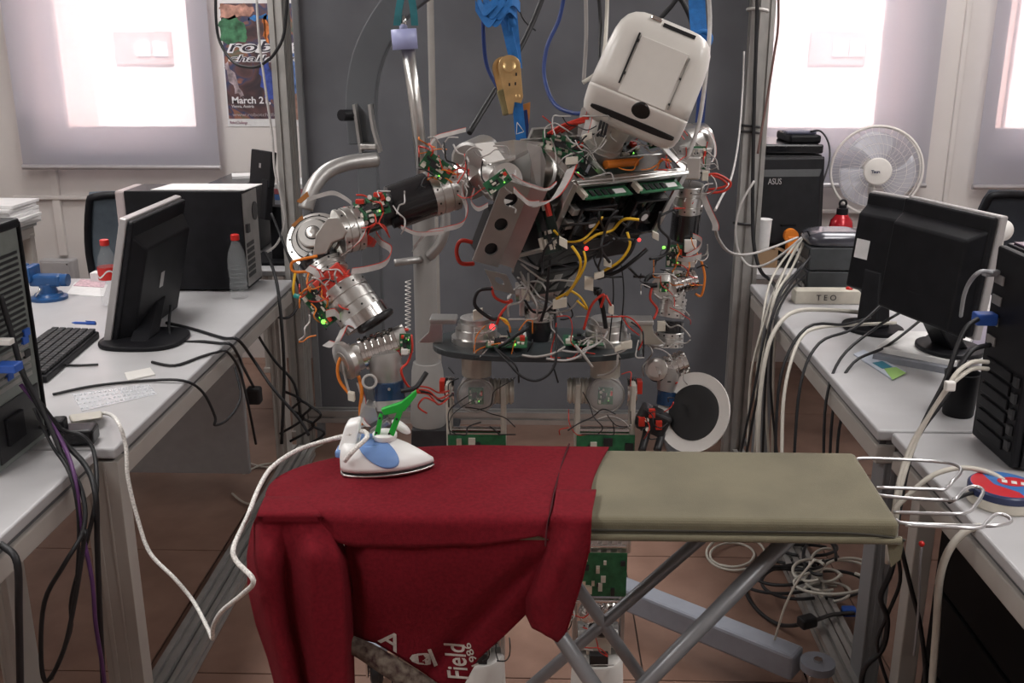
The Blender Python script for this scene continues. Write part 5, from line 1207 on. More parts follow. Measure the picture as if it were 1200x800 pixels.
# ================================================================== THINGS ON THE RIGHT DESKS
ux = P(946, 337, 3.47).x; ux1 = P(1012, 337, 3.47).x; uz1, uz2 = P(980, 318, 3.47).z, P(980, 290, 3.47).z
M_dkgrey = mat('dark_grey_case', (.055, .06, .065), .5, noise=.12)
def gbox(label, z0, z1):
    t = thing('equipment_case', ((ux + ux1) / 2, 3.55, z0), label, 'computer', 'stacked dark grey cases')
    MB().bb((ux, 3.47, z0 + .003), (ux1, 3.63, z1 - .001)).build('case', M_dkgrey, t, bev=.004)
    rp = MB().bb((ux - .003, 3.48, z0 + .01), (ux, 3.62, z1 - .01)).build('rear_panel', M_chip, t)
    for k in range(3): MB().bb((ux - .008, 3.49 + k * .035, z0 + .02), (ux - .003, 3.515 + k * .035, z0 + .035)).build('socket', M_alud, rp, bev=.001)
    for k in range(2): MB().bb((ux + .01 + k * (ux1 - ux - .05), 3.48, z0), (ux + .03 + k * (ux1 - ux - .05), 3.62, z0 + .003)).build('foot', M_black, t)
gbox('dark grey case standing on the desk behind the TEO strip', DZ, uz1); gbox('dark grey case stacked on another, under the glossy device', uz1, uz2)
t = thing('network_device', ((ux + ux1) / 2, 3.55, uz2), 'glossy dark rounded device on top of the stacked cases', 'electronics')
m = MB(); cx_ = (ux + ux1) / 2; loft(m, [[V((cx_ + a * .5 * (ux1 - ux + .01) * sc * math.copysign(abs(math.cos(th)) ** .4, math.cos(th)) * 1.0, 3.55 + .085 * sc * math.copysign(abs(math.sin(th)) ** .4, math.sin(th)), uz2 + z)) for th in [2 * math.pi * k / 32 for k in range(32)] for a in (1,)] for z, sc in ((0, .86), (.006, .96), (.022, 1.0), (.036, .95), (.046, .82), (.052, .6))])
m.build('shell', mat('glossy_grey', (.06, .06, .075), .18, .2, noise=.1, coat=.5), t)
MB().cyl((ux + .005, 3.50, uz2 + .03), (ux - .01, 3.50, uz2 + .055), .003, n=8).build('aerial', M_black, t)
ts = thing('socket_strip', P(970, 350, 3.34), 'white socket strip marked TEO lying across the desk', 'socket strip')
sx0, sx1 = P(932, 350, 3.34).x, P(1013, 350, 3.34).x; sz1 = P(970, 341, 3.34).z
m = MB(); m.prism([V((sx0, 3.34, DZ)), V((sx1 - .012, 3.34, DZ)), V((sx1, 3.34, DZ + .025)), V((sx1 - .018, 3.34, sz1)), V((sx0, 3.34, sz1))], EY * .06); m.build('strip_body', M_conn, ts, bev=.003)
MB().lathe(((sx1 - .045), 3.37, sz1), EZ, [(0, .012), (.006, .012), (.008, .008)], 14).build('red_button', M_red, ts)
text('lettering', 'T E O', .028, M_chip, V((lerp(sx0, sx1, .30), 3.3385, DZ + .014)), EX, EZ, ts, .0004)
# red bottle
rbp = V((P(984, 280, 4.25).x, 4.25, DZ)); t = thing('metal_bottle', rbp, 'red metal drinking bottle with black cap near the fan', 'bottle')
hh = P(984, 251, 4.25).z - DZ
MB().lathe(rbp, EZ, [(0, .046), (.006, .05), (hh - .05, .05), (hh - .025, .045), (hh - .01, .032), (hh, .025)], 28).build('bottle_body', mat('red_metal', (.40, .012, .02), .25, .3, noise=.06, coat=.4), t)
MB().lathe(rbp + EZ * hh, EZ, [(0, .024), (.025, .024), (.028, .016), (.04, .016)], 18).build('cap', M_black, t); MB().torus(rbp + EZ * (hh + .046), EY, .014, .005, 20, 8).build('cap_loop', M_black, t)
# monitor at the far desk showing its back
fm0, fm1 = P(966, 286, 4.1), P(968, 184, 4.1); fw = fm1.x - P(884, 184, 4.1).x
mo2, mc2, ax2, rc2 = monitor('computer_monitor', 'black monitor with pale letters on its back, behind the gantry post', V((fm1.x, 4.12, fm1.z)), V((fm1.x, 4.06, fm0.z)), V((-1, -.10, 0)), fw + .02, V((0, -1, 0)), {'base': (P(925, 280, 4.05).x, 4.13), 'bsize': (.10, .08)}, bezel=M_black, deep=.02)
text('maker_lettering', 'ASUS', .034, M_silverp, P(900, 216, 4.022), V((1, .10, 0)), ax2[1], mo2, .0008, fit=.055)
bxp = thing('black_printer', (P(925, 170, 4.5).x, 4.5, DZ), 'black office printer standing behind the lettered monitor', 'printer')
pz = P(930, 168, 4.45).z; pz2 = P(940, 158, 4.45).z; xa, xb = P(880, 168, 4.45).x, P(963, 168, 4.45).x
MB().bb((xa, 4.42, DZ), (xb, 4.78, pz - .045)).build('body', M_black, bxp, bev=.008); MB().bb((xa, 4.41, pz - .04), (xb, 4.78, pz)).build('scanner_lid', M_blackg, bxp, bev=.008); MB().bb((P(925, 160, 4.45).x, 4.44, pz), (xb - .005, 4.7, pz2)).build('document_feeder', M_black, bxp, bev=.01)
t_ = tag(MB().bb((P(922, 158, 4.45).x, 4.46, pz2), (P(958, 156, 4.45).x, 4.52, pz2 + .016)).build('handset', mat('bluish_plastic', (.10, .10, .15), .35, noise=.1), bev=.006), 'bluish handset lying on top of the black printer', 'handset')
tag(MB().tube([P(950, 154, 4.46), P(962, 154, 4.43), P(971, 168, 4.40), P(972, 188, 4.36), P(966, 208, 4.3), P(960, 225, 4.3)], .004, 8, 5).build('cable', M_rubber), 'black cord arching from the handset on the printer', 'cable')
cbx = thing('cardboard_box', (P(885, 310, 4.0).x, 4.0, DZ), 'open brown cardboard box beside the gantry post', 'box')
M_card = mat('cardboard', (.30, .19, .11), .85, noise=.12, nscale=20)
xa, xb, cz = P(862, 318, 3.92).x, P(910, 318, 3.92).x, P(885, 293, 3.92).z
for nm, lo, hi in (('front_wall', (xa, 3.92, DZ), (xb, 3.924, cz)), ('back_wall', (xa, 3.99, DZ), (xb, 3.994, cz)), ('side_wall', (xa, 3.924, DZ), (xa + .004, 3.99, cz)), ('side_wall', (xb - .004, 3.924, DZ), (xb, 3.99, cz)), ('bottom', (xa + .004, 3.924, DZ), (xb - .004, 3.99, DZ + .004))): MB().bb(lo, hi).build(nm, M_card, cbx)
m = MB(); m.hexa([V((xb, 3.925, cz)), V((xb + .05, 3.93, cz - .02)), V((xb + .05, 4.05, cz - .02)), V((xb, 4.06, cz)), V((xb, 3.925, cz + .003)), V((xb + .05, 3.93, cz - .017)), V((xb + .05, 4.05, cz - .017)), V((xb, 4.06, cz + .003))]); m.build('flap', M_card, cbx)
oc_ = P(926, 285, 3.94); t = thing('tape_dispenser', (oc_.x, 3.94, DZ), 'orange tape dispenser standing by the cardboard box', 'tape dispenser')
MB().bb((oc_.x - .03, 3.91, DZ), (oc_.x + .03, 3.97, DZ + .06)).build('base', M_blackg, t, bev=.006); MB().lathe((oc_.x, 3.925, P(912, 276, 3.94).z), EY, [(0, .028), (.03, .028), (.031, .015)], 20).build('tape_reel', M_orange, t); MB().bb((oc_.x - .015, 3.92, DZ + .055), (oc_.x + .02, 3.96, P(912, 276, 3.94).z)).build('arm', M_orange, t, bev=.004)
wcup = P(893, 266, 3.99); t = thing('paper_cup', (wcup.x, 4.01, cz), 'white paper cup standing among things by the gantry post', 'cup')
MB().lathe((wcup.x, 3.957, DZ + .006), EZ, [(0, .022), (wcup.z + .03 - DZ, .030), (wcup.z + .032 - DZ, .028), (wcup.z + .03 - DZ, .027)], 20).build('cup_body', M_paper, t); MB().torus((wcup.x, 3.957, wcup.z + .037), EZ, .030, .002, 20, 6).build('cup_rim', M_paper, t)
# desk fan
fc = P(1027, 200, 4.45); fax = (CAM - fc); fax.z = 0; fax = (fax.normalized() + V((.12, 0, .05))).normalized()
fn = thing('desk_fan', (fc.x, 4.5, DZ), 'white round desk fan in front of the blind', 'fan')
M_fan = mat('fan_white', (.66, .63, .60), .4, noise=.03); M_blade = mat('fan_blade', (.62, .62, .68), .3, alpha=.55)
FR = 52 / 1164 * 4.30
a_, u_, v_ = frame(fax)
MB().torus(fc, fax, FR, .006, 48, 8).build('cage_ring', M_fan, fn); MB().torus(fc - fax * .05, fax, FR * .98, .004, 48, 8).build('cage_ring', M_fan, fn)
m = MB()
for k in range(40):
    th = 2 * math.pi * k / 40; d = u_ * math.cos(th) + v_ * math.sin(th); d2 = u_ * math.cos(th + .35) + v_ * math.sin(th + .35)
    m.tube([fc + fax * .048 + d * .055, fc + fax * .045 + (d + d2) * .25 * FR * 1.15, fc + fax * .03 + d2 * FR * .85, fc + d2 * FR], .0006, 4, 3)
    m.tube([fc - fax * .08 + d * .045, fc - fax * .085 + d * FR * .6, fc - fax * .05 + d * FR * .98], .0006, 4, 2)
for rr_ in (.4, .62, .82): m.torus(fc + fax * (.048 - .025 * (rr_ > .7)), fax, FR * rr_, .0009, 40, 4)
o = m.build('cage_wires', M_fan, fn); o['kind'] = 'stuff'
MB().lathe(fc + fax * .040, fax, [(0, .058), (.008, .06), (.014, .055), (.018, .03), (.019, .005)], 28).build('cage_badge', M_fan, fn)
text('badge_lettering', 'Taurus', .017, mat('badge_ink', (.08, .08, .12), .5), fc + fax * .0605 - EX * .028 - EZ * .006, EX, (EZ - fax * fax.z).normalized(), fn, .0006, bold=.001)
MB().lathe(fc - fax * .03, fax, [(0, .03), (.05, .032), (.06, .02)], 20).build('hub', M_fan, fn); MB().lathe(fc - fax * .15, fax, [(0, .04), (.01, .05), (.08, .055), (.085, .03)], 22).build('motor_housing', M_fan, fn)
for k in range(3):
    th0 = 2 * math.pi * k / 3 + .4
    def bl_(uu, vv, th0=th0):
        r_ = lerp(.03, FR * .9, uu); th = th0 + (vv - .5) * lerp(.9, 1.55, uu ** .6) + .35 * uu
        return fc + (u_ * math.cos(th) + v_ * math.sin(th)) * r_ * (1 - .10 * uu * abs(vv - .5) * 2) + fax * ((vv - .5) * .035)
    MB().grid(bl_, 8, 8).build('blade', M_blade, fn, solid=.002)
cb_ = fc - fax * .1
MB().tube([V((cb_.x, cb_.y, DZ + .02)), cb_], .016, 12, 1).build('stem', M_fan, fn); MB().lathe((cb_.x, cb_.y, DZ), EZ, [(0, .11), (.015, .11), (.03, .08), (.04, .03)], 28).build('base', M_fan, fn)
# the two monitors on the middle desk
dv = V((.30, -.954, 0))
def mon_r(label, x, y, zt, wd, hgt, base, z, nm):
    ft = G(x, y, zt); far_bot = ft + V((-.03, -.01, -hgt)); dv_ = dv if z > DZ else V((.46, -.888, 0)); nr_t = ft + dv_ * wd; nr_b = far_bot + dv_ * wd
    return monitor(nm, label, nr_t, nr_b, -dv_, wd, V((-.95, -.30, 0)), {'base': base, 'z': z, 'bsize': (.10, .085)}, deep=.045)
m1 = mon_r('black monitor with white sticker on its back, beside the dark cases', 1022, 223, 1.15, .25, .315, (G(1022, 386, DZ).x, G(1022, 386, DZ).y), DZ, 'computer_monitor')
MB().box(P(1022, 293, 1) * 0 + m1[3] + m1[2][2] * .0235 + m1[2][0] * .06 + m1[2][1] * .0, (.055, .06, .001), m1[2]).build('paper_sticker', M_paper, m1[0])
NBZ = DZ + .034
m2 = mon_r('black monitor with silver rim standing on the notebooks', 1066, 229, 1.19, .36, .32, (G(1112, 410, NBZ).x, G(1112, 410, NBZ).y), NBZ, 'computer_monitor')
# notebooks under the second monitor
for k, (pts_, z0, hh, col_, lab) in enumerate([
    ([(1022, 422), (1050, 400), (1140, 404), (1118, 440)], DZ, .018, (.22, .23, .26), 'thick white notebook lowest under the silver rimmed monitor'),
    ([(1026, 412), (1052, 393), (1142, 396), (1120, 430)], DZ + .018, .016, (.72, .71, .70), 'white notebook between the thick one and the silver rimmed monitor'),
    ([(1000, 416), (1012, 411), (1062, 437), (1046, 446)], DZ, .005, (.50, .54, .62), 'pale blue and green booklet at the desk edge by the notebooks')]):
    m = MB(); m.prism([G(x, y, z0) for x, y in pts_], EZ * (hh - .0005)); nbk = tag(m.build('notebook', mat('nb_%d' % k, col_, .6, noise=.08), bev=.001), lab, 'notebook', 'notebooks on the middle desk')
    if k == 2:
        m = MB(); m.prism([G(x, y, z0 + hh) for x, y in [(1036, 432), (1050, 430), (1062, 437), (1046, 445)]], EZ * .0006); m.build('green_cover_strip', mat('cover_green', (.30, .50, .15), .6), nbk)
        m = MB(); m.prism([G(x, y, z0 + hh) for x, y in [(1022, 425), (1034, 423), (1046, 430), (1034, 432)]], EZ * .0006); m.build('teal_cover_strip', mat('cover_teal', (.04, .20, .28), .6), nbk)
pbx = G(1132, 410, DZ); t_ = tag(MB().box(pbx + V((.09, .12, .035)), (.16, .16, .07), (V((.95, -.3, 0)), V((.3, .95, 0)), EZ)).build('paper_ream', mat('lilac_paper', (.55, .50, .60), .7, noise=.05), bev=.002), 'lilac white ream of paper behind the silver rimmed monitor base', 'paper')
cu = G(1122, 485, DZ); t = thing('pen_cup', cu, 'black plastic pen cup beside the right computer tower', 'cup')
MB().lathe(cu, EZ, [(0, .034), (.004, .036), (.105, .041), (.108, .040), (.104, .037), (.01, .033)], 24).build('cup_body', M_black, t); MB().torus(cu + EZ * .106, EZ, .0395, .0022, 24, 6).build('cup_rim', M_black, t)
# right computer tower
RT0, RTY0, RTY1, RTZ = .99, 1.94, 2.145, 1.188
t = thing('computer_tower', (1.2, 2.04, DZ), 'black computer tower with cables plugged in, at the right frame edge', 'computer')
MB().bb((RT0 + .02, RTY0, DZ + .006), (1.46, RTY1, RTZ)).build('case', M_blackg, t, bev=.004)
MB().bb((RT0, RTY0 + .004, DZ + .006), (RT0 + .02, RTY1 - .004, RTZ - .004)).build('front_bezel', M_black, t, bev=.006)
for k in range(6): MB().bb((RT0 - .005, RTY0 + .05, DZ + .03 + k * .03), (RT0, RTY1 - .03, DZ + .052 + k * .03)).build('drive_cover', M_black, t, bev=.002)
for k in range(5): MB().bb((RT0 - .007, RTY0 + .015, DZ + .04 + k * .035), (RT0, RTY0 + .035, DZ + .062 + k * .035)).build('button', M_chip, t, bev=.002)
for k in range(4): MB().bb((RT0 - .004, RTY1 - .06, DZ + .23 + k * .045), (RT0, RTY1 - .02, DZ + .25 + k * .045)).build('socket', M_alud, t, bev=.001)
MB().bb((RT0 + .03, RTY0 + .01, RTZ), (1.44, RTY1 - .01, RTZ + .004)).build('top_panel', mat('mauve_gloss', (.10, .07, .10), .2, .2), t, bev=.002)
MB().box(P(1154, 373, 2.10), (.045, .034, .026)).build('blue_plug', M_blue, t, bev=.004); MB().box(P(1163, 320, 2.12), (.04, .018, .014)).build('grey_plug', M_midgrey, t, bev=.003)
MB().bb((RT0 - .0005, RTY0 + .008, RTZ - .18), (RT0 + .0, RTY0 + .02, RTZ - .165)).build('paper_sticker', M_paper, t)
# round tin at the right edge
rc3 = G(1174, 588, DZ); t = thing('round_tin', rc3, 'round tin with red and blue label at the right frame edge', 'tin')
RTn = .066
MB().lathe(rc3, EZ, [(0, RTn * .96), (.004, RTn), (.020, RTn), (.022, RTn * .97)], 40).build('tin_body', M_conn, t); MB().lathe(rc3 + EZ * .022, EZ, [(0, RTn), (.012, RTn), (.015, RTn * .96)], 40).build('lid', mat('navy_lid', (.03, .04, .10), .35), t)
zt3 = rc3.z + .0372
M_lb, M_lr = mat('label_blue', (.05, .16, .42), .35, noise=.05), mat('label_red', (.52, .03, .04), .35, noise=.05)
m = MB(); sp = [rc3 + V((RTn * .93 * math.cos(a), RTn * .93 * math.sin(a), .0372)) for a in [2 * math.pi * k / 40 for k in range(40)]]; m.prism(sp, EZ * .0006); m.build('label_disc', M_lb, t)
m = MB(); sp = [rc3 + V((RTn * .92 * math.cos(a), RTn * .92 * math.sin(a), .0379)) for a in [math.pi * .62 + math.pi * .95 * k / 24 for k in range(25)]]; sp += [rc3 + V((.012, -.036, .0379)), rc3 + V((-.02, .0, .0379))]; m.add(sp, [tuple(range(len(sp)))]); m.build('label_swoosh', M_lr, t)
m = MB(); sp = [rc3 + V((.022 + .030 * math.cos(a), .012 + .022 * math.sin(a), .0381)) for a in [2 * math.pi * k / 24 for k in range(24)]]; m.add(sp, [tuple(range(24))]); m.build('label_badge', M_lr, t)
for k in range(3): MB().box(rc3 + V((.006 + k * .016, .014 - k * .006, .0383)), (.010, .014, .0004), (V((.93, -.36, 0)), V((.36, .93, 0)), EZ)).build('label_mark', M_white, t)
# webcam on a slim stand and the far right chair
wb_ = P(1176, 270, 3.2); t = thing('webcam', (wb_.x, 3.2, DZ), 'white round webcam on a slim stand beside the silver rimmed monitor', 'webcam')
MB().ball(wb_, (.03, .03, .034), 18, 12).build('shell', M_white, t); MB().cyl(wb_ - V((.026, .014, .004)), wb_ - V((.034, .020, .004)), .012, n=16).build('lens', M_chip, t); MB().tube([V((wb_.x, 3.2, DZ + .01)), wb_ - EZ * .03], .006, 8, 1).build('stand', M_white, t); MB().cyl((wb_.x, 3.2, DZ), (wb_.x, 3.2, DZ + .012), .04, n=20).build('base', M_white, t)
cp2 = P(1196, 262, 4.0)
office_chair('dark office chair cut off by the right frame edge', cp2.x + .16, 4.25, cp2.z - .15, .44, .46, (-.2, -.98, 0), mat('dark_navy_fabric', (.03, .035, .045), .8, noise=.1))
# ================================================================== DISH, STRAPS
dc = P(812, 483, 2.09); dm = (P(838, 441, 2.12) - P(784, 525, 2.06)).normalized(); dw = (P(842, 500, 2.14) - P(782, 466, 2.02)).normalized(); dw = (dw - dm * dw.dot(dm)).normalized(); dn = dm.cross(dw); dn = dn if dn.y < 0 else -dn
dn = (V((-.60, -.66, .40))).normalized()
di = thing('round_dish', dc, 'white round dish with a black centre in the robot hand', 'dish')
DR = .091
MB().lathe(dc - dn * .012, dn, [(0, DR * .55), (.004, DR * .9), (.010, DR), (.014, DR), (.013, DR * .95), (.010, DR * .70), (.008, DR * .69)], 44).build('rim', M_white, di)
MB().lathe(dc - dn * .006, dn, [(0, DR * .69), (.006, DR * .69), (.0065, DR * .62), (.005, DR * .2)], 40).build('dark_centre', M_slot, di)
M_strap = mat('blue_webbing', (.015, .14, .42), .7, noise=.15, nscale=90, bump=.3, bscale=500)
M_strap2 = mat('navy_cord', (.012, .035, .16), .5, noise=.1)
st = thing('ratchet_strap', P(605, 160, 2.05), 'blue webbing strap with brass ratchet holding the robot shoulder', 'strap')
YS = 2.06
for k, pts in enumerate([[(586, -30, YS + .02), (590, 12, YS + .01), (597, 45, YS), (603, 72, YS)], [(597, -30, YS), (600, 15, YS), (603, 50, YS + .005), (606, 80, YS)]]):
    MB().ribbon([P(*p) for p in pts], EX * .020 + EY * (.008 if k else -.008), .002).build('webbing', M_strap, st)
MB().tube([P(596, -60, YS), P(592, 2, YS), P(600, 30, YS + .01)], .012, 8, 4).build('webbing_core', M_strap, st)
rd = random.Random(3)
for k in range(5):
    a = rd.uniform(0, 6); c = P(575 + k * 4, 6 + (k % 2) * 8, YS - .005)
    MB().ribbon([c + V((-.035 + .01 * math.sin(a), -.008, .012)), c + V((-.01, -.022, -.012 + .008 * math.cos(a))), c + V((.015, -.018, .008)), c + V((.03, .004, -.004))], V((.0, .006, .020)), .0022).build('knot_loop', M_strap, st)
MB().ribbon([P(560, 0, YS - .01), P(568, 12, YS - .01), P(576, 20, YS - .01), P(586, 22, YS - .01)], EZ * .018, .0025).build('knot_loop', M_strap, st)
M_brass = mat('brass_zinc', (.62, .42, .20), .3, .8, noise=.2, nscale=30)
ra = (P(609, 124, YS) - P(594, 72, YS)).normalized(); rs_ = ra.cross(camf).normalized()
c0_ = P(597, 78, YS - .015); c1_ = P(606, 120, YS - .015)
m = MB(); sp = []
for k in range(14): th = math.pi * k / 13; sp.append(c0_ + rs_ * (.0225 * math.cos(th)) - ra * (.0225 * math.sin(th)))
sp += [P(590, 105, YS - .015), P(596, 134, YS - .015), P(601, 133, YS - .015), P(603, 119, YS - .015), P(611, 121, YS - .015), P(613, 113, YS - .015)]
cx0 = [sp[i] for i in range(len(sp))]
m.prism(cx0, camf * .004); m.build('ratchet_plate', M_brass, st, bev=.0008)
m = MB(); m.prism([p + camf * .026 + V((-.012, 0, .004)) for p in cx0], camf * .004); m.build('ratchet_plate', M_brass, st)
MB().lathe(c0_ - camf * .002, -camf, [(0, .0125), (.003, .0125), (.004, .010), (.0045, .004)], 20).build('ratchet_hub', M_brass, st)
MB().lathe(P(607, 113, YS - .017), -camf, [(0, .005), (.003, .005), (.004, .003)], 12).build('rivet', M_brass, st)
for x, y in ((597, 99), (604, 98), (605, 87)): MB().box(P(x, y, YS - .0155), (.003, .003, .006)).build('slot', M_slot, st)
MB().box(P(591, 120, YS + .005), (.018, .014, .05), (rs_, camf, ra)).build('ratchet_handle', mat('olive_zinc', (.30, .26, .14), .4, .6, noise=.2), st, bev=.003)
MB().ribbon([P(606, 118, YS), P(608, 138, YS), P(611, 166, YS + .0)], rs_ * .022, .003).build('webbing', M_strap, st); MB().ribbon([P(612, 130, YS + .01), P(614, 150, YS + .01), P(612, 168, YS + .01)], rs_ * .02, .003).build('webbing', M_strap2, st)
MB().ribbon([P(617, 121, YS + .012), P(616, 140, YS + .012), P(614, 152, YS + .012)], rs_ * .016, .003).build('orange_tag', mat('orange_webbing', (.50, .20, .05), .7, noise=.15), st)
m = MB(); c = P(608, 150, YS - .004)
for a, b in (((-.008, -.01), (0, .012)), ((0, .012), (.008, -.01)), ((.008, -.01), (-.008, -.01))): m.tube([c + rs_ * a[0] - ra * a[1], c + rs_ * b[0] - ra * b[1]], .0007, 5, 1)
m.build('stitching', M_white, st)
s2 = thing('lifting_strap', P(820, 40, 2.35), 'blue webbing strap hanging behind the white robot head', 'strap')
MB().ribbon([P(815, -40, 2.3), P(817, 10, 2.3), P(820, 50, 2.28)], EX * .036, .004).build('webbing', M_strap, s2); MB().torus(P(824, 46, 2.27), EY, .016, .006, 20, 8).build('webbing_loop', M_strap, s2)
MB().ribbon([P(820, 48, 2.28), P(823, 100, 2.27), P(818, 165, 2.26)], EX * .02, .003).build('webbing', M_strap2, s2)

# ================================================================== ROBOT WIRING
RD, WH, BK, YE, OR, GR = M_redm, mat('dull_white_wire', (.36, .34, .32), .5, noise=.1), M_rubber, M_yellow, M_orange, M_ribbon
pink = mat('pink_grey_ribbon', (.40, .35, .34), .5, noise=.15, nscale=60)
# ribbon cables
ribbonc([(484, 292, 1.90), (500, 274, 1.88), (520, 269, 1.87), (542, 262, 1.88), (547, 245, 1.90), (541, 225, 1.90), (545, 200, 1.90)], EZ * .010 + EX * .004)
ribbonc([(400, 300, 1.80), (416, 288, 1.80), (424, 278, 1.81), (428, 266, 1.83)], EX * .008 + EZ * .006)
ribbonc([(412, 318, 1.80), (432, 315, 1.79), (452, 308, 1.80), (458, 293, 1.83), (446, 284, 1.85), (440, 275, 1.86)], EZ * .012 + EX * .003)
ribbonc([(360, 314, 1.79), (372, 320, 1.78), (380, 332, 1.78), (383, 345, 1.78), (376, 352, 1.77), (370, 348, 1.77)], EX * .010 + EZ * .010)
ribbonc([(382, 368, 1.76), (392, 366, 1.75), (398, 372, 1.75)], EZ * .014); ribbonc([(403, 384, 1.75), (398, 395, 1.73), (392, 404, 1.73), (382, 402, 1.74)], EX * .014 + EZ * .01)
ribbonc([(670, 196, 1.95), (662, 214, 1.90), (650, 232, 1.86), (638, 238, 1.86), (628, 240, 1.86)], EX * .020 + EZ * .012)
ribbonc([(600, 206, 1.86), (618, 216, 1.84), (640, 222, 1.84), (652, 214, 1.88)], EZ * .005)
ribbonc([(602, 222, 1.85), (612, 232, 1.84), (620, 238, 1.85), (632, 238, 1.85)], EZ * .010)
ribbonc([(503, 172, 1.98), (510, 162, 1.99), (526, 157, 1.99), (546, 152, 2.0)], EZ * .008 + EY * .004, red=True)
ribbonc([(680, 160, 2.0), (682, 140, 2.0), (686, 126, 2.0), (690, 138, 2.0), (684, 160, 1.98)], EX * .012)
ribbonc([(814, 158, 2.2), (826, 150, 2.22), (836, 164, 2.22), (838, 180, 2.22), (834, 190, 2.2)], EX * .006 + EY * .01); ribbonc([(822, 225, 2.2), (830, 245, 2.2), (838, 262, 2.2), (838, 270, 2.2)], EX * .014, red=True)
ribbonc([(812, 276, 2.2), (822, 282, 2.19), (818, 292, 2.19), (804, 300, 2.18)], EZ * .010); ribbonc([(792, 302, 2.18), (806, 304, 2.17), (822, 300, 2.17)], EZ * .012)
ribbonc([(470, 266, 1.86), (490, 274, 1.85), (520, 272, 1.85)], EZ * .007); ribbonc([(556, 222, 1.88), (552, 236, 1.87), (560, 245, 1.87), (572, 240, 1.87)], EZ * .008)
ribbonc([(360, 234, 1.86), (372, 230, 1.86), (390, 226, 1.86), (404, 232, 1.86), (412, 238, 1.86)], EZ * .008, red=False)
# orange-copper folded flat connectors by the elbow
for x, y in ((356, 230), (350, 258)):
    m = MB(); m.prism([P(x - 9, y + 6, 1.87), P(x + 4, y - 6, 1.87), P(x + 6, y, 1.87), P(x - 4, y + 8, 1.87)], camf * .004); m.build('copper_flex', mat('copper_flex', (.45, .19, .06), .4, .2), rb)
# coloured wires: elbow and forearm
wire([(372, 300, 1.80), (352, 304, 1.79), (342, 308, 1.79), (344, 318, 1.79), (362, 318, 1.79)], OR, .0028); wire([(346, 320, 1.79), (344, 335, 1.78), (346, 347, 1.78), (356, 348, 1.77)], YE, .0028)
MB().tube([P(345, 346, 1.775), P(357, 350, 1.77)], .0045, 8, 1).build('heat_shrink', mat('teal_sleeve', (.01, .22, .20), .4), rb)
wire([(362, 318, 1.79), (360, 332, 1.78), (364, 342, 1.77)], OR, .0022); wire([(404, 408, 1.72), (396, 428, 1.71), (398, 446, 1.71), (410, 462, 1.71)], OR, .0030); wire([(404, 405, 1.72), (402, 425, 1.71), (406, 448, 1.71), (411, 465, 1.71)], WH, .0026)
wire([(420, 440, 1.715), (424, 458, 1.71), (422, 480, 1.71), (425, 498, 1.70)], OR, .0035)
ribbonc([(420, 448, 1.72), (426, 470, 1.71), (424, 490, 1.70), (432, 500, 1.69)], EX * .008)
MB().torus(P(433, 447, 1.70), V((.2, -1, .2)), .012, .0025, 20, 6).build('cable_loop', GR, rb)
wire([(482, 392, 1.73), (483, 408, 1.72), (478, 424, 1.72), (470, 434, 1.71), (478, 452, 1.72), (492, 460, 1.74)], RD, .0022)
wire([(478, 386, 1.76), (470, 388, 1.75), (466, 396, 1.74)], RD, .003); wire([(470, 458, 1.70), (485, 455, 1.70), (492, 448, 1.71), (500, 436, 1.72)], BK, .0045, name='cable_tie')
for k, yy in enumerate((452, 456, 460)): wire([(486, yy, 1.75), (502, yy + 2, 1.8), (514, yy + 8 + k * 3, 1.86), (526, yy + 6, 1.95)], RD, .0018)
wire([(492, 458, 1.76), (506, 462, 1.82), (518, 470, 1.9), (530, 462, 2.0)], BK, .0022)
wire([(500, 484, 1.78), (490, 476, 1.76), (498, 466, 1.76), (512, 472, 1.8)], RD, .0018); 
# wires round the upper arm
rd = random.Random(11)
def tangle(n, x0, x1, y0, y1, Y, cols, r=.0013, seed=1, span=26):
    rd = random.Random(seed)
    for k in range(n):
        x, y = rd.uniform(x0, x1), rd.uniform(y0, y1); pts = []
        a = rd.uniform(0, 6.28)
        for q in range(5):
            pts.append((min(max(x, x0 - 4), x1 + 4), min(max(y, y0 - 4), y1 + 4), Y + rd.uniform(-.025, .025))); x += math.cos(a) * span * .4; y += math.sin(a) * span * .4; a += rd.uniform(-1.1, 1.1)
        wire(pts, rd.choice(cols), r * rd.uniform(.8, 1.4))
tangle(16, 495, 545, 165, 215, 1.89, [RD, RD, WH, BK, OR, GR], seed=1); tangle(13, 540, 600, 175, 245, 1.85, [RD, WH, WH, GR, BK, RD], seed=2); tangle(9, 404, 470, 228, 285, 1.83, [RD, BK, RD, GR], seed=3)
tangle(18, 355, 405, 320, 400, 1.76, [RD, OR, WH, GR, BK], seed=4, span=22)
tangle(18, 640, 715, 140, 210, 1.96, [RD, WH, WH, BK, GR, RD], seed=5, span=30); tangle(12, 720, 800, 150, 195, 2.02, [BK, WH, GR, OR, RD], seed=6, span=24)
tangle(16, 785, 838, 150, 240, 2.19, [RD, WH, WH, GR, RD], seed=7, span=26); tangle(16, 770, 825, 280, 330, 2.18, [RD, WH, BK, OR], seed=8, span=22); tangle(14, 755, 805, 325, 460, 2.14, [RD, BK, RD, WH, GR], seed=9, span=26)
tangle(16, 640, 790, 250, 320, 1.94, [BK, BK, BK, YE], seed=10, span=46, r=.0022); tangle(12, 600, 690, 300, 370, 2.06, [BK, BK, WH, GR], seed=12, span=44, r=.002)
tangle(12, 560, 620, 380, 415, 2.06, [BK, BK, OR, WH], seed=13, span=36); tangle(14, 650, 750, 375, 415, 2.05, [WH, GR, BK, RD, WH], seed=14, span=40); tangle(6, 745, 785, 470, 510, 2.07, [RD, BK, RD], seed=15, span=24)
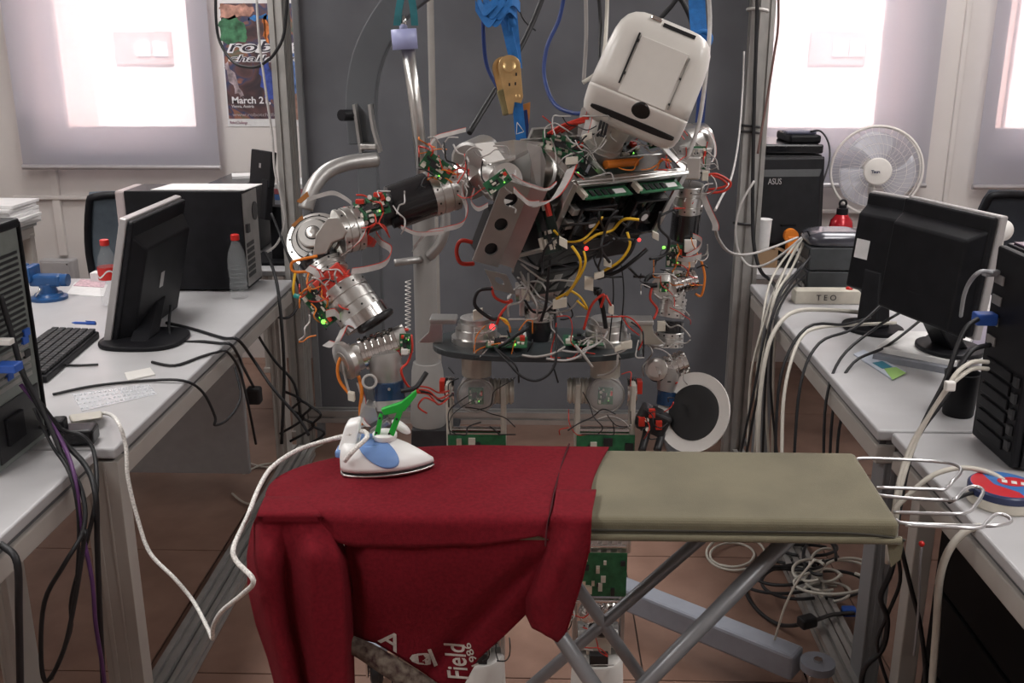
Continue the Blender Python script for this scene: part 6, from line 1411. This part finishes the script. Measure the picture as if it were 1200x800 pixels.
tangle(8, 530, 600, 435, 505, 2.05, [BK, BK, RD], seed=16, span=40); tangle(8, 660, 735, 435, 505, 2.05, [BK, BK, WH, RD], seed=17, span=40); tangle(6, 545, 600, 740, 770, 2.05, [BK, WH], seed=18, span=26); tangle(7, 655, 715, 715, 775, 2.05, [BK, WH, RD], seed=19, span=30)
# named loops of the torso
wire([(670, 288, 1.90), (680, 304, 1.90), (678, 322, 1.92), (668, 340, 1.96), (652, 350, 2.0)], YE, .0030); wire([(684, 294, 1.90), (686, 308, 1.90), (678, 326, 1.92), (664, 346, 1.97)], YE, .0026)
wire([(735, 272, 1.93), (738, 288, 1.93), (726, 306, 1.94), (706, 318, 1.96)], YE, .0028); wire([(676, 352, 2.02), (688, 362, 2.02), (680, 348, 2.0), (668, 340, 2.0)], YE, .0026); wire([(745, 280, 1.95), (738, 296, 1.95), (722, 312, 1.96), (704, 322, 1.97)], BK, .004); wire([(758, 292, 1.97), (744, 304, 1.96), (724, 318, 1.97), (700, 326, 1.98)], BK, .004)
wire([(610, 318, 2.05), (618, 340, 2.05), (630, 358, 2.06), (648, 366, 2.05), (668, 362, 2.04), (680, 348, 2.03)], WH, .0024); wire([(612, 322, 2.05), (624, 346, 2.05), (640, 360, 2.05), (656, 360, 2.05)], WH, .0024); wire([(645, 300, 2.02), (642, 330, 2.03), (640, 355, 2.04), (634, 376, 2.05)], BK, .0035)
wire([(554, 284, 2.0), (540, 282, 2.0), (535, 294, 2.0), (540, 308, 2.0), (555, 309, 2.02)], RD, .0045); wire([(577, 338, 2.05), (562, 340, 2.05), (556, 352, 2.05), (560, 362, 2.05), (578, 374, 2.06), (588, 368, 2.07)], BK, .0042)
wire([(576, 336, 2.05), (580, 348, 2.05), (592, 354, 2.06), (600, 352, 2.06), (588, 366, 2.06), (582, 380, 2.06)], RD, .0032)
wire([(620, 384, 2.08), (606, 392, 2.07), (592, 402, 2.06), (584, 406, 2.06)], BK, .0038)
for k in range(4): wire([(586 + k * 2, 372 + k * 2, 2.05), (594 + k, 376 + k * 2, 2.04), (598, 386 + k, 2.05)], [YE, OR, YE, OR][k], .0022)
wire([(684, 386, 2.04), (692, 360, 2.04), (702, 348, 2.04), (708, 346, 2.04), (704, 360, 2.05)], RD, .0030); wire([(710, 346, 2.04), (716, 358, 2.04)], RD, .0026); wire([(700, 338, 2.05), (706, 360, 2.06), (710, 384, 2.07)], BK, .0055); wire([(696, 344, 2.06), (704, 340, 2.06), (692, 338, 2.06)], BK, .005)
wire([(612, 416, 2.03), (628, 418, 2.02), (648, 414, 2.02), (662, 406, 2.03)], WH, .0026); wire([(640, 420, 2.02), (664, 422, 2.02), (684, 414, 2.03), (690, 400, 2.04)], GR, .0026); wire([(655, 410, 2.03), (680, 412, 2.03), (704, 400, 2.04), (712, 388, 2.05)], GR, .0024); wire([(674, 404, 2.03), (684, 416, 2.02), (694, 430, 2.03)], WH, .003); wire([(724, 416, 2.03), (722, 430, 2.03), (712, 438, 2.05), (700, 440, 2.06)], WH, .0026)
wire([(580, 408, 2.05), (595, 424, 2.02), (610, 440, 2.01), (628, 446, 2.01), (645, 436, 2.01), (652, 415, 2.02), (650, 362, 2.06)], BK, .0028); wire([(578, 405, 2.05), (604, 428, 2.02), (608, 448, 2.03)], BK, .002); wire([(648, 428, 2.04), (654, 448, 2.05)], BK, .002)
for x in (716, 728): wire([(x, 310, 2.05), (x + 3, 345, 2.06), (x - 2, 400, 2.08)], BK, .0016)
for (x, y, Y, w_, h_) in ((702, 322, 1.93, .02, .012), (690, 332, 1.95, .018, .026), (656, 355, 2.03, .03, .02), (712, 308, 1.95, .016, .014), (660, 284, 1.90, .018, .016), (768, 276, 1.96, .014, .014), (716, 362, 2.05, .012, .02), (560, 368, 2.07, .022, .022), (734, 404, 2.03, .024, .016), (616, 345, 2.08, .02, .02), (724, 408, 2.02, .014, .01), (412, 464, 1.70, .012, .016), (688, 160, 1.97, .02, .012), (670, 188, 1.95, .024, .014), (812, 190, 2.17, .02, .02), (826, 206, 2.19, .014, .02)):
    MB().box(P(x, y, Y), (w_, .012, h_), ((V((.9, 0, random.Random(x).uniform(-.5, .5))).normalized()), EY, EZ)).build('plug_connector', M_conn, rb, bev=.001)
wire([(826, 206, 2.2), (840, 204, 2.2), (856, 214, 2.2), (848, 224, 2.2), (828, 226, 2.2)], RD, .003); wire([(826, 204, 2.2), (842, 208, 2.2), (852, 216, 2.2), (844, 220, 2.2), (830, 222, 2.2)], RD, .0026)
wire([(766, 322, 2.2), (758, 326, 2.18), (757, 334, 2.17), (770, 334, 2.17)], BK, .006); wire([(764, 336, 2.17), (762, 350, 2.16), (770, 362, 2.16), (766, 374, 2.15)], RD, .003); wire([(822, 306, 2.2), (826, 325, 2.2), (822, 346, 2.2), (815, 344, 2.2)], OR, .0028)
for k in range(5): wire([(640 + k * 6, 158 - k, 2.02), (656 + k * 6, 148 - k, 2.0), (672 + k * 4, 142, 2.0), (690, 136 + k, 2.0)], RD, .0026)
for k in range(3): wire([(700 + k * 4, 160, 2.0), (705 + k * 4, 140, 2.0), (712 + k * 4, 126, 2.02)], BK, .003)
pcb('top_board', P(660, 172, 2.02), V((.9, .3, -.25)), V((-.2, .5, .8)), .09, .05, seed=61, dens=1.8); pcb('top_board', P(700, 165, 2.1), V((.9, .3, .2)), V((-.2, .5, .8)), .07, .04, seed=62, dens=1.8); pcb('top_board', P(775, 160, 2.12), V((.9, .3, .2)), V((-.2, .5, .8)), .07, .04, seed=63, dens=1.8); pcb('power_board', P(640, 262, 1.97), V((.5, -.6, .3)), tu, .06, .12, seed=64, dens=1.5); pcb('shoulder_board', P(818, 185, 2.19), EX, EZ, .035, .05, seed=65, dens=2)
# coil spring lead beside the mast
m = MB(); m.tube([P(478 + 3.2 * math.cos(k * 1.05), 328 + k * .80, 2.6 + .009 * math.sin(k * 1.05)) for k in range(76)], .0012, 5, 2)
tag(m.build('coiled_lead', M_white), 'thin white coiled lead hanging beside the hoist mast', 'cable')

# ================================================================== LOOSE CABLES
def cable(label, pts, m, r=.0035, grp=None, name='cable'):
    q = [(P(*p) if len(p) == 3 else p[0]) for p in pts]
    return tag(MB().tube(q, r, 7, 5).build(name, m), label, 'cable', grp)
# hung from the gantry
cable('black cable looping in front of the poster', [(253, -25, 3.85), (253, 20, 3.85), (258, 50, 3.85), (275, 74, 3.80), (298, 79, 3.70), (312, 72, 3.66), (322, 62, 3.64), (333, 38, 3.64), (338, -25, 3.64)], M_rubber, .0055)
cable('grey cable hanging down the left gantry post', [(300, -25, 3.7), (303, 40, 3.68), (312, 110, 3.66), (319, 160, 3.66), (322, 200, 3.66), (330, 235, 3.66), (333, 262, 3.66), (325, 285, 3.66), (312, 296, 3.64)], GR, .0045)
cable('dark blue cable curving behind the robot shoulder', [(664, -25, 2.4), (656, 20, 2.4), (641, 55, 2.38), (638, 90, 2.36), (650, 122, 2.3), (676, 133, 2.2), (700, 128, 2.12)], M_strap2, .0048)
cable('navy cord hanging from the blue strap knot', [(566, 18, 2.07), (567, 50, 2.08), (571, 78, 2.09), (584, 104, 2.08)], M_strap2, .0042)
cable('black strap running diagonally behind the ratchet', [(646, -30, 2.30), (625, 25, 2.26), (600, 75, 2.2), (575, 115, 2.14), (550, 156, 2.06)], M_rubber, .006)
cable('thin black lead crossing behind the blue strap', [(600, -20, 2.5), (612, 20, 2.5), (628, 36, 2.5)], M_rubber, .0022)
cable('grey cable running down past the robot head', [(828, -30, 2.2), (832, 20, 2.2), (829, 70, 2.15), (820, 140, 2.12), (808, 178, 2.1), (803, 186, 2.1)], GR, .0046)
cable('beige cable hanging behind the robot head near the blue cable', [(686, -25, 2.6), (687, 40, 2.6), (684, 96, 2.58)], mat('dim_beige', (.30, .28, .27), .5), .005)
cable('black cable hanging beside the beige one behind the head', [(700, -25, 2.6), (704, 30, 2.6), (702, 80, 2.5)], M_rubber, .005)
cable('pale cable hanging just behind the robot head', [(712, -25, 2.6), (711, 20, 2.6), (708, 60, 2.5), (700, 84, 2.45), (683, 97, 2.44)], M_cream, .005)
cable('black cable arching behind the top of the head', [(772, 24, 2.5), (786, 8, 2.5), (796, -2, 2.5), (806, 14, 2.5), (812, 30, 2.5)], M_rubber, .006)
cable('brown cable hanging down the right gantry post', [(912, -25, 3.66), (912, 30, 3.66), (907, 65, 3.66), (900, 110, 3.66), (893, 150, 3.66), (888, 180, 3.66)], mat('brown_lead', (.16, .09, .08), .5), .0045)
cable('black cable lying along the right gantry post', [(888, -20, 3.67), (886, 60, 3.67), (884, 120, 3.67), (882, 240, 3.66), (884, 290, 3.64), (892, 318, 3.62), (905, 330, 3.6), (912, 345, 3.3)], M_rubber, .007)
cable('pale cable drooping from gantry post to robot shoulder', [(872, 60, 3.64), (870, 110, 3.6), (866, 160, 3.3), (858, 205, 2.8), (845, 232, 2.5), (838, 246, 2.25)], GR, .0032)
cable('pale cable swinging from robot elbow to the desk', [(838, 262, 2.22), (842, 280, 2.4), (856, 296, 2.8), (878, 298, 3.2), (905, 290, 3.5), (935, 278, 3.58)], GR, .0045)
cable('pale cable hanging beside the right gantry post', [(884, 212, 3.62), (868, 240, 3.6), (862, 270, 3.6), (866, 296, 3.6), (880, 312, 3.58), (905, 306, 3.56), (940, 278, 3.55)], GR, .0045)
for x, y in ((879, 12), (877, 155), (875, 148), (872, 262)): tag(MB().torus(V((GXR, GY, P(x, y, 3.72).z)), V((.1, .1, 1)), .036, .005, 16, 6).build('cable_tie', M_white if y < 100 else M_chip), 'cable tie round the right gantry post' + {12: ' near the top of the frame', 155: ' at printer height', 148: ' just above the one at printer height', 262: ' beside the cardboard box'}[y], 'cable tie')
# bundle over the right desk edge
Yd = 3.3
wl_ = [((940, 280), (912, 330), (897, 372), (880, 440), (876, 540)), ((938, 279), (905, 325), (893, 380), (886, 460), (890, 545)), ((936, 283), (918, 320), (903, 365), (897, 450), (902, 545)), ((941, 284), (922, 330), (910, 372), (906, 460), (905, 550)), ((942, 286), (926, 318), (908, 350), (893, 420), (884, 535))]
for k, w_ in enumerate(wl_):
    cable(['leftmost', 'third', 'fourth', 'rightmost', 'second'][k] + ' cream cable of the bundle falling over the far right desk edge', [(*w_[0], 3.56), (*w_[1], 3.48), (*w_[2], 3.2), (*w_[3], 3.15), (*w_[4], 3.1)], M_cream, .0042, 'cream cables over the desk edge')
kl_ = [((950, 300), (925, 335), (905, 372), (890, 450), (872, 545)), ((944, 310), (914, 340), (898, 385), (884, 455), (866, 540)), ((944, 322), (922, 345), (908, 380), (903, 450), (912, 545)), ((946, 305), (928, 325), (912, 350), (900, 400), (893, 545))]
for k, w_ in enumerate(kl_):
    cable(['second', 'leftmost', 'rightmost', 'third'][k] + ' black cable of the bundle falling over the far right desk edge', [(*w_[0], 3.44), (*w_[1], 3.3), (*w_[2], 3.16), (*w_[3], 3.1), (*w_[4], 3.05)], M_rubber, .0042, 'black cables over the desk edge')
cable('thick cream cable curving across the desk below the TEO strip', [(1010, 366, 3.12), (970, 363, 3.1), (935, 364, 3.06), (914, 378, 3.0), (899, 410, 2.95), (890, 470, 2.9), (888, 550, 2.85)], M_cream, .007)
cable('cream cable arching from the monitor base over the desk edge', [(1050, 378, 2.9), (1010, 380, 2.88), (965, 383, 2.84), (942, 392, 2.8), (928, 420, 2.7), (918, 470, 2.6), (916, 550, 2.5)], M_cream, .005)
for k, w_ in enumerate([((1035, 355), (1000, 385), (960, 402), (938, 450), (930, 545)), ((1062, 362), (1025, 385), (985, 420), (968, 470), (965, 545)), ((1085, 370), (1040, 405), (1000, 425), (978, 470), (972, 545)), ((1110, 375), (1060, 415), (1012, 440), (986, 490), (980, 550)), ((1020, 372), (990, 380), (945, 384), (915, 440), (908, 545))]):
    cable(['second', 'third', 'fourth', 'rightmost', 'leftmost'][k] + ' black monitor cable trailing over the middle right desk edge', [(*w_[0], 2.86), (*w_[1], 2.74), (*w_[2], 2.62), (*w_[3], 2.55), (*w_[4], 2.5)], M_rubber, .0042, 'monitor cables over the desk edge')
cable('grey cable plugged high into the right tower', [(1162, 320, 2.10), (1150, 318, 2.08), (1138, 328, 2.1), (1130, 345, 2.2), (1126, 370, 2.4)], M_midgrey, .0048)
cable('black video cable leaving the blue plug of the tower', [(1146, 374, 2.08), (1132, 384, 2.06), (1120, 410, 2.04), (1108, 445, 2.02), (1085, 490, 2.0), (1065, 540, 1.95), (1050, 620, 1.9)], M_rubber, .0055)
cable('black cable sagging from the right tower beside the pen cup', [(1160, 404, 2.05), (1140, 410, 2.02), (1125, 430, 2.0), (1108, 465, 1.98), (1076, 510, 1.96), (1058, 560, 1.92), (1046, 640, 1.9)], M_rubber, .0055)
for k, (dx, dy) in enumerate(((0, 0), (4, 8))):
    cable(['upper', 'lower'][k] + ' cream cable tied together beside the pen cup', [(1158, 424 + dy, 2.0), (1140, 424 + dy, 1.98), (1122, 436 + dy, 1.96), (1110, 454 + dy * .3, 1.95), (1090, 485, 1.95), (1066 + dx, 525, 1.94), (1050 + dx, 580, 1.90), (1044 + dx, 650, 1.88)], M_cream, .0048)
tag(MB().box(P(1113, 452, 1.935), (.02, .016, .02)).build('cable_tie', M_white, bev=.003), 'white clip tying the two cream cables by the pen cup', 'cable tie')
cable('white cable looping from desk edge over the wire rest', [(1190, 575, 1.80), (1165, 556, 1.84), (1130, 548, 1.86), (1095, 556, 1.86), (1065, 580, 1.86), (1045, 606, 1.86), (1040, 660, 1.86)], M_cream, .0055)
cable('white thick cable hanging before the black cabinet', [(1150, 617, 1.70), (1132, 622, 1.70), (1112, 645, 1.70), (1101, 680, 1.70), (1097, 740, 1.70), (1090, 830, 1.70)], M_cream, .0075)
cable('thin grey lead with red tip hanging before the black cabinet', [(1080, 640, 1.75), (1078, 665, 1.75), (1076, 720, 1.75), (1071, 768, 1.75)], M_midgrey, .0025)
tag(MB().ball(P(1080, 637, 1.75), .006, 10, 6).build('plug_tip', M_red), 'small red plug tip on the thin grey lead', 'plug')
for k, (pts, r_) in enumerate([([(1052, 635), (1044, 670), (1032, 700), (1040, 725), (1034, 760), (1012, 785), (1008, 830)], .006), ([(1050, 640), (1055, 680), (1040, 720), (1028, 755), (1040, 800)], .004), ([(1056, 640), (1068, 690), (1078, 730), (1084, 780), (1084, 830)], .005)]):
    cable(['thick black cable', 'thin black cable', 'slack black cable'][k] + ' hanging beside the beige panel', [(x, y, 1.88) for x, y in pts], M_rubber, r_)
cable('black lead lying on the desk beside the round tin', [(1112, 588, 1.74), (1130, 580, 1.77), (1142, 577, 1.79)], M_rubber, .004); 
# cables on the floor under the far right desk
def fcable(label, pts, m, r, grp=None): return tag(MB().tube([G(x, y, .01 + z) for x, y, z in pts], r, 7, 5).build('cable', m), label, 'cable', grp)
rd = random.Random(21)
def loopc(cx_, cy_, rx_, ry_, n0, n1, z=.0):
    return [(cx_ + rx_ * math.cos(a), cy_ + ry_ * math.sin(a), z + .008 * math.sin(a * 2)) for a in [n0 + (n1 - n0) * k / 12 for k in range(13)]]
fcable('cream cable coil on the floor left of the rail', loopc(858, 650, 26, 14, 0, 8.5), M_cream, .004); fcable('wide cream cable loop on the floor left of the rail', loopc(862, 648, 34, 20, 1, 6.5), M_cream, .004)
fcable('thick black cable loop lying over the floor rail', [(875, 665, 0), (873, 690, 0), (888, 715, 0), (915, 732, .01), (945, 730, .07), (975, 720, .05), (1002, 718, .02)], M_rubber, .006)
tag(MB().box(G(946, 728, .085), (.05, .035, .03), (V((.9, .4, 0)), V((-.4, .9, 0)), EZ)).build('cable_adapter', M_rubber, bev=.006), 'black inline adapter resting on the floor rail', 'adapter'); tag(MB().box(G(995, 716, .03), (.04, .03, .022)).build('video_plug', M_blue, bev=.004), 'blue video plug lying on the floor by the desk leg', 'plug')
for k in range(9):
    c = (rd.uniform(905, 975), rd.uniform(640, 690)); a0_ = rd.uniform(0, 6)
    fcable('black cable in the tangle on the floor under the desk', loopc(c[0], c[1], rd.uniform(18, 48), rd.uniform(8, 22), a0_, a0_ + rd.uniform(2.5, 6), .02 + rd.uniform(0, .10)), M_rubber, .005, 'black floor cable tangle')
for k in range(8):
    c = (rd.uniform(930, 995), rd.uniform(645, 700)); a0_ = rd.uniform(0, 6)
    fcable('cream cable in the tangle on the floor under the desk', loopc(c[0], c[1], rd.uniform(18, 45), rd.uniform(8, 22), a0_, a0_ + rd.uniform(2, 5), .02 + rd.uniform(0, .10)), M_cream, .0045, 'cream floor cable tangle')
cable('thin pale lead dangling onto the hoist leg', [(955, 655, 2.2), (935, 680, 2.2), (920, 710, 2.2), (912, 735, 2.2), (907, 752, 2.22)], M_cream, .003)
# dangling from the near left tower
for k, (lab, m_, pts, r_) in enumerate([
    ('thick black cable falling behind the purple one at the near desk', M_rubber, [(0, 345, 1.95), (12, 385, 1.95), (28, 440, 1.94), (48, 480, 1.93), (72, 515, 1.93), (100, 545, 1.90), (112, 580, 1.84), (114, 640, 1.84), (117, 720, 1.84), (122, 820, 1.84)], .006),
    ('black cable looping deep below the near left desk', M_rubber, [(22, 430, 1.93), (45, 470, 1.93), (72, 530, 1.90), (96, 575, 1.84), (98, 620, 1.80), (76, 660, 1.76), (52, 705, 1.76), (48, 770, 1.76), (55, 798, 1.76), (75, 760, 1.76), (90, 690, 1.78), (100, 620, 1.80)], .005),
    ('purple cable falling over the near left desk edge', M_purple, [(24, 450, 1.94), (50, 482, 1.94), (74, 520, 1.91), (88, 560, 1.84), (96, 620, 1.82), (108, 680, 1.80), (112, 730, 1.80), (120, 780, 1.80), (126, 830, 1.80)], .0045),
    ('black cable hooked round the power strip', M_rubber, [(46, 470, 1.95), (72, 502, 1.98), (96, 510, 1.98), (110, 530, 1.96), (113, 580, 1.85), (100, 640, 1.82), (84, 700, 1.80), (82, 740, 1.80), (60, 795, 1.80)], .0045),
    ('thin black cable falling from the tower power socket', M_rubber, [(40, 478, 1.94), (60, 520, 1.92), (82, 556, 1.84), (92, 610, 1.82), (90, 680, 1.8)], .0035)]):
    cable(lab, pts, m_, r_)
cable('black cable hanging at the lower left frame edge', [(-20, 628, 1.62), (4, 640, 1.60), (20, 660, 1.58), (22, 720, 1.58), (24, 820, 1.58)], M_rubber, .007)
# cables of the left desk
cable('black mouse lead crossing the left desk and dropping off', [G(62, 462, .744).to_tuple() and (G(62, 462, .745),), (G(110, 452, .745),), (G(170, 446, .745),), (G(215, 446, .745),), (238, 460, 2.5), (252, 488, 2.52), (252, 498, 2.52), (268, 490, 2.6), (282, 465, 2.7), (275, 430, 2.8)], M_rubber, .0038)
cable('black cable from the monitor foot over the desk edge', [(P(200, 358, 3.0),), (G(201, 396, .745),), (G(240, 400, .745),), (G(258, 402, .746),), (G(271, 404, .752),), (280, 418, 2.95), (285, 430, 2.95), (298, 455, 2.95)], M_rubber, .0045)
tag(MB().box(P(298, 463, 2.95), (.045, .04, .055)).build('cable_adapter', M_rubber, bev=.008), 'black adapter hanging under the left desk edge', 'adapter')
cable('black cable from behind the monitor sagging to the floor', [(G(195, 378, .745),), (G(225, 385, .745),), (G(262, 396, .746),), (G(279, 398, .754),), (296, 420, 2.95), (320, 455, 2.9), (350, 490, 2.9), (362, 510, 2.9)], M_rubber, .005)
cable('black cable lying before the monitor base', [(G(178, 424, .745),), (G(205, 428, .745),), (G(235, 418, .745),), (G(253, 413, .746),), (G(266, 412, .752),), (280, 432, 2.85), (290, 470, 2.85), (300, 520, 2.9)], M_rubber, .004)
cable('black keyboard lead passing under the monitor', [(G(70, 427, .745),), (G(90, 428, .745),), (G(115, 427, .745),)], M_rubber, .0035)
cable('black cable falling between tower and gantry post', [(311, 296, 3.55), (318, 310, 3.5), (325, 335, 3.45), (330, 380, 3.4), (333, 440, 3.35), (330, 520, 3.3)], M_rubber, .006)
cable('looping black cable behind the left gantry post', [(318, 250, 3.66), (330, 280, 3.6), (345, 320, 3.55), (352, 350, 3.55), (338, 372, 3.5), (312, 370, 3.45), (300, 385, 3.4), (320, 420, 3.4), (345, 450, 3.4), (352, 490, 3.4)], M_rubber, .005)
for k in range(3):
    c = (346 + k * 12, 468 + k * 9); cable(['leftmost', 'middle', 'rightmost'][k] + ' black cable at the foot of the left gantry post', [(c[0] - 14 + 4 * k, c[1] - 10, 3.4), (c[0] + 6, c[1], 3.38), (c[0] - 4, c[1] + 12, 3.4), (c[0] + 10, c[1] + 22, 3.4), (c[0] - 18, c[1] + 40, 3.4)], M_rubber, .005, 'black cables at the gantry foot')
fcable('cream cable lying on the floor behind the sweatshirt', [(275, 535, 0), (300, 545, 0), (330, 548, 0), (350, 535, 0), (378, 520, 0)], M_cream, .004); fcable('cream cable crossing the floor from the grey end panel', [(272, 578, 0), (290, 590, 0), (320, 588, 0)], M_cream, .004); fcable('cream cable curving to the floor rail behind the shirt', [(285, 555, 0), (305, 545, 0), (330, 542, 0)], M_cream, .004)
